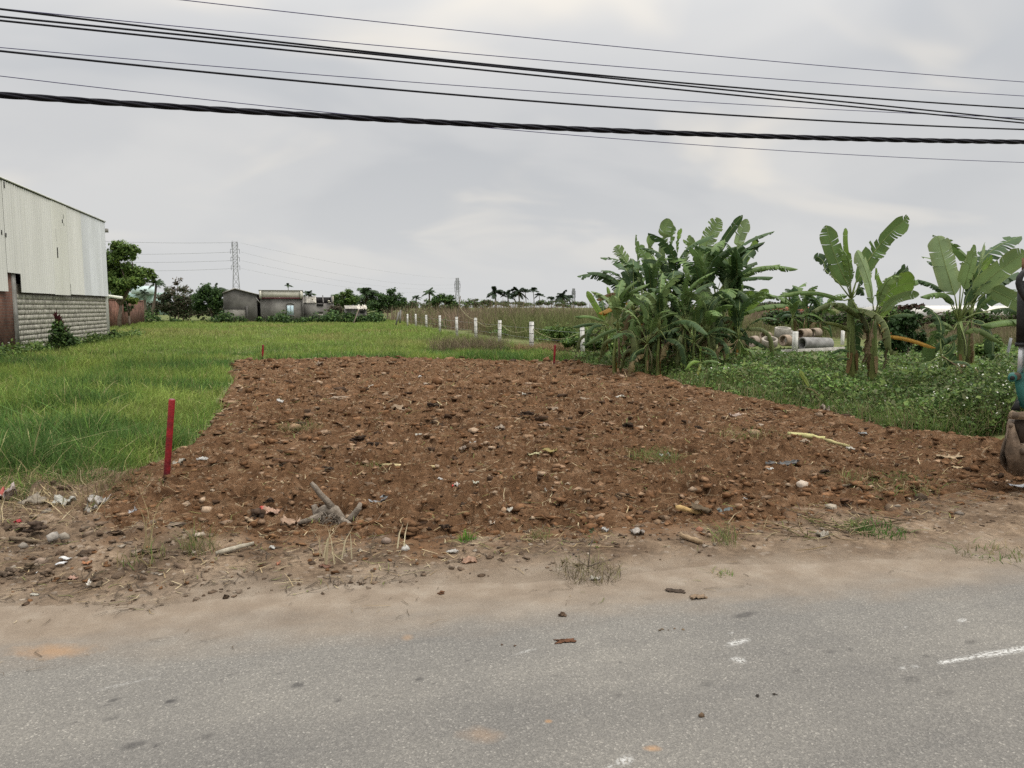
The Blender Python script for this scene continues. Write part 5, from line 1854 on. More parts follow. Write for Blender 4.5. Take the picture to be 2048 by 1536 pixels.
def mat_brick(name, c1, c2, mortar, sc_, rot=(0, 0, 0)):
    m = bpy.data.materials.new(name)
    m.use_nodes = True
    t = m.node_tree
    nd, lk = t.nodes, t.links.new
    b = nd['Principled BSDF']
    b.inputs['Roughness'].default_value = 0.95
    b.inputs['Specular IOR Level'].default_value = 0.1
    g = nd.new('ShaderNodeNewGeometry')
    sp = nd.new('ShaderNodeSeparateXYZ')
    lk(g.outputs['Position'], sp.inputs[0])
    ad = nd.new('ShaderNodeMath')
    ad.operation = 'ADD'
    lk(sp.outputs['X'], ad.inputs[0])
    lk(sp.outputs['Y'], ad.inputs[1])
    cb = nd.new('ShaderNodeCombineXYZ')
    lk(ad.outputs[0], cb.inputs[0])
    lk(sp.outputs['Z'], cb.inputs[1])
    br = nd.new('ShaderNodeTexBrick')
    br.inputs['Scale'].default_value = sc_
    br.inputs['Color1'].default_value = (*c1, 1)
    br.inputs['Color2'].default_value = (*c2, 1)
    br.inputs['Mortar'].default_value = (*mortar, 1)
    br.inputs['Mortar Size'].default_value = 0.018
    lk(cb.outputs[0], br.inputs['Vector'])
    no = nd.new('ShaderNodeTexNoise')
    no.inputs['Scale'].default_value = 1.7
    no.inputs['Detail'].default_value = 7
    lk(g.outputs['Position'], no.inputs['Vector'])
    rp = nd.new('ShaderNodeValToRGB')
    rp.color_ramp.elements[0].position = 0.3
    rp.color_ramp.elements[0].color = (0.55, 0.55, 0.55, 1)
    rp.color_ramp.elements[1].position = 0.7
    rp.color_ramp.elements[1].color = (1.25, 1.2, 1.15, 1)
    lk(no.outputs['Fac'], rp.inputs[0])
    mx = nd.new('ShaderNodeMix')
    mx.data_type = 'RGBA'
    mx.blend_type = 'MULTIPLY'
    mx.inputs['Factor'].default_value = 1
    lk(br.outputs['Color'], mx.inputs['A'])
    lk(rp.outputs[0], mx.inputs['B'])
    lk(mx.outputs['Result'], b.inputs['Base Color'])
    bp = nd.new('ShaderNodeBump')
    bp.inputs['Strength'].default_value = 0.6
    bp.inputs['Distance'].default_value = 0.02
    lk(br.outputs['Fac'], bp.inputs['Height'])
    bp.invert = True
    lk(bp.outputs[0], b.inputs['Normal'])
    return m


M['brick'] = mat_brick('red_brick', (0.22, 0.115, 0.085), (0.17, 0.085, 0.065), (0.20, 0.17, 0.15), 2.4)
YC = yw(218)
EAVE = zw(218, 448)
wh = thing('warehouse', 'cream corrugated metal warehouse on a block wall at the left edge', 'warehouse', (XW, YC, 0))
Y0 = 16.0
# sheets
sw = 1.07
k = 0
yb = YC
m_edges = [yw(p) for p in (19, 43, 111, 142)]
zb_main = zw(160, 591)
while yb > Y0 + 0.1:
    ya = yb - sw
    # cut sheets where the openings begin
    cuts = sorted([yb, max(ya, Y0)] + [q for q in m_edges if ya + 0.03 < q < yb - 0.03], reverse=True)
    for c1_, c0_ in zip(cuts[:-1], cuts[1:]):
        mid = (c1_ + c0_) / 2
        if mid > m_edges[3]:
            zb, off = zw(190, 591.3), 0.0
        elif mid > m_edges[2]:
            zb, off = zw(125, 590), 0.02
        elif mid > m_edges[1]:
            zb, off = zw(80, 586.5), 0.0
        elif mid > m_edges[0]:
            zb, off = zw(30, 546.5), 0.01
        else:
            zb, off = zw(10, 582.5), 0.0
        if abs(c1_ - m_edges[3]) < 0.01:
            c1b = c1_ - 0.10
        else:
            c1b = c1_
        ribs = np.append(np.arange(c0_, c1b - 0.003, 0.0445), c1b)
        Vv = []
        for a, yy_ in enumerate(ribs):
            ph = int(round((yy_ - Y0) / 0.0445)) % 5
            d = 0.040 if ph == 0 else (0.0 if ph in (2, 3) else 0.004)
            Vv += [(XW + off + d, yy_, zb), (XW + off + d, yy_, EAVE - 0.04)]
        Q = [(2 * a, 2 * a + 2, 2 * a + 3, 2 * a + 1) for a in range(len(ribs) - 1)]
        if len(ribs) < 2:
            continue
        tint = 1.0 + random.uniform(-0.05, 0.05)
        cc = np.array((1, 1, 1.0)) * tint if mid < yw(165) else np.array((0.97, 1.0, 1.09)) * tint
        if m_edges[2] < mid < m_edges[3]:
            cc = np.array((1.0, 1.0, 0.97)) * 0.97
        MB().add(Vv, Q, C=cc).build('wall_sheet', M['sheet'], wh)
    yb = ya
# rusty holes and scratches near the seam, thin torn flaps
m = MB()
for px, py, hh in ((126, 433, 9), (125, 442, 7), (127, 449, 5), (8, 370, 12), (12, 470, 8), (111, 470, 25), (115, 505, 20), (3, 465, 10)):
    q = at_x(px, py, XW + 0.035)
    m.box((q[0], q[1] - 0.035, q[2] - hh / F * depth(q) / 2), (q[0] + 0.012, q[1] + 0.035, q[2] + hh / F * depth(q) / 2))
m.build('torn_flap', M['dark'], wh)
# painted eave shade, roof, end wall, awning, gutter bracket
MB().box((XW - 0.05, Y0, EAVE - 0.035), (XW + 0.02, YC + 0.05, EAVE - 0.002)).build('eave_shade', M['dark'], wh)  # near-black strip paints the shaded gap below the roof edge
rf = MB()
rf.prism([(XW + 0.07, Y0, EAVE + 0.002), (XW + 0.07, Y0, EAVE + 0.05), (XW - 8, Y0, EAVE + 1.8), (XW - 8, Y0, EAVE + 1.76)], (0, YC - Y0 + 0.1, 0))
rf.build('roof', M['sheet'], wh)
MB().box((XW - 8, YC - 0.1, 0), (XW - 0.01, YC, EAVE - 0.06)).build('end_wall', M['sheet'], wh)
MB().box((XW - 0.4, YC + 0.003, zw(220, 468)), (XW + 0.12, YC + 0.22, zw(220, 461))).build('gutter_bracket', M['conc'], wh)
q = zw(220, 592)
MB().prism([(XW - 0.4, YC + 0.01, q), (XW - 0.4, YC + 0.01, q + 0.12), (XW + 0.55, YC + 0.01, q - 0.02), (XW + 0.55, YC + 0.01, q - 0.16)], (0, 0.6, 0), C=(1.2, 1.2, 1.1)).build('awning', M['sheet'], wh)
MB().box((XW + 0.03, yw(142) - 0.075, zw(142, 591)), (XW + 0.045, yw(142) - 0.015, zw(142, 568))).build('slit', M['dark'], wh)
# block wall with real blocks
bw = MB().box((XW - 0.45, yw(39), -0.1), (XW - 0.14, YC - 0.02, zb_main + 0.3)).build('block_wall', M['mortar'], wh)
rh, bl = 0.19, 0.30
ya0, ya1 = yw(39.5), YC - 0.05
rows = int((zb_main + 0.12) / rh)
low = MB()
random.seed(5)
for r_ in range(rows):
    yy_ = ya0 + (0 if r_ % 2 else -bl / 2)
    while yy_ < ya1 - 0.05:
        w_ = bl * random.uniform(0.7, 1.35)
        a0, a1 = max(yy_, ya0) + 0.022, min(yy_ + w_, ya1) - 0.022
        if a1 - a0 > 0.07:
            z0, z1 = r_ * rh + 0.008 + random.uniform(-.006, .006), (r_ + 1) * rh - 0.008 + random.uniform(-.006, .006)
            xo = XW - 0.125 + random.uniform(-0.010, 0.012)
            c_ = np.array((1, 1, 1)) * random.uniform(0.88, 1.1)
            mm = low if r_ < 4 else MB()
            e_ = 0.006
            V = [(XW - 0.15, a0, z0), (XW - 0.15, a1, z0), (XW - 0.15, a1, z1), (XW - 0.15, a0, z1), (xo, a0 + e_, z0 + e_), (xo, a1 - e_, z0 + e_), (xo, a1 - e_, z1 - e_), (xo, a0 + e_, z1 - e_)]
            mm.add(V, [(4, 5, 6, 7), (0, 1, 5, 4), (1, 2, 6, 5), (2, 3, 7, 6), (3, 0, 4, 7)], C=c_)
            if r_ >= 4:
                mm.build('block', M['block'], bw)
        yy_ += w_
tag(low.build('lower_blocks', M['block'], bw), kind='stuff')
MB().box((XW - 0.45, yw(32.5), -0.1), (XW - 0.06, yw(39), zw(36, 545))).build('concrete_column', M['conc'], wh)
MB().box((XW - 0.5, Y0, -0.1), (XW - 0.10, yw(32.5), zw(20, 545))).build('brick_wall', M['brick'], wh)
MB().box((XW - 0.6, yw(39), zb_main + 0.3), (XW - 0.5, YC - 0.15, EAVE - 0.1)).build('interior_shade', M['dark'], wh)  # dark backing sheet, coloured as the unlit space behind the wall sheets

# plants in front of the warehouse wall
p = at_x(117, 690, XW + 1.0)
p[2] = 0
t = thing('cordyline_shrub', 'shrub with dark red spiky leaves against the block wall', 'shrub', p)
D = depth(p)
m = MB()
random.seed(3)
for (a, b_, c_, d_) in ((112, 655, 113, 618), (113, 650, 109, 622), (115, 645, 121, 627), (116, 650, 124, 631), (118, 655, 125, 636), (113, 640, 105, 628), (117, 655, 118, 634), (124, 668, 127, 640), (126, 670, 133, 652), (128, 672, 137, 660), (110, 660, 104, 645), (120, 650, 129, 641)):
    q0, q1 = at_d(a, b_, D), at_d(c_, d_, D + random.uniform(-.2, .2))
    mid = (q0 + q1) / 2 + np.array((0, 0, 0.08))
    s_ = np.array((_fy, -_fx, 0)) * 0.05
    m.add([q0 - s_ * .5, q0 + s_ * .5, mid + s_, mid - s_, q1], [(0, 1, 2, 3)], [(3, 2, 4)], C=np.array((0.075, 0.022, 0.026)) * random.uniform(.7, 1.3))
m.build('red_leaves', M['leaf'], t)
m = MB()
leaf_cloud(m, [at_d(112, 668, D), at_d(130, 672, D), at_d(118, 655, D), at_d(138, 682, D)], [(.28, .3, .45), (.25, .3, .35), (.2, .2, .35), (.3, .3, .22)], 1100, 0.13, G_MID + G_DARK, 0.5, 0.4)
m.build('green_leaves', M['leaf'], t)
MB().tube([p, at_d(114, 640, D)], (0.03, 0.015), 5).build('stem', M['bark'], t)
tree('shrub', 'dark weedy shrub at the end of the block wall', 'shrub', depth(at_x(222, 690, XW + .4)), [(223, 668, 7, 8), (219, 676, 8, 8)], 260, 0.16, G_DARK + [(0.05, 0.03, 0.03)], k=4, trunk_r=0.02)
g = MB()
cs, rs = [], []
for q in np.arange(24, YC + 3, 0.55):
    cs.append((XW + rng.uniform(0.3, 0.9), q, 0.16))
    rs.append((0.35, 0.4, rng.uniform(0.18, 0.42)))
leaf_cloud(g, cs, rs, 4200, 0.12, G_MID + G_LIT, 0.5, 0.4)
leaf_cloud(g, cs, [(a * 1.1, b_ * 1.1, c_ * 1.3) for a, b_, c_ in rs], 90, 0.07, [(0.6, 0.6, 0.55)], 0.5, 0.8)
tag(g.build('weeds', M['leaf']), 'weeds with white specks along the foot of the warehouse wall', 'weeds', kind='stuff')

# red brick boundary wall behind the warehouse
t0_, t1_ = at_d(206, 598, 58), at_d(286, 601, 75)
zt = (t0_[2] + t1_[2]) / 2
d_ = (t1_ - t0_) * (1, 1, 0)
d_ /= np.linalg.norm(d_)
s_ = np.array((-d_[1], d_[0], 0)) * 0.2
t = thing('brick_wall', 'long pinkish red brick boundary wall behind the warehouse', 'wall', (t0_[0], t0_[1], 0))
b0 = np.array((t0_[0], t0_[1], -0.2)); b1 = np.array((t1_[0], t1_[1], -0.2))
MB().prism([b0, b1, b1 + s_, b0 + s_], (0, 0, zt + 0.2 - 0.08)).build('wall', M['brick'], t)
MB().prism([b0 - s_ * .15 + (0, 0, zt + .12), b1 - s_ * .15 + (0, 0, zt + .12), b1 + s_ * 1.15 + (0, 0, zt + .12), b0 + s_ * 1.15 + (0, 0, zt + .12)], (0, 0, 0.08)).build('coping', M['brick'], t)
MB().prism([b1 + d_ * .02, b1 + d_ * .3, b1 + d_ * .3 + s_ * 1.4, b1 + d_ * .02 + s_ * 1.4], (0, 0, zt + 0.25)).build('end_pier', M['brick'], t)
# pale roofs of a distant building over that wall
t = thing('distant_hall', 'pale distant roofs seen through the tree beside the warehouse', 'building', at_d(285, 612, 160) * (1, 1, 0))
for px0, px1, py0, py1, q in ((262, 300, 572, 588, 160), (250, 330, 585, 640, 163)):
    a, b_ = at_d(px0, py0, q), at_d(px1, py1, q)
    MB().box((a[0], a[1], max(b_[2], 0)), (b_[0], a[1] + 6, a[2]), C=(0.9, 1.1, 1.15) if py0 < 580 else (0.55, 0.75, 0.72)).build('wall', M['sheet'], t)


# ------------------------------------------------------------------ houses at the end of the field
M['plaster'] = pmat('weathered_plaster', (0.115, 0.108, 0.098), (0.235, 0.225, 0.205), 0.8, 0.95, 0.3, 12, attr=True)
M['cream'] = pmat('cream_paint', (0.52, 0.50, 0.42), (0.62, 0.60, 0.52), 1.5, 0.8, attr=True)
M['blue'] = pmat('pale_blue_paint', (0.42, 0.55, 0.60), (0.52, 0.64, 0.68), 5, 0.6)
M['maroon'] = pmat('maroon_paint', (0.08, 0.02, 0.025), (0.11, 0.03, 0.035), 3, 0.7)
M['roof_tin'] = pmat('old_tin', (0.22, 0.20, 0.18), (0.42, 0.40, 0.36), 2.5, 0.7, attr=True)
YH = 86.0
hx = lambda px, y=YH: float(at_y(px, 615, y)[0])
hz_ = lambda px, py, y=YH: float(at_y(px, py, y)[2])
# grey gable shed
t = thing('gable_shed', 'blackened grey gable shed left of the cream topped house', 'shed', (hx(485), YH, 0))
prof = [(hx(447), YH, -0.1), (hx(514), YH, -0.1), (hx(514), YH, hz_(514, 589)), (hx(492), YH, hz_(492, 582.5)), (hx(471), YH, hz_(471, 578)), (hx(455), YH, hz_(455, 581)), (hx(447), YH, hz_(447, 586))]
MB().prism(prof, (0, 9, 0), C=(0.72, 0.72, 0.72)).build('wall', M['plaster'], t)
r1 = [(hx(446), YH - .2, hz_(446, 586.5)), (hx(471), YH - .2, hz_(471, 577.8)), (hx(516.5), YH - .2, hz_(516.5, 589.3)), (hx(516.5), YH - .2, hz_(516.5, 588)), (hx(471), YH - .2, hz_(471, 576)), (hx(446), YH - .2, hz_(446, 585))]
for a, b_ in ((0, 1), (1, 2)):
    c_, d_ = (4, 5) if a == 0 else (3, 4)
    MB().prism([r1[a], r1[b_], r1[c_], r1[d_]], (0, 9.4, 0)).build('roof_slab', M['roof_tin'], t)
MB().box((hx(449), YH - 0.06, 0), (hx(491), YH - 0.005, hz_(470, 618)), C=(1.1, 1.1, 1.05)).build('plaster_patch', M['plaster'], t)
MB().box((hx(491.5), YH - 0.14, 0), (hx(496), YH - 0.006, hz_(494, 612)), C=(0.45, 0.45, 0.45)).build('pier', M['plaster'], t)
MB().box((hx(449), YH - 0.10, hz_(470, 618)), (hx(491), YH - 0.007, hz_(470, 617)), C=(0.4, 0.4, 0.4)).build('ledge', M['plaster'], t)
# house with cream parapet and shutter
t = thing('small_house', 'flat grey plaster house with cream parapet and pale blue shutter', 'house', (hx(562), YH, 0))
MB().box((hx(521), YH, -0.1), (hx(604), YH + 8, hz_(560, 596))).build('wall', M['plaster'], t)
MB().box((hx(521) - 0.1, YH - 0.12, hz_(560, 595.2)), (hx(604) + 0.1, YH + 8.1, hz_(560, 581.5))).build('parapet', M['cream'], t)
MB().box((hx(521) - 0.12, YH - 0.2, hz_(560, 597.6)), (hx(604) + 0.12, YH - 0.125, hz_(560, 595.3))).build('maroon_band', M['maroon'], t)
MB().box((hx(521) - 0.15, YH - 0.22, hz_(560, 581.4)), (hx(604) + 0.15, YH + 8.2, hz_(560, 580.2)), C=(0.35, 0.35, 0.32)).build('parapet_cap', M['cream'], t)
for px in (522, 603):
    MB().box((hx(px) - .1, YH - .26, hz_(560, 597)), (hx(px) + .1, YH - .205, hz_(560, 582))).build('corner_trim', M['cream'], t)
w_ = MB().box((hx(573), YH - 0.05, hz_(580, 631)), (hx(588), YH - 0.004, hz_(580, 610))).build('window', M['plaster'], t)
for a, b_ in ((574, 580.2), (580.8, 587)):
    MB().box((hx(a), YH - 0.09, hz_(580, 630)), (hx(b_), YH - 0.052, hz_(580, 611))).build('shutter', M['blue'], w_)
MB().box((hx(572), YH - 0.16, hz_(580, 632)), (hx(589), YH - 0.055, hz_(580, 631.1))).build('sill', M['conc'], w_)
arc = [(hx(580.5) + 0.42 * math.cos(a), YH - 0.07, hz_(580, 609.5) + 0.22 * math.sin(a)) for a in np.linspace(0, PI, 9)]
MB().tube(arc, 0.04, 5).build('arch', M['conc'], w_)
MB().box((hx(577.5), YH - 0.05, 0), (hx(581.5), YH - 0.006, hz_(580, 633)), C=(1.25, 1.22, 1.15)).build('render_strip', M['plaster'], t)
MB().box((hx(515.5), YH + 0.8, 0), (hx(520.5), YH + 1.0, hz_(518, 592))).build('alley_shade', M['dark'], t)  # near-black panel paints the shade in the gap between the houses
MB().tube([(hx(513), YH - .3, hz_(513, 596)), (hx(521), YH - .3, hz_(521, 606))], 0.05, 5).build('drain_pipe', M['conc'], t)
# ruined house
t = thing('ruined_house', 'ruined grey house with torn sheets on its broken roof', 'house', (hx(636), YH, 0))
MB().box((hx(606), YH + 0.4, -0.1), (hx(668), YH + 7, hz_(636, 606.5))).build('wall', M['plaster'], t)
MB().box((hx(604.5), YH - 0.1, -0.1), (hx(607), YH + 0.39, hz_(606, 593)), C=(.7, .7, .7)).build('pier', M['plaster'], t)
MB().box((hx(607), YH + 3.6, hz_(636, 606.4)), (hx(667), YH + 3.8, hz_(636, 593.5))).build('unlit_back_wall', M['dark'], t)  # shade of the open interior put into a near-black colour
random.seed(12)
for i in range(9):
    a = 605.5 + i * 3.1
    hh = random.uniform(0, 2.0)
    q = [(hx(a), YH + .3, hz_(636, 606)), (hx(a + 2.6), YH + .3, hz_(636, 606)), (hx(a + 2.6), YH + 1.8, hz_(636, 592 + hh)), (hx(a), YH + 1.8, hz_(636, 592 + hh))]
    MB().prism(q, (0, 0.04, 0.03), C=np.array((1, 1, .95)) * random.uniform(.35, 1.3)).build('roof_sheet', M['roof_tin'], t)
for px in (610, 628, 646, 664):
    MB().prism([(hx(px), YH + .35, hz_(px, 606)), (hx(px) + .12, YH + .35, hz_(px, 606)), (hx(px) + .12, YH + 3.7, hz_(px, 591)), (hx(px), YH + 3.7, hz_(px, 591))], (0, .05, .1), C=(.3, .3, .3)).build('rafter', M['roof_tin'], t)
for a, b_, c_, d_ in ((624, 627, 600, 596), (630, 633, 606, 604.5), (656, 660, 603, 600.5), (665.5, 668, 606, 592), (657, 663, 605.8, 604.8)):
    MB().box((hx(a), YH + 0.30, hz_(636, c_)), (hx(b_), YH + 0.38, hz_(636, d_)), C=(1.5, 1.5, 1.35)).build('torn_sheet', M['roof_tin'], t)
MB().box((hx(634), YH + 0.33, hz_(640, 612)), (hx(647), YH + 0.395, hz_(640, 607))).build('dark_opening', M['dark'], t)
MB().box((hx(635), YH + 0.30, hz_(640, 625)), (hx(646), YH + 0.39, hz_(640, 623)), C=(.35, .35, .35)).build('ledge', M['plaster'], t)
for i in range(4):
    MB().box((hx(636.5 + i * 2.4), YH + 0.34, hz_(640, 631.5)), (hx(638 + i * 2.4), YH + 0.39, hz_(640, 629))).build('vent_block', M['cream'], t)
# hut
YU = 80.0
t = thing('small_hut', 'tiny grey hut with a broken corrugated roof right of the ruin', 'hut', (hx(712, YU), YU, 0))
MB().box((hx(690, YU), YU, -0.1), (hx(733, YU), YU + 3, hz_(712, 617, YU))).build('wall', M['plaster'], t)
for i in range(7):
    a = 690 + i * 6.4
    q0, q1 = hz_(712, 618, YU), hz_(712, 611.5, YU)
    br_ = i >= 4
    V = []
    for s in range(7):
        xx = hx(a + s * 1.07, YU)
        zz = 0.05 * math.sin(s * PI)
        d = 0.06 if s % 2 else 0
        V += [(xx, YU - .3, q0 + d + random.uniform(-.1, .1) * br_), (xx, YU + 1.8, q1 + d + random.uniform(-.12, .12) * br_)]
    MB().add(V, [(2 * s, 2 * s + 2, 2 * s + 3, 2 * s + 1) for s in range(6)], C=np.array((1, 1, .95)) * (1.6 if br_ else 0.9)).build('roof_sheet', M['roof_tin'], t)
MB().box((hx(720, YU), YU - 0.05, hz_(720, 626, YU)), (hx(729, YU), YU - 0.004, hz_(720, 622, YU))).build('vent', M['dark'], t)
a, b_ = at_d(707, 647, 74), at_d(717, 620, 76)
tag(MB().tube([a, b_], 0.06, 6).build('leaning_pole', M['bark'], loc=a), 'short slanting prop pole before the small hut', 'pole')
a = at_z(775, 645, 0)
for q, lb in (((792, 650, 798, 624), 'slanting grey prop leaning on the far end of the fence'), ((800, 646, 801, 620), 'thin grey post at the far end of the fence')):
    D = 62
    a, b_ = at_d(q[0], q[1], D), at_d(q[2], q[3], D)
    tag(MB().tube([a, b_], 0.07, 6).build('wooden_post', M['conc'], loc=a), lb, 'post')
# far right buildings
YF = 60.0
t = thing('far_house', 'far house with a red tiled roof beyond the pipes', 'house', (hx(1612, YF), YF, 0))
x0, x1 = hx(1598, YF), hx(1650, YF)
MB().box((x0 + .2, YF + .2, 0), (x1 - .2, YF + 5, hz_(1612, 624, YF)), C=(1.2, 1.1, 1)).build('wall', M['plaster'], t)
M['tile'] = pmat('red_tiles', (0.30, 0.10, 0.065), (0.38, 0.14, 0.09), 3, 0.9, 0.4, 14)
MB().prism([(x0, YF, hz_(1612, 625, YF)), (x0, YF + 5.4, hz_(1612, 625, YF)), (x0, YF + 2.7, hz_(1612, 612.5, YF))], (x1 - x0, 0, 0)).build('roof', M['tile'], t)
YG = 46.0
t = thing('white_hall', 'long white roofed hall behind the right banana plants', 'building', (hx(1870, YG), YG, 0))
x0, x1 = hx(1842, YG), hx(2120, YG)
MB().box((x0 + .3, YG + .3, 0), (x1 - .3, YG + 9, hz_(1870, 632, YG)), C=(1.05, 1.05, 1.1)).build('wall', M['cream'], t)
MB().prism([(x0, YG, hz_(1870, 632, YG)), (x0, YG + 9.6, hz_(1870, 632, YG)), (x0, YG + 4.8, hz_(1870, 611, YG))], (x1 - x0, 0, 0), C=(1.05, 1.05, 1.12)).build('roof', M['cream'], t)
YB = 24.0
t = thing('brick_pier', 'weathered red brick pier behind the orange dead leaf', 'brick pier', (hx(1785, YB), YB, 0))
random.seed(9)
x0, x1 = hx(1774, YB), hx(1800, YB)
zz = 0.0
pr = 0
while zz < hz_(1785, 650, YB):
    for i in range(2):
        w_ = (x1 - x0) / 2
        o_ = (pr % 2) * w_ * 0.25 * (1 if i else 0)
        MB().box((x0 + i * w_ + .006, YB + random.uniform(-.012, .006), zz), (x0 + (i + 1) * w_ - .006, YB + .22, zz + .062)).build('brick', M['tile'], t)
    zz += 0.075
    pr += 1
MB().box((x0 + .01, YB + .03, 0), (x1 - .01, YB + .2, zz - .02)).build('mortar', M['mortar'], t)
D = 20
tag(MB().tube([at_d(2012, 745, D), at_d(2014, 715, D), at_d(2019, 690, D), at_d(2022, 676, D)], 0.035, 6).build('metal_post', M['steel'], loc=at_d(2012, 745, D)), 'bent grey metal post standing in the weeds by the digger arm', 'post')
for q, lb in (((1591, 663, 709, 8, 27), 'grey fence post standing before the concrete pipes'), ((1686, 661, 700, 5, 33), 'slim grey fence post right of the concrete pipes')):
    px, y0_, y1_, wp, D = q
    a, b_ = at_d(px - 2, y1_, D), at_d(px, y0_, D)
    w = wp * D / F / 2
    tag(MB().prism([a + (-w, -w, 0), a + (w, -w, 0), a + (w, w, 0), a + (-w, w, 0)], b_ - a).build('fence_post', M['concrete_post'], loc=a), lb, 'post', 'grey posts by the concrete pipes')

# ------------------------------------------------------------------ concrete pipes
M['pipe'] = pmat('pipe_concrete', (0.20, 0.19, 0.17), (0.36, 0.345, 0.315), 4, 0.95, 0.4, 30, attr=True)


def pipe(label, D, c, ax, Lm, ro, col=(1, 1, 1), group='concrete pipe rings dumped behind the weeds', rings=1):
    """open pipe: centre pixel of its near mouth, axis vector, length, outer radius"""
    p = at_d(*c, D)
    ax = np.array(ax, float)
    ax /= np.linalg.norm(ax)
    ref = np.array((0, 0, 1.0)) if abs(ax[2]) < .8 else np.array((1.0, 0, 0))
    A = np.cross(ax, ref)
    A /= np.linalg.norm(A)
    B = np.cross(ax, A)
    n = 28
    ri = ro * 0.74
    prof = [(ro * .97, 0), (ro, 0.03 * Lm), (ro, .97 * Lm), (ro * .97, Lm), (ri * 1.02, Lm), (ri, .97 * Lm), (ri, .03 * Lm), (ri * 1.02, 0)]
    an = np.linspace(0, 2 * PI, n, endpoint=False)
    V = np.array([[p + ax * h + r * (math.cos(a) * A + math.sin(a) * B) for a in an] for r, h in prof])
    k = len(prof)
    Q = [(i * n + j, i * n + (j + 1) % n, ((i + 1) % k) * n + (j + 1) % n, ((i + 1) % k) * n + j) for i in range(k) for j in range(n)]
    m = MB().add(V.reshape(-1, 3), Q, C=np.array(col))
    return tag(m.build('concrete_pipe', M['pipe'], smooth=False, loc=p), label, 'concrete pipe', group)


DP = 29.0
rgt = np.array((_fy, -_fx, 0.0))
fwd = np.array((_fx, _fy, 0.0))
upv = np.array((0, 0, 1.0))
RU = (0.95, 0.78, 0.64)
pipe('long grey concrete pipe lying with its open mouth to the left', DP, (1604, 687), rgt * 0.93 + fwd * 0.35 - upv * 0.035, 1.35, 0.25, (0.80, 0.82, 0.86))
pipe('reddish pipe ring at the top right of the heap', DP + 1.0, (1600, 668), rgt * 0.8 + fwd * 0.55 + upv * 0.02, 0.55, 0.20, RU)
pipe('brown pipe ring behind the top right ring of the heap', DP + 1.3, (1624, 666), rgt * 0.8 + fwd * 0.55, 0.42, 0.20, (0.85, 0.72, 0.6))
pipe('pale pipe ring standing upright on top of the heap', DP + .7, (1566, 655.5), -upv + fwd * 0.14, 0.36, 0.31, (1.1, 1.08, 1.02))
pipe('tilted pipe ring open to the sky left of the heap centre', DP - .3, (1540, 678), -upv * 0.9 + fwd * 0.35 + rgt * .06, 0.26, 0.30, (1.05, 0.98, 0.9))
pipe('brown striped pipe ring in the middle of the heap', DP - .1, (1566, 681), rgt * 0.85 + fwd * 0.5, 0.30, 0.22, RU)
pipe('white rimmed pipe ring just right of the brown striped one', DP + .1, (1579, 681), rgt * 0.85 + fwd * 0.5, 0.14, 0.225, (1.25, 1.25, 1.2))
pipe('leftmost leaning pipe ring half hidden by banana leaves', DP - .2, (1503, 684), rgt * 0.75 + fwd * 0.6 + upv * 0.1, 0.30, 0.21, (1.0, 0.85, 0.75))
pipe('dirty pipe ring behind the tilted ring at the left of the heap', DP + .6, (1528, 671), rgt * 0.7 + fwd * 0.6 - upv * 0.2, 0.3, 0.20, RU)
pipe('dark pipe ring under the upright one in the heap', DP + .9, (1568, 672), rgt * 0.8 + fwd * 0.5, 0.40, 0.24, (0.75, 0.73, 0.7))
a, b_ = at_d(1565, 700, 27), at_d(1690, 697, 28.5)
tag(MB().prism([a + (0, 0, -.35), b_ + (0, 0, -.35), b_ + (0, 0, .06), a], fwd * 0.14, C=(1.15, 1.15, 1.12)).build('concrete_kerb', M['pipe'], loc=a), 'low pale concrete strip in the weeds below the pipes', 'concrete strip')

# ------------------------------------------------------------------ pylons and far power lines
def pylon(label, px, py_top, D, wtop, wbase, arms, taper_py):
    base = at_d(px, 615, D)
    base[2] = 0
    zt = at_d(px, py_top, D)[2]
    zk = at_d(px, taper_py, D)[2]
    t = thing('transmission_pylon', label, 'pylon', base, 'steel lattice pylons on the horizon')
    s = D / F
    r = 0.075 * D / 440
    levels = list(np.linspace(0, zk, 6)) + list(np.linspace(zk, zt, 9))[1:]
    wd = lambda z: (wbase + (wtop - wbase) * min(1, z / zk)) * s / 2 if z < zk else wtop * s / 2
    m = MB()
    for z0, z1 in zip(levels[:-1], levels[1:]):
        a, b_ = wd(z0), wd(z1)
        c0 = [base + (x_ * a, y_ * a, z0) for x_, y_ in ((-1, -1), (1, -1), (1, 1), (-1, 1))]
        c1 = [base + (x_ * b_, y_ * b_, z1) for x_, y_ in ((-1, -1), (1, -1), (1, 1), (-1, 1))]
        for i in range(4):
            j = (i + 1) % 4
            m.tube([c0[i], c1[i]], r * 1.2, 4, cap=False)
            m.tube([c0[i], c1[j]], r * 0.8, 4, cap=False)
            m.tube([c0[j], c1[i]], r * 0.8, 4, cap=False)
            m.tube([c1[i], c1[j]], r * 0.7, 4, cap=False)
    m.build('lattice_tower', M['steel'], t)
    for py, hw in arms:
        z = at_d(px, py, D)[2]
        am = MB()
        for sg in (-1, 1):
            tip = base + rgt * sg * hw * s + (0, 0, z)
            for q in (-1, 1):
                am.tube([base + rgt * sg * wtop * s / 2 + fwd * q * wtop * s / 2 + (0, 0, z), tip], r, 4)
            am.tube([base + rgt * sg * wtop * s / 2 + (0, 0, z + 1.6), tip], r * .8, 4)
        arm = am.build('cross_arm', M['steel'], t)
        for sg in (-1, 1):
            tip = base + rgt * sg * hw * s + (0, 0, z)
            MB().tube([tip, tip - (0, 0, 2.4 * D / 440)], r * 1.4, 5).build('insulator', M['cable'], arm)
    return t


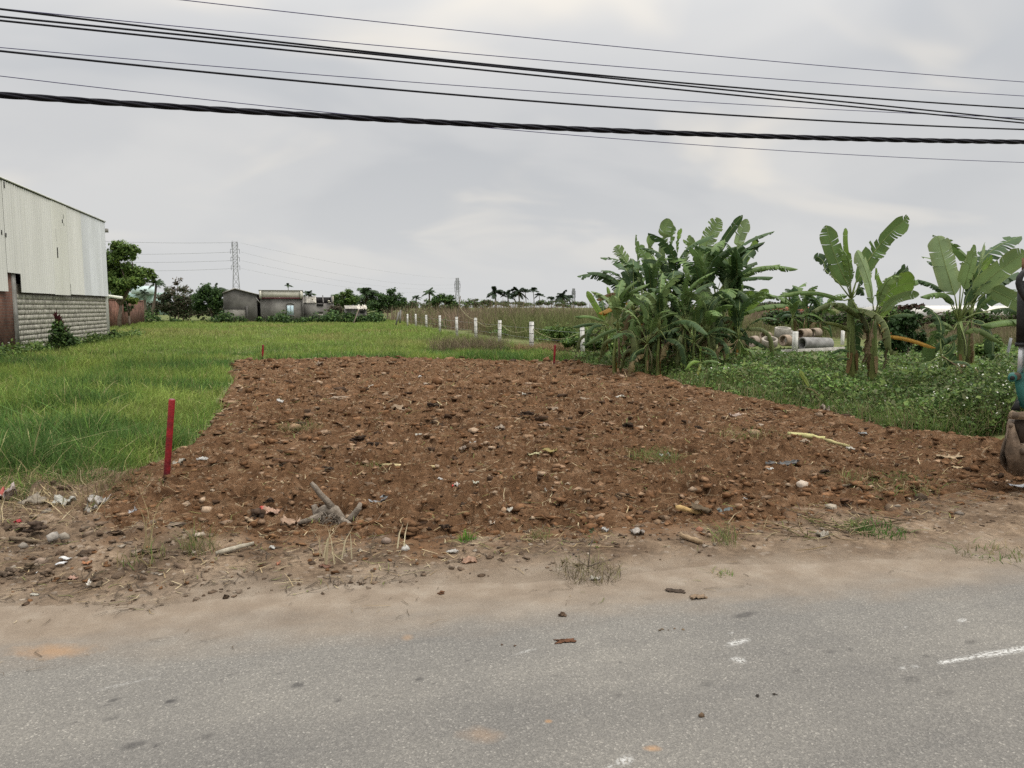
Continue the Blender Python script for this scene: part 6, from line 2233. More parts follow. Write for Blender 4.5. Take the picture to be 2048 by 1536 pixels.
pylon('tall lattice pylon rising behind the grey gable shed', 474, 484, 440, 8.5, 17, [(486, 6), (499, 9), (515, 8.5), (532, 8.5)], 540)
pylon('middle distant lattice pylon above the scrub', 915, 556, 960, 5, 11, [(563, 5), (568, 5.5), (576, 5)], 580)
pylon('faintest far lattice pylon beside the right coconut palm', 1147, 577, 1500, 4, 7, [(582, 3.5), (587, 3.5)], 590)
for i, (y0_, y1_, lb) in enumerate([(480, 485, 'topmost far power line left of the tall pylon'), (507, 504, 'second far power line left of the tall pylon'), (523, 521, 'third far power line left of the tall pylon'), (541, 537, 'lowest far power line left of the tall pylon')]):
    a, b_ = at_d(150, y0_, 430), at_d(474 - 8, y1_, 440)
    tag(MB().tube(sag(a, b_, 0.8, 14), 0.075, 4).build('power_line', M['steel'], loc=a), lb, 'power line', 'far transmission lines')
for i, (y0_, y1_, sg, lb) in enumerate([(486, 557, 4, 'topmost far power line right of the tall pylon'), (504, 569, 7, 'second far power line right of the tall pylon'), (521, 576, 7, 'third far power line right of the tall pylon'), (537, 582, 7, 'lowest far power line right of the tall pylon')]):
    a, b_ = at_d(474 + 8, y0_, 440), at_d(911, y1_, 960)
    tag(MB().tube(sag(a, b_, sg, 20), 0.04, 4).build('power_line', M['steel'], loc=a), lb, 'power line', 'far transmission lines')

# ------------------------------------------------------------------ cables overhead
def overhead(pts, Yp, wpx):
    P3 = [at_y(x_, y_, Yp) for x_, y_ in pts]
    X = np.array([p_[0] for p_ in P3])
    Z = np.array([p_[2] for p_ in P3])
    co = np.polyfit(X, Z, 2)
    co[0] = max(co[0], 0.0006)
    xx = np.linspace(-16, 34, 90)
    # keep the fit through the middle of the view and the slope seen there
    zz = np.polyval(np.polyfit(X, Z, 2), xx)
    D = np.mean([depth(p_) for p_ in P3])
    return np.stack([xx, np.full_like(xx, Yp), zz], -1), wpx * D / F / 2


for pts, Yp, wpx, mt, lb, nm in [
        ([(365, 0), (1024, 72), (2048, 164)], 9.6, 1.4, 'wire', 'topmost thin wire crossing the upper sky', 'thin_wire'),
        ([(0, 17), (1024, 115), (2048, 192)], 9.5, 1.4, 'wire', 'second thin wire from the top of the sky', 'thin_wire'),
        ([(0, 18), (1024, 133.5), (2048, 217)], 9.3, 3.3, 'cable', 'highest of the three close black cables', 'black_cable'),
        ([(0, 33), (1024, 136.5), (2048, 240)], 9.2, 3.3, 'cable', 'middle of the three close black cables', 'black_cable'),
        ([(0, 41), (1024, 146), (2048, 246)], 9.1, 3.3, 'cable', 'lowest of the three close black cables', 'black_cable'),
        ([(0, 95), (1024, 179), (2048, 236)], 9.4, 1.3, 'wire', 'thin wire running just above the single black cable', 'thin_wire'),
        ([(0, 102), (1024, 199), (2048, 259)], 9.0, 3.5, 'cable', 'single black cable between the close trio and the twisted bundle', 'black_cable'),
        ([(0, 152), (1024, 260), (2048, 325)], 9.3, 1.3, 'wire', 'lowest thin wire crossing behind the twisted bundle', 'thin_wire')]:
    P3, r_ = overhead(pts, Yp, wpx)
    tag(MB().tube(P3, r_, 6).build(nm, M[mt], smooth=True, loc=P3[45]), lb, 'wire' if mt == 'wire' else 'cable', 'cables strung across the sky')
P3, r_ = overhead([(0, 190), (1024, 252), (2048, 284)], 8.8, 10.5)
t = thing('twisted_cable', 'thick black cable of four twisted strands, lowest across the sky', 'cable', P3[45], 'cables strung across the sky')
xx = np.linspace(-16, 34, 1400)
zz = np.interp(xx, P3[:, 0], P3[:, 2])
for s in range(4):
    ph = xx * 2 * PI / 1.15 + s * PI / 2
    off = r_ * 0.58
    MB().tube(np.stack([xx, 8.8 + off * np.cos(ph), zz + off * np.sin(ph)], -1), r_ * 0.46, 6).build('strand', M['cable'], t, True)

# ------------------------------------------------------------------ excavator at the right edge
M['teal'] = pmat('teal_paint', (0.015, 0.10, 0.085), (0.03, 0.17, 0.14), 9, 0.5, 0.25, 40, attr=True, spec=0.45)
M['steel_dirty'] = pmat('muddy_steel', (0.085, 0.062, 0.045), (0.20, 0.15, 0.11), 9, 0.75, 0.4, 45, attr=True, metal=0.25)
M['chrome'] = pmat('chrome_rod', (0.66, 0.66, 0.68), (0.74, 0.74, 0.76), 5, 0.3, metal=0.25)
M['rubber'] = pmat('black_rubber', (0.012, 0.012, 0.012), (0.028, 0.028, 0.028), 12, 0.6, 0.2, 50)
M['glass'] = pmat('cab_glass', (0.02, 0.03, 0.03), (0.03, 0.04, 0.04), 2, 0.08, spec=0.6)
gb = at_z(2030, 990, 0.03)
DE = depth(gb)
ex = thing('excavator', 'teal mini excavator, its muddy bucket hanging at the right edge', 'excavator', (gb[0] + 3.6, gb[1], 0))
# the arm works in a plane facing the viewer: u to the right (away from frame), v up
rd = at_d(2035, 900, 1.0) * (1, 1, 0)
rd = rd / np.linalg.norm(rd)          # the arm is seen square from the side
eu = np.array((rd[1], -rd[0], 0.0))
ev = upv
en = np.cross(eu, ev)          # towards the viewer
en = en / np.linalg.norm(en)
o3 = at_d(2056, 940, DE)
ZE = lambda x, y: (1960 + x / 6.4, 740 + y / 6.4)


def ep(x, y, d=0.0):
    return at_d(*ZE(x, y), DE) - rd * d


def eprism(poly, d0, d1, name, mat, parent, C=None):
    A = [ep(x, y, d0) for x, y in poly]
    return MB().prism(A, en * (d1 - d0), C).build(name, M[mat], parent)


buck = [(340, 720), (360, 690), (400, 680), (438, 690), (452, 760), (480, 840), (520, 960), (620, 1010), (820, 1010), (870, 1190), (760, 1290), (640, 1345), (520, 1362), (430, 1352), (335, 1300), (268, 1210), (245, 1125), (262, 1040), (295, 950), (325, 840)]
bk = eprism(buck, -0.30, 0.0, 'bucket', 'steel_dirty', ex, (1.15, 1.1, 1.05))
eprism([(x + 3, y) for x, y in [(335, 1296), (268, 1206), (247, 1125), (264, 1040), (297, 950), (327, 840), (342, 735), (360, 760), (332, 900), (292, 1060), (285, 1140), (308, 1206), (366, 1284)]], 0.002, 0.010, 'wear_plate', 'steel_dirty', bk, (0.8, 0.8, 0.8))
for q in (-0.27, -0.19, -0.11, -0.03):
    eprism([(850, 1170), (880, 1190), (960, 1130), (940, 1115)], q - 0.025, q + 0.025, 'tooth', 'steel_dirty', bk, (1.3, 1.3, 1.3))
for d0, d1 in ((-0.25, -0.22), (-0.06, -0.03)):
    eprism([(440, 650), (442, 760), (500, 940), (560, 950), (600, 800), (590, 640)], d0, d1, 'ear_plate', 'steel_dirty', bk, (0.30, 0.28, 0.27))
MB().tube([ep(388, 705, -0.31), ep(388, 705, 0.008)], 0.022, 12).build('hinge_boss', M['steel_dirty'], bk, True)
MB().tube([ep(560, 1040, 0.0), ep(560, 1040, 0.02)], 0.03, 12).build('side_bolt', M['steel_dirty'], bk, True)
lk_ = eprism([(350, 620), (372, 545), (410, 518), (470, 540), (620, 528), (640, 600), (620, 632), (440, 632)], -0.02, 0.01, 'bucket_link', 'steel_dirty', ex, (1.6, 1.6, 1.5))
eprism([(350, 620), (485, 392), (500, 405), (420, 545)], -0.24, -0.21, 'link_plate', 'steel_dirty', lk_, (1.4, 1.4, 1.3))
eprism([(395, 520), (470, 400), (500, 400), (510, 530)], -0.20, -0.03, 'link_web', 'rubber', lk_)
MB().tube([ep(440, 575, 0.0), ep(440, 575, 0.02)], 0.03, 12).build('pin', M['steel_dirty'], lk_, True)
st_ = eprism([(440, 150), (460, 60), (700, 40), (780, 460), (640, 560), (510, 470), (465, 300)], -0.20, -0.05, 'stick_end', 'teal', ex)
MB().tube([ep(415, 105, -0.22), ep(415, 105, -0.03)], 0.034, 16).build('boss', M['teal'], st_, True)
MB().tube([ep(475, 85, -0.06), ep(475, 85, -0.02)], 0.030, 14).build('pin', M['steel_dirty'], st_, True)
MB().tube([ep(413, 106, -0.23), ep(413, 106, -0.02)], 0.018, 14).build('pin', M['rubber'], st_, True)
eprism([(400, 70), (560, 40), (560, 160), (415, 150)], -0.18, -0.07, 'clevis', 'teal', st_, (0.7, 0.7, 0.7))
eprism([(620, 60), (760, 30), (900, -1300), (1050, -1900), (980, -1960), (800, -1300)], -0.07, 0.07, 'stick', 'teal', ex)
cy = MB().tube([ep(515, 40, -.12), ep(540, -330, -.12)], 0.024, 14).build('cylinder_rod', M['chrome'], ex, True)
MB().tube([ep(540, -310, -.12), ep(562, -1150, -.12)], 0.045, 14).build('cylinder_barrel', M['rubber'], ex, True)
MB().tube([ep(540, -295, -.12), ep(541, -345, -.12)], 0.052, 14).build('cylinder_collar', M['rubber'], ex, True)
hp = [ep(x, y, 0.06) for x, y in ((590, -900), (548, -966), (505, -1050), (492, -1110), (505, -1180), (548, -1235), (590, -1270))]
MB().tube(hp, 0.022, 8).build('hose', M['rubber'], ex, True)
hp = [ep(x, y, 0.02) for x, y in ((600, -880), (560, -960), (520, -1050), (508, -1110), (520, -1180), (560, -1250), (600, -1300))]
MB().tube(hp, 0.018, 8).build('hose', M['rubber'], ex, True)
eprism([(530, -1240), (640, -1250), (660, -1450), (535, -1440)], -0.17, -0.07, 'cylinder_bracket', 'steel_dirty', ex, (1.3, 1.0, 0.8))
# boom, house and tracks, out to the right of the frame
eprism([(950, -1900), (1080, -1980), (2200, -1500), (3000, -500), (2850, -300), (2100, -1250)], -0.09, 0.09, 'boom', 'teal', ex)
cxr = ep(3600, 900)
for sg in (-1, 1):
    q = cxr + en * sg * 0.55
    pr_ = []
    for a in np.linspace(0, 2 * PI, 24, endpoint=False):
        c_, s_2 = math.cos(a), math.sin(a)
        pr_.append(np.array((q[0], q[1], 0.26)) + eu * (0.75 * np.sign(c_) + 0.22 * c_) + ev * 0.22 * s_2 - en * 0.14)
    MB().prism(pr_, en * 0.28).build('track', M['rubber'], ex)
bx = np.array((cxr[0], cxr[1], 0))
MB().prism([bx - eu * .55 - en * .6 + ev * .55, bx + eu * 0.9 - en * .6 + ev * .55, bx + eu * .9 + en * .6 + ev * .55, bx - eu * .55 + en * .6 + ev * .55], ev * 0.55).build('house', M['teal'], ex)
MB().tube([bx + ev * .3, bx + ev * .56], 0.35, 16).build('slew_ring', M['rubber'], ex)
cb_ = MB().prism([bx - eu * .4 - en * .1 + ev * 1.11, bx + eu * 0.6 - en * .1 + ev * 1.11, bx + eu * .6 + en * .58 + ev * 1.11, bx - eu * .4 + en * .58 + ev * 1.11], ev * 1.25).build('cab', M['glass'], ex)
MB().prism([bx - eu * .45 - en * .15 + ev * 2.37, bx + eu * 0.65 - en * .15 + ev * 2.37, bx + eu * .65 + en * .63 + ev * 2.37, bx - eu * .45 + en * .63 + ev * 2.37], ev * 0.08).build('cab_roof', M['teal'], cb_)


# ------------------------------------------------------------------ hedges that close the skyline behind the field
for px0, px1, D, py, hh, nn, cols, lb in [
        (290, 460, 95, 620, 22, 3600, G_DARK + G_DULL, 'dark hedge mass behind the shrubs left of the shed'),
        (640, 830, 104, 610, 18, 3800, G_DARK + G_DULL, 'dark hedge behind the hut and the ragged palm'),
        (800, 960, 110, 612, 12, 2600, G_DULL + G_MID, 'dull green hedge below the middle pylon')]:
    cl = [(px, py + random.uniform(-4, 6), 20, hh * random.uniform(0.6, 1.1)) for px in np.arange(px0, px1, 22)]
    tree('hedge', lb, 'hedge', D, cl, nn, 0.36, cols, k=6)

# ------------------------------------------------------------------ things lying about
random.seed(77)


def place(px, py):
    p = at_z(px, py, 0.03)
    for _ in range(1):
        z = top_z(p[0], p[1])
        p = at_z(px, py, z)
    return p


def stone(px, py, wpx, hpx, col, label, name='stone', cat='stone', group=None, sub=1, rough=0.22, seed=0, mat='stone'):
    p = place(px, py)
    s = depth(p) / F
    r = random.Random(seed or int(px * 7 + py))
    mb = MB()
    if cat in ('clod', 'mud crumb'):
        # a crumbly lump: broken bits grown together
        for q in range(16 if wpx > 16 else 6):
            V, T = shard(r) if q % 3 else blob((1, 1, .8), 1, 0.3, r, 2.4)
            k_ = r.uniform(0.22, 0.5) if q else 0.62
            V = rotz(V, r.uniform(0, 6.3)) * np.array((wpx * s / 2, wpx * s / 2 * .8, hpx * s / 2)) * k_
            a_ = r.uniform(0, 6.3)
            d_ = 0.0 if q == 0 else r.uniform(0.2, 0.75)
            V = V + np.array((math.cos(a_) * d_ * wpx * s / 2, math.sin(a_) * d_ * wpx * s / 2 * .8, r.uniform(0, .55) * (1 - d_) * hpx * s + hpx * s * .06))
            mb.add(V + p, T=T, C=np.array(col) * r.uniform(.75, 1.2))
    else:
        V, T = blob((wpx * s / 2, wpx * s / 2 * 0.8, hpx * s / 2 * 1.05), sub, rough, r, 2.3)
        V = rotz(V, r.uniform(-.4, .4))
        V[:, 2] += hpx * s * 0.12
        mb.add(V + p, T=T, C=np.array(col))
    o = mb.build(name, M[mat], loc=p)
    return tag(o, label, cat, group)


def scrap(px, py, wpx, hpx, col, label, name='plastic_scrap', cat='scrap', group=None, crumple=0.35, seed=0, mat='scrap', col2=None, lift=0.0):
    """a crumpled piece of film or paper"""
    p = place(px, py)
    s = depth(p) / F
    r = np.random.default_rng(seed or int(px * 13 + py * 3))
    n = 8
    u, v = np.meshgrid(np.linspace(-1, 1, n), np.linspace(-1, 1, n))
    u, v = u.ravel(), v.ravel()
    a = wpx * s / 2
    hh = hpx * s
    b_ = max(a * 0.45, hh * 0.7)
    k = 1 - 0.35 * r.uniform(0, 1, n * n) * (np.maximum(abs(u), abs(v)) > 0.8)
    x_ = u * a * k + r.normal(0, a * 0.07, n * n)
    y_ = v * b_ * k + r.normal(0, b_ * 0.10, n * n)
    z_ = hh * (0.15 + 0.55 * (0.5 + 0.5 * np.sin(u * r.uniform(1.5, 4) + r.uniform(0, 6))) * (1 - 0.5 * v * v)) + r.normal(0, crumple * hh * 0.5, n * n)
    z_ = np.maximum(z_, -0.012) + 0.004 + lift
    an = r.uniform(-.3, .3) - YAW
    V = np.stack([x_ * math.cos(an) - y_ * math.sin(an), x_ * math.sin(an) + y_ * math.cos(an), z_], -1) + p
    Q = [(i * n + j, i * n + j + 1, (i + 1) * n + j + 1, (i + 1) * n + j) for i in range(n - 1) for j in range(n - 1)]
    C = np.tile(np.array(col) * 0.85, (n * n, 1)) * r.uniform(0.6, 1.1, (n * n, 1))
    if col2 is not None:
        C[u < -0.45] = np.array(col2)
    o = MB().add(V, Q, C=C).build(name, M[mat], loc=p)
    sol = o.modifiers.new('thickness', 'SOLIDIFY')
    sol.thickness = 0.003
    return tag(o, label, cat, group)


def board(px0, py0, px1, py1, wpx, tpx, col, label, name='board', cat='board', mat='wood', lift=0.01):
    p, q = place(px0, py0), place(px1, py1)
    p[2] += lift
    q[2] += lift
    s = depth(p) / F
    d = q - p
    L_ = np.linalg.norm(d)
    d /= L_
    sd = np.cross(d, (0, 0, 1.0))
    sd /= np.linalg.norm(sd)
    n = 7
    m = MB()
    V = []
    r = random.Random(int(px0 * 3 + py0))
    for i in range(n):
        a = i / (n - 1)
        c_ = p + d * L_ * a
        w = wpx * s / 2 * (1 - 0.5 * (a if r.random() < .9 else 0)) * r.uniform(.75, 1.1) * (0.45 if i in (0, n - 1) else 1)
        t_ = tpx * s * r.uniform(.7, 1.1)
        V += [c_ - sd * w, c_ + sd * w, c_ + sd * w * .85 + (0, 0, t_), c_ - sd * w * .85 + (0, 0, t_)]
    Q = []
    for i in range(n - 1):
        for j in range(4):
            Q.append((4 * i + j, 4 * i + (j + 1) % 4, 4 * i + 4 + (j + 1) % 4, 4 * i + 4 + j))
    Q += [(3, 2, 1, 0), (4 * n - 4, 4 * n - 3, 4 * n - 2, 4 * n - 1)]
    o = m.add(V, Q, C=np.array(col)).build(name, M[mat], loc=p)
    return tag(o, label, cat)


# uprooted stump with its branch
p = place(660, 1035)
D = depth(p) - 0.3
t = thing('uprooted_root', 'grey uprooted tree root with one branch sticking up from the soil', 'tree root', p)
rt = lambda pts, rad: MB().tube([at_d(x_, y_, D + dz) for x_, y_, dz in pts], np.array(rad) * 1.2 * D / F, 8, C=(1.0, 0.95, 0.85))
M['root'] = pmat('grey_root', (0.13, 0.105, 0.08), (0.27, 0.23, 0.185), 20, 0.95, 0.6, 45)
rt([(684, 1042, 0), (668, 1022, 0), (650, 1022, .05), (632, 1026, .1), (628, 1010, .1)], (9, 11, 11, 8, 5)).build('stump', M['root'], t, True)
rt([(664, 1016, 0), (652, 1000, 0), (640, 988, -.02), (630, 974, -.03), (622, 965, -.03)], (7, 5.5, 5, 4.5, 3)).build('branch', M['root'], t, True)
rt([(690, 1046, 0), (705, 1034, 0), (718, 1016, -.02), (721, 1006, -.02)], (6, 6, 5, 3)).build('branch', M['root'], t, True)
rt([(648, 1030, 0), (620, 1040, -.05), (596, 1046, -.05), (560, 1038, .0)], (7, 5, 4, 2)).build('root_limb', M['root'], t, True)
rt([(680, 1040, 0), (700, 1052, -.1), (716, 1060, -.1)], (8, 6, 3)).build('root_limb', M['root'], t, True)
hb = MB()
random.seed(21)
for i in range(26):
    a0 = (random.uniform(640, 680), random.uniform(1022, 1040))
    hb.tube([at_d(a0[0], a0[1], D - .02), at_d(a0[0] + random.uniform(-25, 10), a0[1] + random.uniform(4, 16), D - .1), at_d(a0[0] + random.uniform(-40, 15), a0[1] + random.uniform(12, 30), D - .12)], (0.003, 0.002, 0.001), 4)
hb.build('fine_roots', M['root'], t)

stone(308, 1058, 40, 34, (0.30, 0.185, 0.11), 'upright tan rock at the front left of the soil, behind the straw stalks', seed=4)
stone(515, 1040, 36, 30, (0.055, 0.036, 0.024), 'blackish clod beside the pink plastic scrap', 'clod', 'clod', seed=5)
stone(533, 1075, 34, 28, (0.135, 0.073, 0.037), 'rounded brown clod at the front edge of the soil', 'clod', 'clod', seed=6)
stone(546, 1078, 28, 20, (0.19, 0.105, 0.05), 'lighter brown clod just right of the rounded one', 'clod', 'clod', seed=7)
stone(820, 1062, 70, 34, (0.14, 0.08, 0.043), 'biggest brown clod with fine roots at the front edge', 'clod', 'clod', seed=8, sub=3, rough=0.25, mat='clod')
stone(772, 1082, 26, 20, (0.25, 0.19, 0.15), 'pinkish grey stone below the biggest clod', seed=9)
stone(810, 1097, 20, 14, (0.46, 0.44, 0.40), 'pale grey stone on the verge beside bleached stalks', seed=10)
stone(1203, 1040, 38, 24, (0.34, 0.24, 0.16), 'tan rock near the front edge above the dead weed', seed=11)
stone(588, 856, 34, 16, (0.30, 0.20, 0.12), 'flat tan rock on the soil near the left grass edge', seed=12)
stone(1125, 1232, 20, 15, (0.095, 0.062, 0.040), 'dark brown earth lump on the sandy road edge', 'clod', 'clod', seed=13)
stone(1403, 1434, 17, 13, (0.14, 0.095, 0.06), 'single brown pebble alone on the asphalt', 'pebble', 'pebble', seed=14)
stone(883, 1187, 18, 11, (0.15, 0.075, 0.04), 'reddish brown lump on the sand with a straw behind', 'clod', 'clod', seed=15)
stone(1325, 1259, 9, 7, (0.20, 0.15, 0.10), 'leftmost of the small pebble row on the road edge', 'pebble', 'pebble', seed=16)
stone(1337, 1261, 5, 5, (0.10, 0.07, 0.05), 'tiny dark pebble second in the row on the road edge', 'pebble', 'pebble', seed=17)
stone(1349, 1258, 7, 6, (0.13, 0.09, 0.06), 'small brown pebble third in the row on the road edge', 'pebble', 'pebble', seed=18)
stone(1366, 1260, 11, 8, (0.19, 0.14, 0.09), 'rightmost pebble of the small row on the road edge', 'pebble', 'pebble', seed=19)
stone(1004, 1290, 9, 6, (0.08, 0.055, 0.04), 'dark crumb on the asphalt left of centre', 'pebble', 'pebble', seed=20)
stone(1030, 1292, 10, 7, (0.09, 0.06, 0.042), 'dark crumb on the asphalt right of its twin', 'pebble', 'pebble', seed=21)
stone(1515, 1394, 14, 8, (0.045, 0.038, 0.034), 'left of two black mud crumbs on the asphalt', 'mud_crumb', 'mud crumb', seed=22)
stone(1549, 1390, 12, 8, (0.06, 0.05, 0.042), 'right of two black mud crumbs on the asphalt', 'mud_crumb', 'mud crumb', seed=23)
stone(1602, 972, 34, 22, (0.48, 0.40, 0.32), 'pale pinkish stone on the soil at the right', seed=24)
stone(1626, 966, 22, 14, (0.34, 0.22, 0.16), 'reddish chip touching the pale pinkish stone', seed=25)
stone(1845, 1000, 36, 30, (0.075, 0.052, 0.036), 'dark angular slab standing on the right front edge of the soil', seed=26, rough=.12)
stone(1917, 1027, 30, 9, (0.16, 0.135, 0.11), 'flat grey stone on the verge right of the dark slab', seed=27)
stone(1795, 1014, 18, 11, (0.26, 0.22, 0.17), 'small grey stone left of the dark slab', seed=28)
stone(1690, 1004, 40, 14, (0.13, 0.068, 0.035), 'flat red brown clod at the right front of the soil', 'clod', 'clod', seed=29)
stone(1660, 1016, 36, 14, (0.36, 0.31, 0.24), 'half buried pale rock below the flat red brown clod', seed=30)
stone(1398, 1062, 26, 16, (0.25, 0.12, 0.075), 'broken red brick piece at the front edge', 'brick_piece', 'brick', seed=31, rough=.12)
stone(1418, 1072, 15, 11, (0.28, 0.20, 0.14), 'small brown stone right of the broken brick', seed=32)
stone(72, 1062, 46, 34, (0.075, 0.055, 0.042), 'dark earth lump in the rubble at the left edge', 'clod', 'clod', seed=34, mat='clod')
stone(105, 1075, 36, 22, (0.27, 0.245, 0.215), 'grey angular concrete lump right of the dark lump in the rubble', seed=35, rough=.15)
stone(130, 1072, 30, 16, (0.24, 0.21, 0.17), 'flat grey stone beside the concrete lump in the rubble', seed=36)
stone(46, 1092, 34, 14, (0.21, 0.185, 0.155), 'flat greyish stone at the left edge below the dark lump', seed=37)
stone(80, 1125, 34, 18, (0.22, 0.165, 0.125), 'tan stone in the left rubble above the white tile chips', seed=38)
stone(60, 1140, 36, 20, (0.10, 0.075, 0.05), 'dark broken clod in the left rubble beside the tan stone', 'clod', 'clod', seed=39, mat='clod')
stone(95, 1152, 34, 20, (0.19, 0.14, 0.10), 'cracked earth lump below the tan stone at the left', 'clod', 'clod', seed=40, mat='clod')
stone(165, 1122, 34, 13, (0.28, 0.20, 0.15), 'pinkish flat stone right of the white tile chips', seed=41)
stone(20, 1150, 34, 26, (0.13, 0.10, 0.075), 'brown earth lump at the very left edge of the verge', 'clod', 'clod', seed=42, mat='clod')
stone(175, 1060, 22, 12, (0.11, 0.085, 0.06), 'small dark clod on the left verge', 'clod', 'clod', seed=43)
# plastic, paper and boards
LAND = [(340, 900, 'the tall red stake'), (655, 1030, 'the uprooted root'), (820, 940, 'the pale peeled branch'), (1310, 930, 'the flattened grass clump'), (1630, 885, 'the stripped banana stem'),
        (820, 1066, 'the biggest front clod'), (525, 715, 'the far left red stake'), (1109, 725, 'the far right red stake'), (790, 822, 'the tan crumpled cloth'), (588, 856, 'the flat tan rock'),
        (1203, 1040, 'the tan front rock'), (1602, 972, 'the pale pinkish stone'), (912, 975, 'the red and white packet'), (1085, 905, 'the mustard yellow scrap'), (680, 800, 'the pale rubble strip'), (945, 895, 'the white centre shard')]
_seen = set()


def where(px, py, w, head):
    o = sorted(LAND, key=lambda l: math.hypot(px - l[0], (py - l[1]) * 2.2))
    size = 'tiny ' if w < 11 else ('small ' if w < 17 else ('' if w < 32 else 'large '))
    for lx, ly, nm in o[:5]:
        dx, dy = px - lx, (py - ly) * 2.2
        far = math.hypot(dx, dy)
        near = 'close ' if far < 60 else ''
        d = ('right of' if dx > 0 else 'left of') if abs(dx) > abs(dy) * 0.8 else ('in front of' if dy > 0 else 'behind')
        t_ = size + head + ' lying ' + near + d + ' ' + nm
        if t_ not in _seen:
            break
    _seen.add(t_)
    return t_


for px, py, w_, h_, sd in ((617, 885, 36, 16, 51), (720, 882, 44, 20, 52), (745, 890, 36, 14, 53), (570, 932, 34, 12, 54), (650, 940, 40, 12, 55), (865, 812, 34, 14, 56), (962, 990, 38, 22, 57),
                           (925, 1018, 34, 18, 58), (890, 1055, 26, 16, 59), (1055, 830, 44, 14, 60), (1255, 855, 30, 18, 61), (870, 845, 26, 14, 62), (985, 870, 30, 14, 63), (655, 978, 30, 10, 64), (1390, 860, 40, 18, 65), (1240, 990, 40, 12, 66), (1650, 945, 26, 12, 67), (540, 1005, 26, 14, 68)):
    stone(px, py, w_, h_, (0.042, 0.029, 0.021), where(px, py, w_, 'blackish damp clod'), 'damp_clod', 'clod', 'damp dark clods on the soil', seed=sd, sub=1, rough=.32, mat='clod')

scrap(540, 1028, 46, 20, (0.58, 0.36, 0.25), 'salmon pink plastic scrap with a red end beside the blackish clod', col2=(0.55, 0.07, 0.05))
scrap(580, 1050, 40, 18, (0.50, 0.33, 0.22), 'pinkish crumpled film below the salmon scrap')
scrap(912, 975, 16, 12, (0.62, 0.55, 0.48), 'small red and white packet on the soil centre', col2=(0.6, 0.06, 0.05))
scrap(952, 968, 14, 8, (0.62, 0.60, 0.48), 'tiny cream scrap right of the red packet')
scrap(1328, 914, 22, 9, (0.75, 0.76, 0.77), 'bright white plastic scrap above the flattened grass clump')
scrap(358, 930, 24, 16, (0.52, 0.48, 0.40), 'dirty white plastic lump just right of the tall red stake')
scrap(405, 922, 26, 9, (0.66, 0.64, 0.60), 'thin white scrap right of the lump near the tall stake')
scrap(130, 1010, 38, 26, (0.52, 0.51, 0.45), 'crumpled greyish plastic bag at the front of the grass', name='plastic_bag', cat='plastic bag')
scrap(195, 1008, 42, 24, (0.58, 0.54, 0.49), 'torn white plastic bag right of the greyish bag', name='plastic_bag', cat='plastic bag')
scrap(265, 1028, 14, 16, (0.66, 0.67, 0.70), 'small bluish white scrap near the front left of the soil')
scrap(12, 1005, 24, 40, (0.55, 0.46, 0.42), 'reddish white rag at the left picture edge', col2=(0.5, 0.12, 0.10), name='rag', cat='rag')
scrap(70, 1012, 50, 24, (0.40, 0.34, 0.26), 'tan paper sack scrap under bent straw at the left', name='paper_sack', cat='paper')
scrap(36, 1046, 14, 8, (0.50, 0.04, 0.05), 'bright red scrap above the dark lump in the rubble')
scrap(183, 1025, 20, 16, (0.40, 0.37, 0.32), 'grey crumpled paper below the torn white bag', name='crumpled_paper', cat='paper')
scrap(130, 1120, 24, 10, (0.76, 0.76, 0.74), 'upper white tile chip in the left rubble', name='tile_chip', cat='tile', crumple=0.05)
scrap(121, 1131, 22, 9, (0.85, 0.85, 0.86), 'brightest white tile chip, lower of the pair in the rubble', name='tile_chip', cat='tile', crumple=0.03)
scrap(70, 1148, 12, 5, (0.8, 0.8, 0.78), 'tiny white chip at the left below the tan stone', name='tile_chip', cat='tile', crumple=0.05)
scrap(174, 1128, 20, 8, (0.50, 0.22, 0.10), 'orange brick crumbs on the left verge', name='brick_chip', cat='brick')
scrap(146, 1160, 18, 10, (0.50, 0.30, 0.22), 'salmon chip below the pink flat stone', name='brick_chip', cat='brick')
scrap(190, 1175, 34, 15, (0.13, 0.10, 0.07), 'dark curled bark piece with white edge on the left verge', name='bark_piece', cat='bark', col2=(0.62, 0.60, 0.55), mat='wood')
scrap(70, 1192, 18, 6, (0.6, 0.57, 0.48), 'pale scrap on the sandy edge at the left')
scrap(545, 1098, 14, 8, (0.55, 0.53, 0.48), 'whitish scrap just below the front clods')
scrap(650, 1136, 26, 8, (0.20, 0.09, 0.05), 'rust brown leaf on the verge before the stubble', name='dead_leaf', cat='leaf')
scrap(557, 1130, 8, 10, (0.62, 0.26, 0.15), 'small orange plastic chip on the verge')
scrap(938, 1125, 34, 14, (0.48, 0.29, 0.19), 'orange pink paper flattened on the verge centre', name='paper_scrap', cat='paper')
scrap(905, 1106, 28, 8, (0.60, 0.57, 0.52), 'narrow whitish scrap on the verge left of the orange paper')
scrap(1190, 1160, 26, 8, (0.62, 0.58, 0.50), 'white torn scrap at the foot of the dead weed')
scrap(1275, 1070, 30, 16, (0.46, 0.41, 0.36), 'crumpled pale plastic at the front edge left of the broken brick')
scrap(1210, 1062, 14, 9, (0.62, 0.60, 0.57), 'small white scrap below the tan rock')
scrap(1098, 985, 18, 12, (0.58, 0.53, 0.45), 'pale dirty scrap on a dark clod in the middle of the soil')
scrap(1646, 1075, 26, 16, (0.52, 0.47, 0.38), 'folded beige card standing on the right verge', name='card_scrap', cat='card')
scrap(1395, 1197, 40, 9, (0.30, 0.22, 0.15), 'dry curled brown leaf on the sandy road edge', name='dead_leaf', cat='leaf', mat='wood')
scrap(1350, 1183, 44, 3, (0.085, 0.065, 0.05), 'dark mud smear of crumbs on the sandy road edge', name='mud_patch', cat='mud', mat='clod')
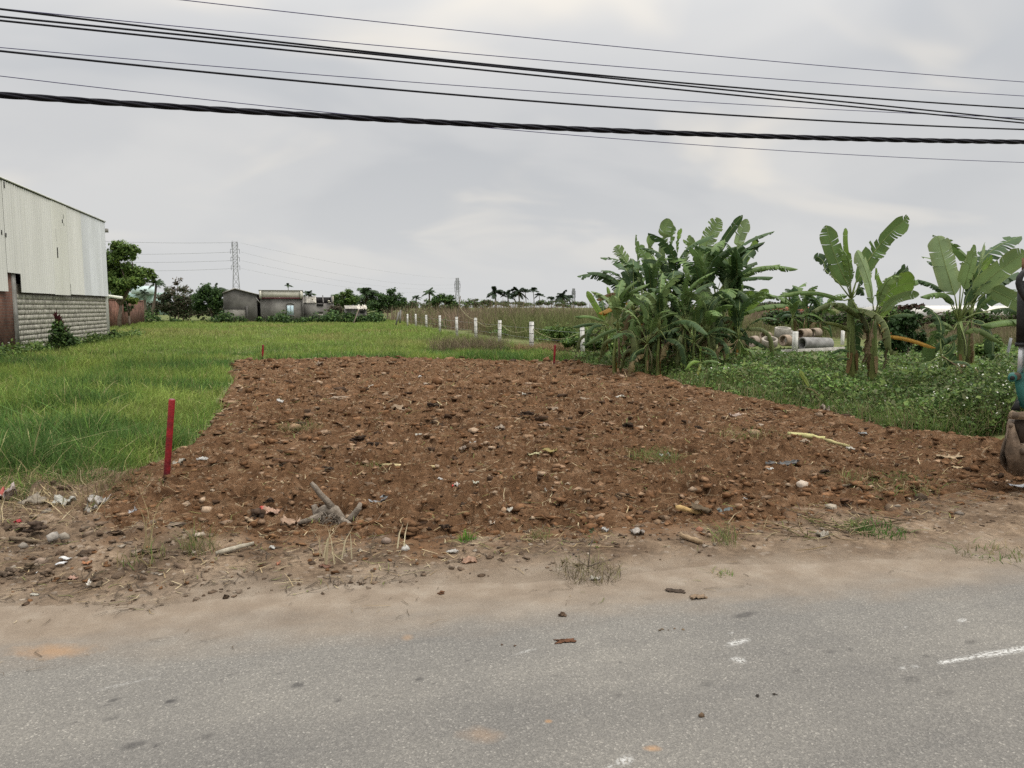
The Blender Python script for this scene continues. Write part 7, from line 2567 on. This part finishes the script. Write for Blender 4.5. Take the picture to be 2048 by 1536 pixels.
scrap(1320, 1262, 6, 3, (0.2, 0.15, 0.1), 'tiny mud fleck beside the pebble row', name='mud_patch', cat='mud', mat='clod')
scrap(1130, 1283, 46, 1.2, (0.17, 0.085, 0.05), 'thin red brown mud streak on the asphalt', name='mud_patch', cat='mud', mat='clod')
scrap(1565, 930, 70, 12, (0.15, 0.145, 0.14), 'dark grey plastic sheet half buried at the right of the soil', name='plastic_sheet', cat='plastic sheet')
scrap(1450, 1030, 30, 20, (0.20, 0.24, 0.24), 'bluish grey plastic scrap right of the crumpled sack')
scrap(1738, 992, 14, 6, (0.62, 0.57, 0.48), 'little cream scrap on the soil left of the dark slab')
scrap(1470, 834, 26, 10, (0.55, 0.42, 0.34), 'pinkish white scrap near the right soil edge')
scrap(1650, 825, 16, 18, (0.36, 0.29, 0.22), 'upright tan scrap at the right soil bank')
scrap(1725, 870, 18, 7, (0.42, 0.45, 0.46), 'grey scrap beyond the stripped banana stem')
scrap(1900, 916, 60, 12, (0.46, 0.35, 0.23), 'long tan bark strip on the soil left of the bucket', name='bark_strip', cat='bark', mat='wood')
scrap(1915, 938, 32, 6, (0.55, 0.43, 0.27), 'short pale strip below the long bark strip', name='bark_strip', cat='bark', mat='wood')
scrap(1995, 969, 22, 8, (0.48, 0.36, 0.24), 'tan flat stone below the bucket', name='stone_chip', cat='stone', mat='stone')
scrap(2035, 974, 46, 9, (0.80, 0.80, 0.82), 'white sheet of paper on the soil under the bucket', name='paper_sheet', cat='paper', crumple=.1)
scrap(635, 735, 22, 14, (0.42, 0.32, 0.23), 'pale pointed scrap near the far left of the soil')
scrap(790, 822, 60, 16, (0.42, 0.30, 0.19), 'tan crumpled cloth in the middle of the soil', name='cloth_scrap', cat='cloth')
scrap(680, 800, 50, 10, (0.40, 0.31, 0.23), 'pale strip of rubble on the far soil', name='rubble_strip', cat='rubble', mat='stone')
scrap(1090, 855, 26, 10, (0.36, 0.24, 0.16), 'small tan scrap right of the soil centre')
scrap(945, 892, 12, 12, (0.72, 0.70, 0.66), 'small white shard in the middle of the soil')
scrap(926, 903, 16, 16, (0.42, 0.32, 0.24), 'tan shard left below the white shard')
scrap(1070, 912, 34, 9, (0.60, 0.55, 0.30), 'yellowish leaf strip right of the soil centre', name='leaf_strip', cat='leaf')
scrap(1100, 905, 36, 12, (0.36, 0.28, 0.09), 'mustard yellow scrap beside the yellowish leaf strip')
for i, (px, py, w_, h_) in enumerate([(500, 762, 10, 6), (568, 752, 9, 5), (840, 755, 8, 5), (815, 772, 14, 8), (742, 775, 14, 7), (853, 770, 14, 6), (905, 750, 7, 5), (1110, 820, 14, 9), (1050, 790, 12, 6), (1098, 797, 14, 7),
                                      (560, 806, 12, 10), (508, 820, 16, 8), (793, 858, 14, 7), (772, 866, 14, 7), (680, 876, 12, 10), (694, 857, 12, 8), (835, 872, 20, 6), (900, 918, 18, 7), (1040, 910, 8, 6), (1135, 970, 12, 6), (1020, 1022, 14, 9),
                                      (985, 1050, 14, 10), (880, 960, 9, 6), (1170, 800, 20, 7), (1240, 795, 18, 6), (1000, 858, 20, 10), (620, 920, 10, 7), (425, 985, 10, 8), (450, 925, 12, 8), (690, 960, 10, 6), (1540, 940, 14, 6), (1610, 885, 20, 8), (1700, 900, 18, 8), (1505, 853, 40, 7), (1490, 1000, 8, 6), (1390, 1010, 14, 9)]):
    scrap(px, py, w_, h_, [(0.62, 0.58, 0.50), (0.50, 0.40, 0.30), (0.70, 0.68, 0.64), (0.42, 0.32, 0.22)][i % 4], where(px, py, w_, ['cream', 'tan', 'white', 'brownish'][i % 4] + ' scrap'), group='small pale scraps in the soil', seed=500 + i)

scrap(1405, 1026, 48, 20, (0.15, 0.115, 0.078), 'crumpled grey brown sack half buried behind the yellow wood', name='sack', cat='sack', mat='dry')
board(765, 935, 870, 938, 8, 6, (0.52, 0.44, 0.25), 'pale peeled branch lying on the soil left of centre', 'peeled_branch', 'branch')
board(1575, 872, 1650, 882, 16, 8, (0.52, 0.50, 0.24), 'thick end of a stripped yellow green banana stem on the soil', 'banana_stem_piece', 'banana stem')
board(1640, 880, 1700, 898, 9, 5, (0.40, 0.36, 0.18), 'thin end of a stripped banana stem on the soil', 'banana_stem_piece', 'banana stem')
board(1352, 1026, 1420, 1042, 16, 10, (0.50, 0.35, 0.16), 'splintered yellow wood piece at the front edge of the soil', 'splintered_wood', 'wood', lift=0.03)
board(432, 1113, 508, 1092, 12, 8, (0.36, 0.33, 0.27), 'weathered grey board lying on the left verge', 'board', 'board')
board(20, 1082, 76, 1090, 10, 8, (0.15, 0.115, 0.08), 'rotten dark plank in the left rubble', 'plank', 'board')
board(490, 1040, 514, 1052, 8, 5, (0.30, 0.22, 0.15), 'short tan stick leaning on the blackish clod', 'stick', 'stick')
board(1360, 1076, 1405, 1092, 12, 9, (0.34, 0.25, 0.16), 'short rotten log at the front edge below the brick piece', 'log', 'wood')
scrap(745, 1006, 60, 16, (0.36, 0.37, 0.38), 'grey torn plastic strip right of the uprooted root', name='plastic_strip', cat='plastic strip')
board(545, 925, 610, 930, 14, 6, (0.10, 0.055, 0.03), 'dark ridge of bark half buried at the left of the soil', 'bark_ridge', 'bark')
board(1685, 975, 1740, 972, 8, 4, (0.24, 0.19, 0.14), 'grey stick on the soil left of the flattened grass', 'stick', 'stick')
# brushwood pile on the right verge
p = place(1640, 1060)
t = thing('brushwood', 'heap of thin grey brush and twigs on the right verge', 'twigs', p)
random.seed(8)
m = MB()
for i in range(70):
    c0 = np.array((p[0] + random.gauss(0, .30), p[1] + random.gauss(0, .12), p[2] + abs(random.gauss(0, .02))))
    a = random.uniform(0, 6.28)
    l_ = random.uniform(.08, .3)
    e_ = c0 + np.array((math.cos(a) * l_, math.sin(a) * l_, random.uniform(-.01, .07)))
    m.tube([c0, (c0 + e_) / 2 + rng.normal(0, .012, 3), e_], (.004, .003, .0015), 4, C=np.array(random.choice(STRAW)) * .9)
m.build('twigs', M['dry'], t)
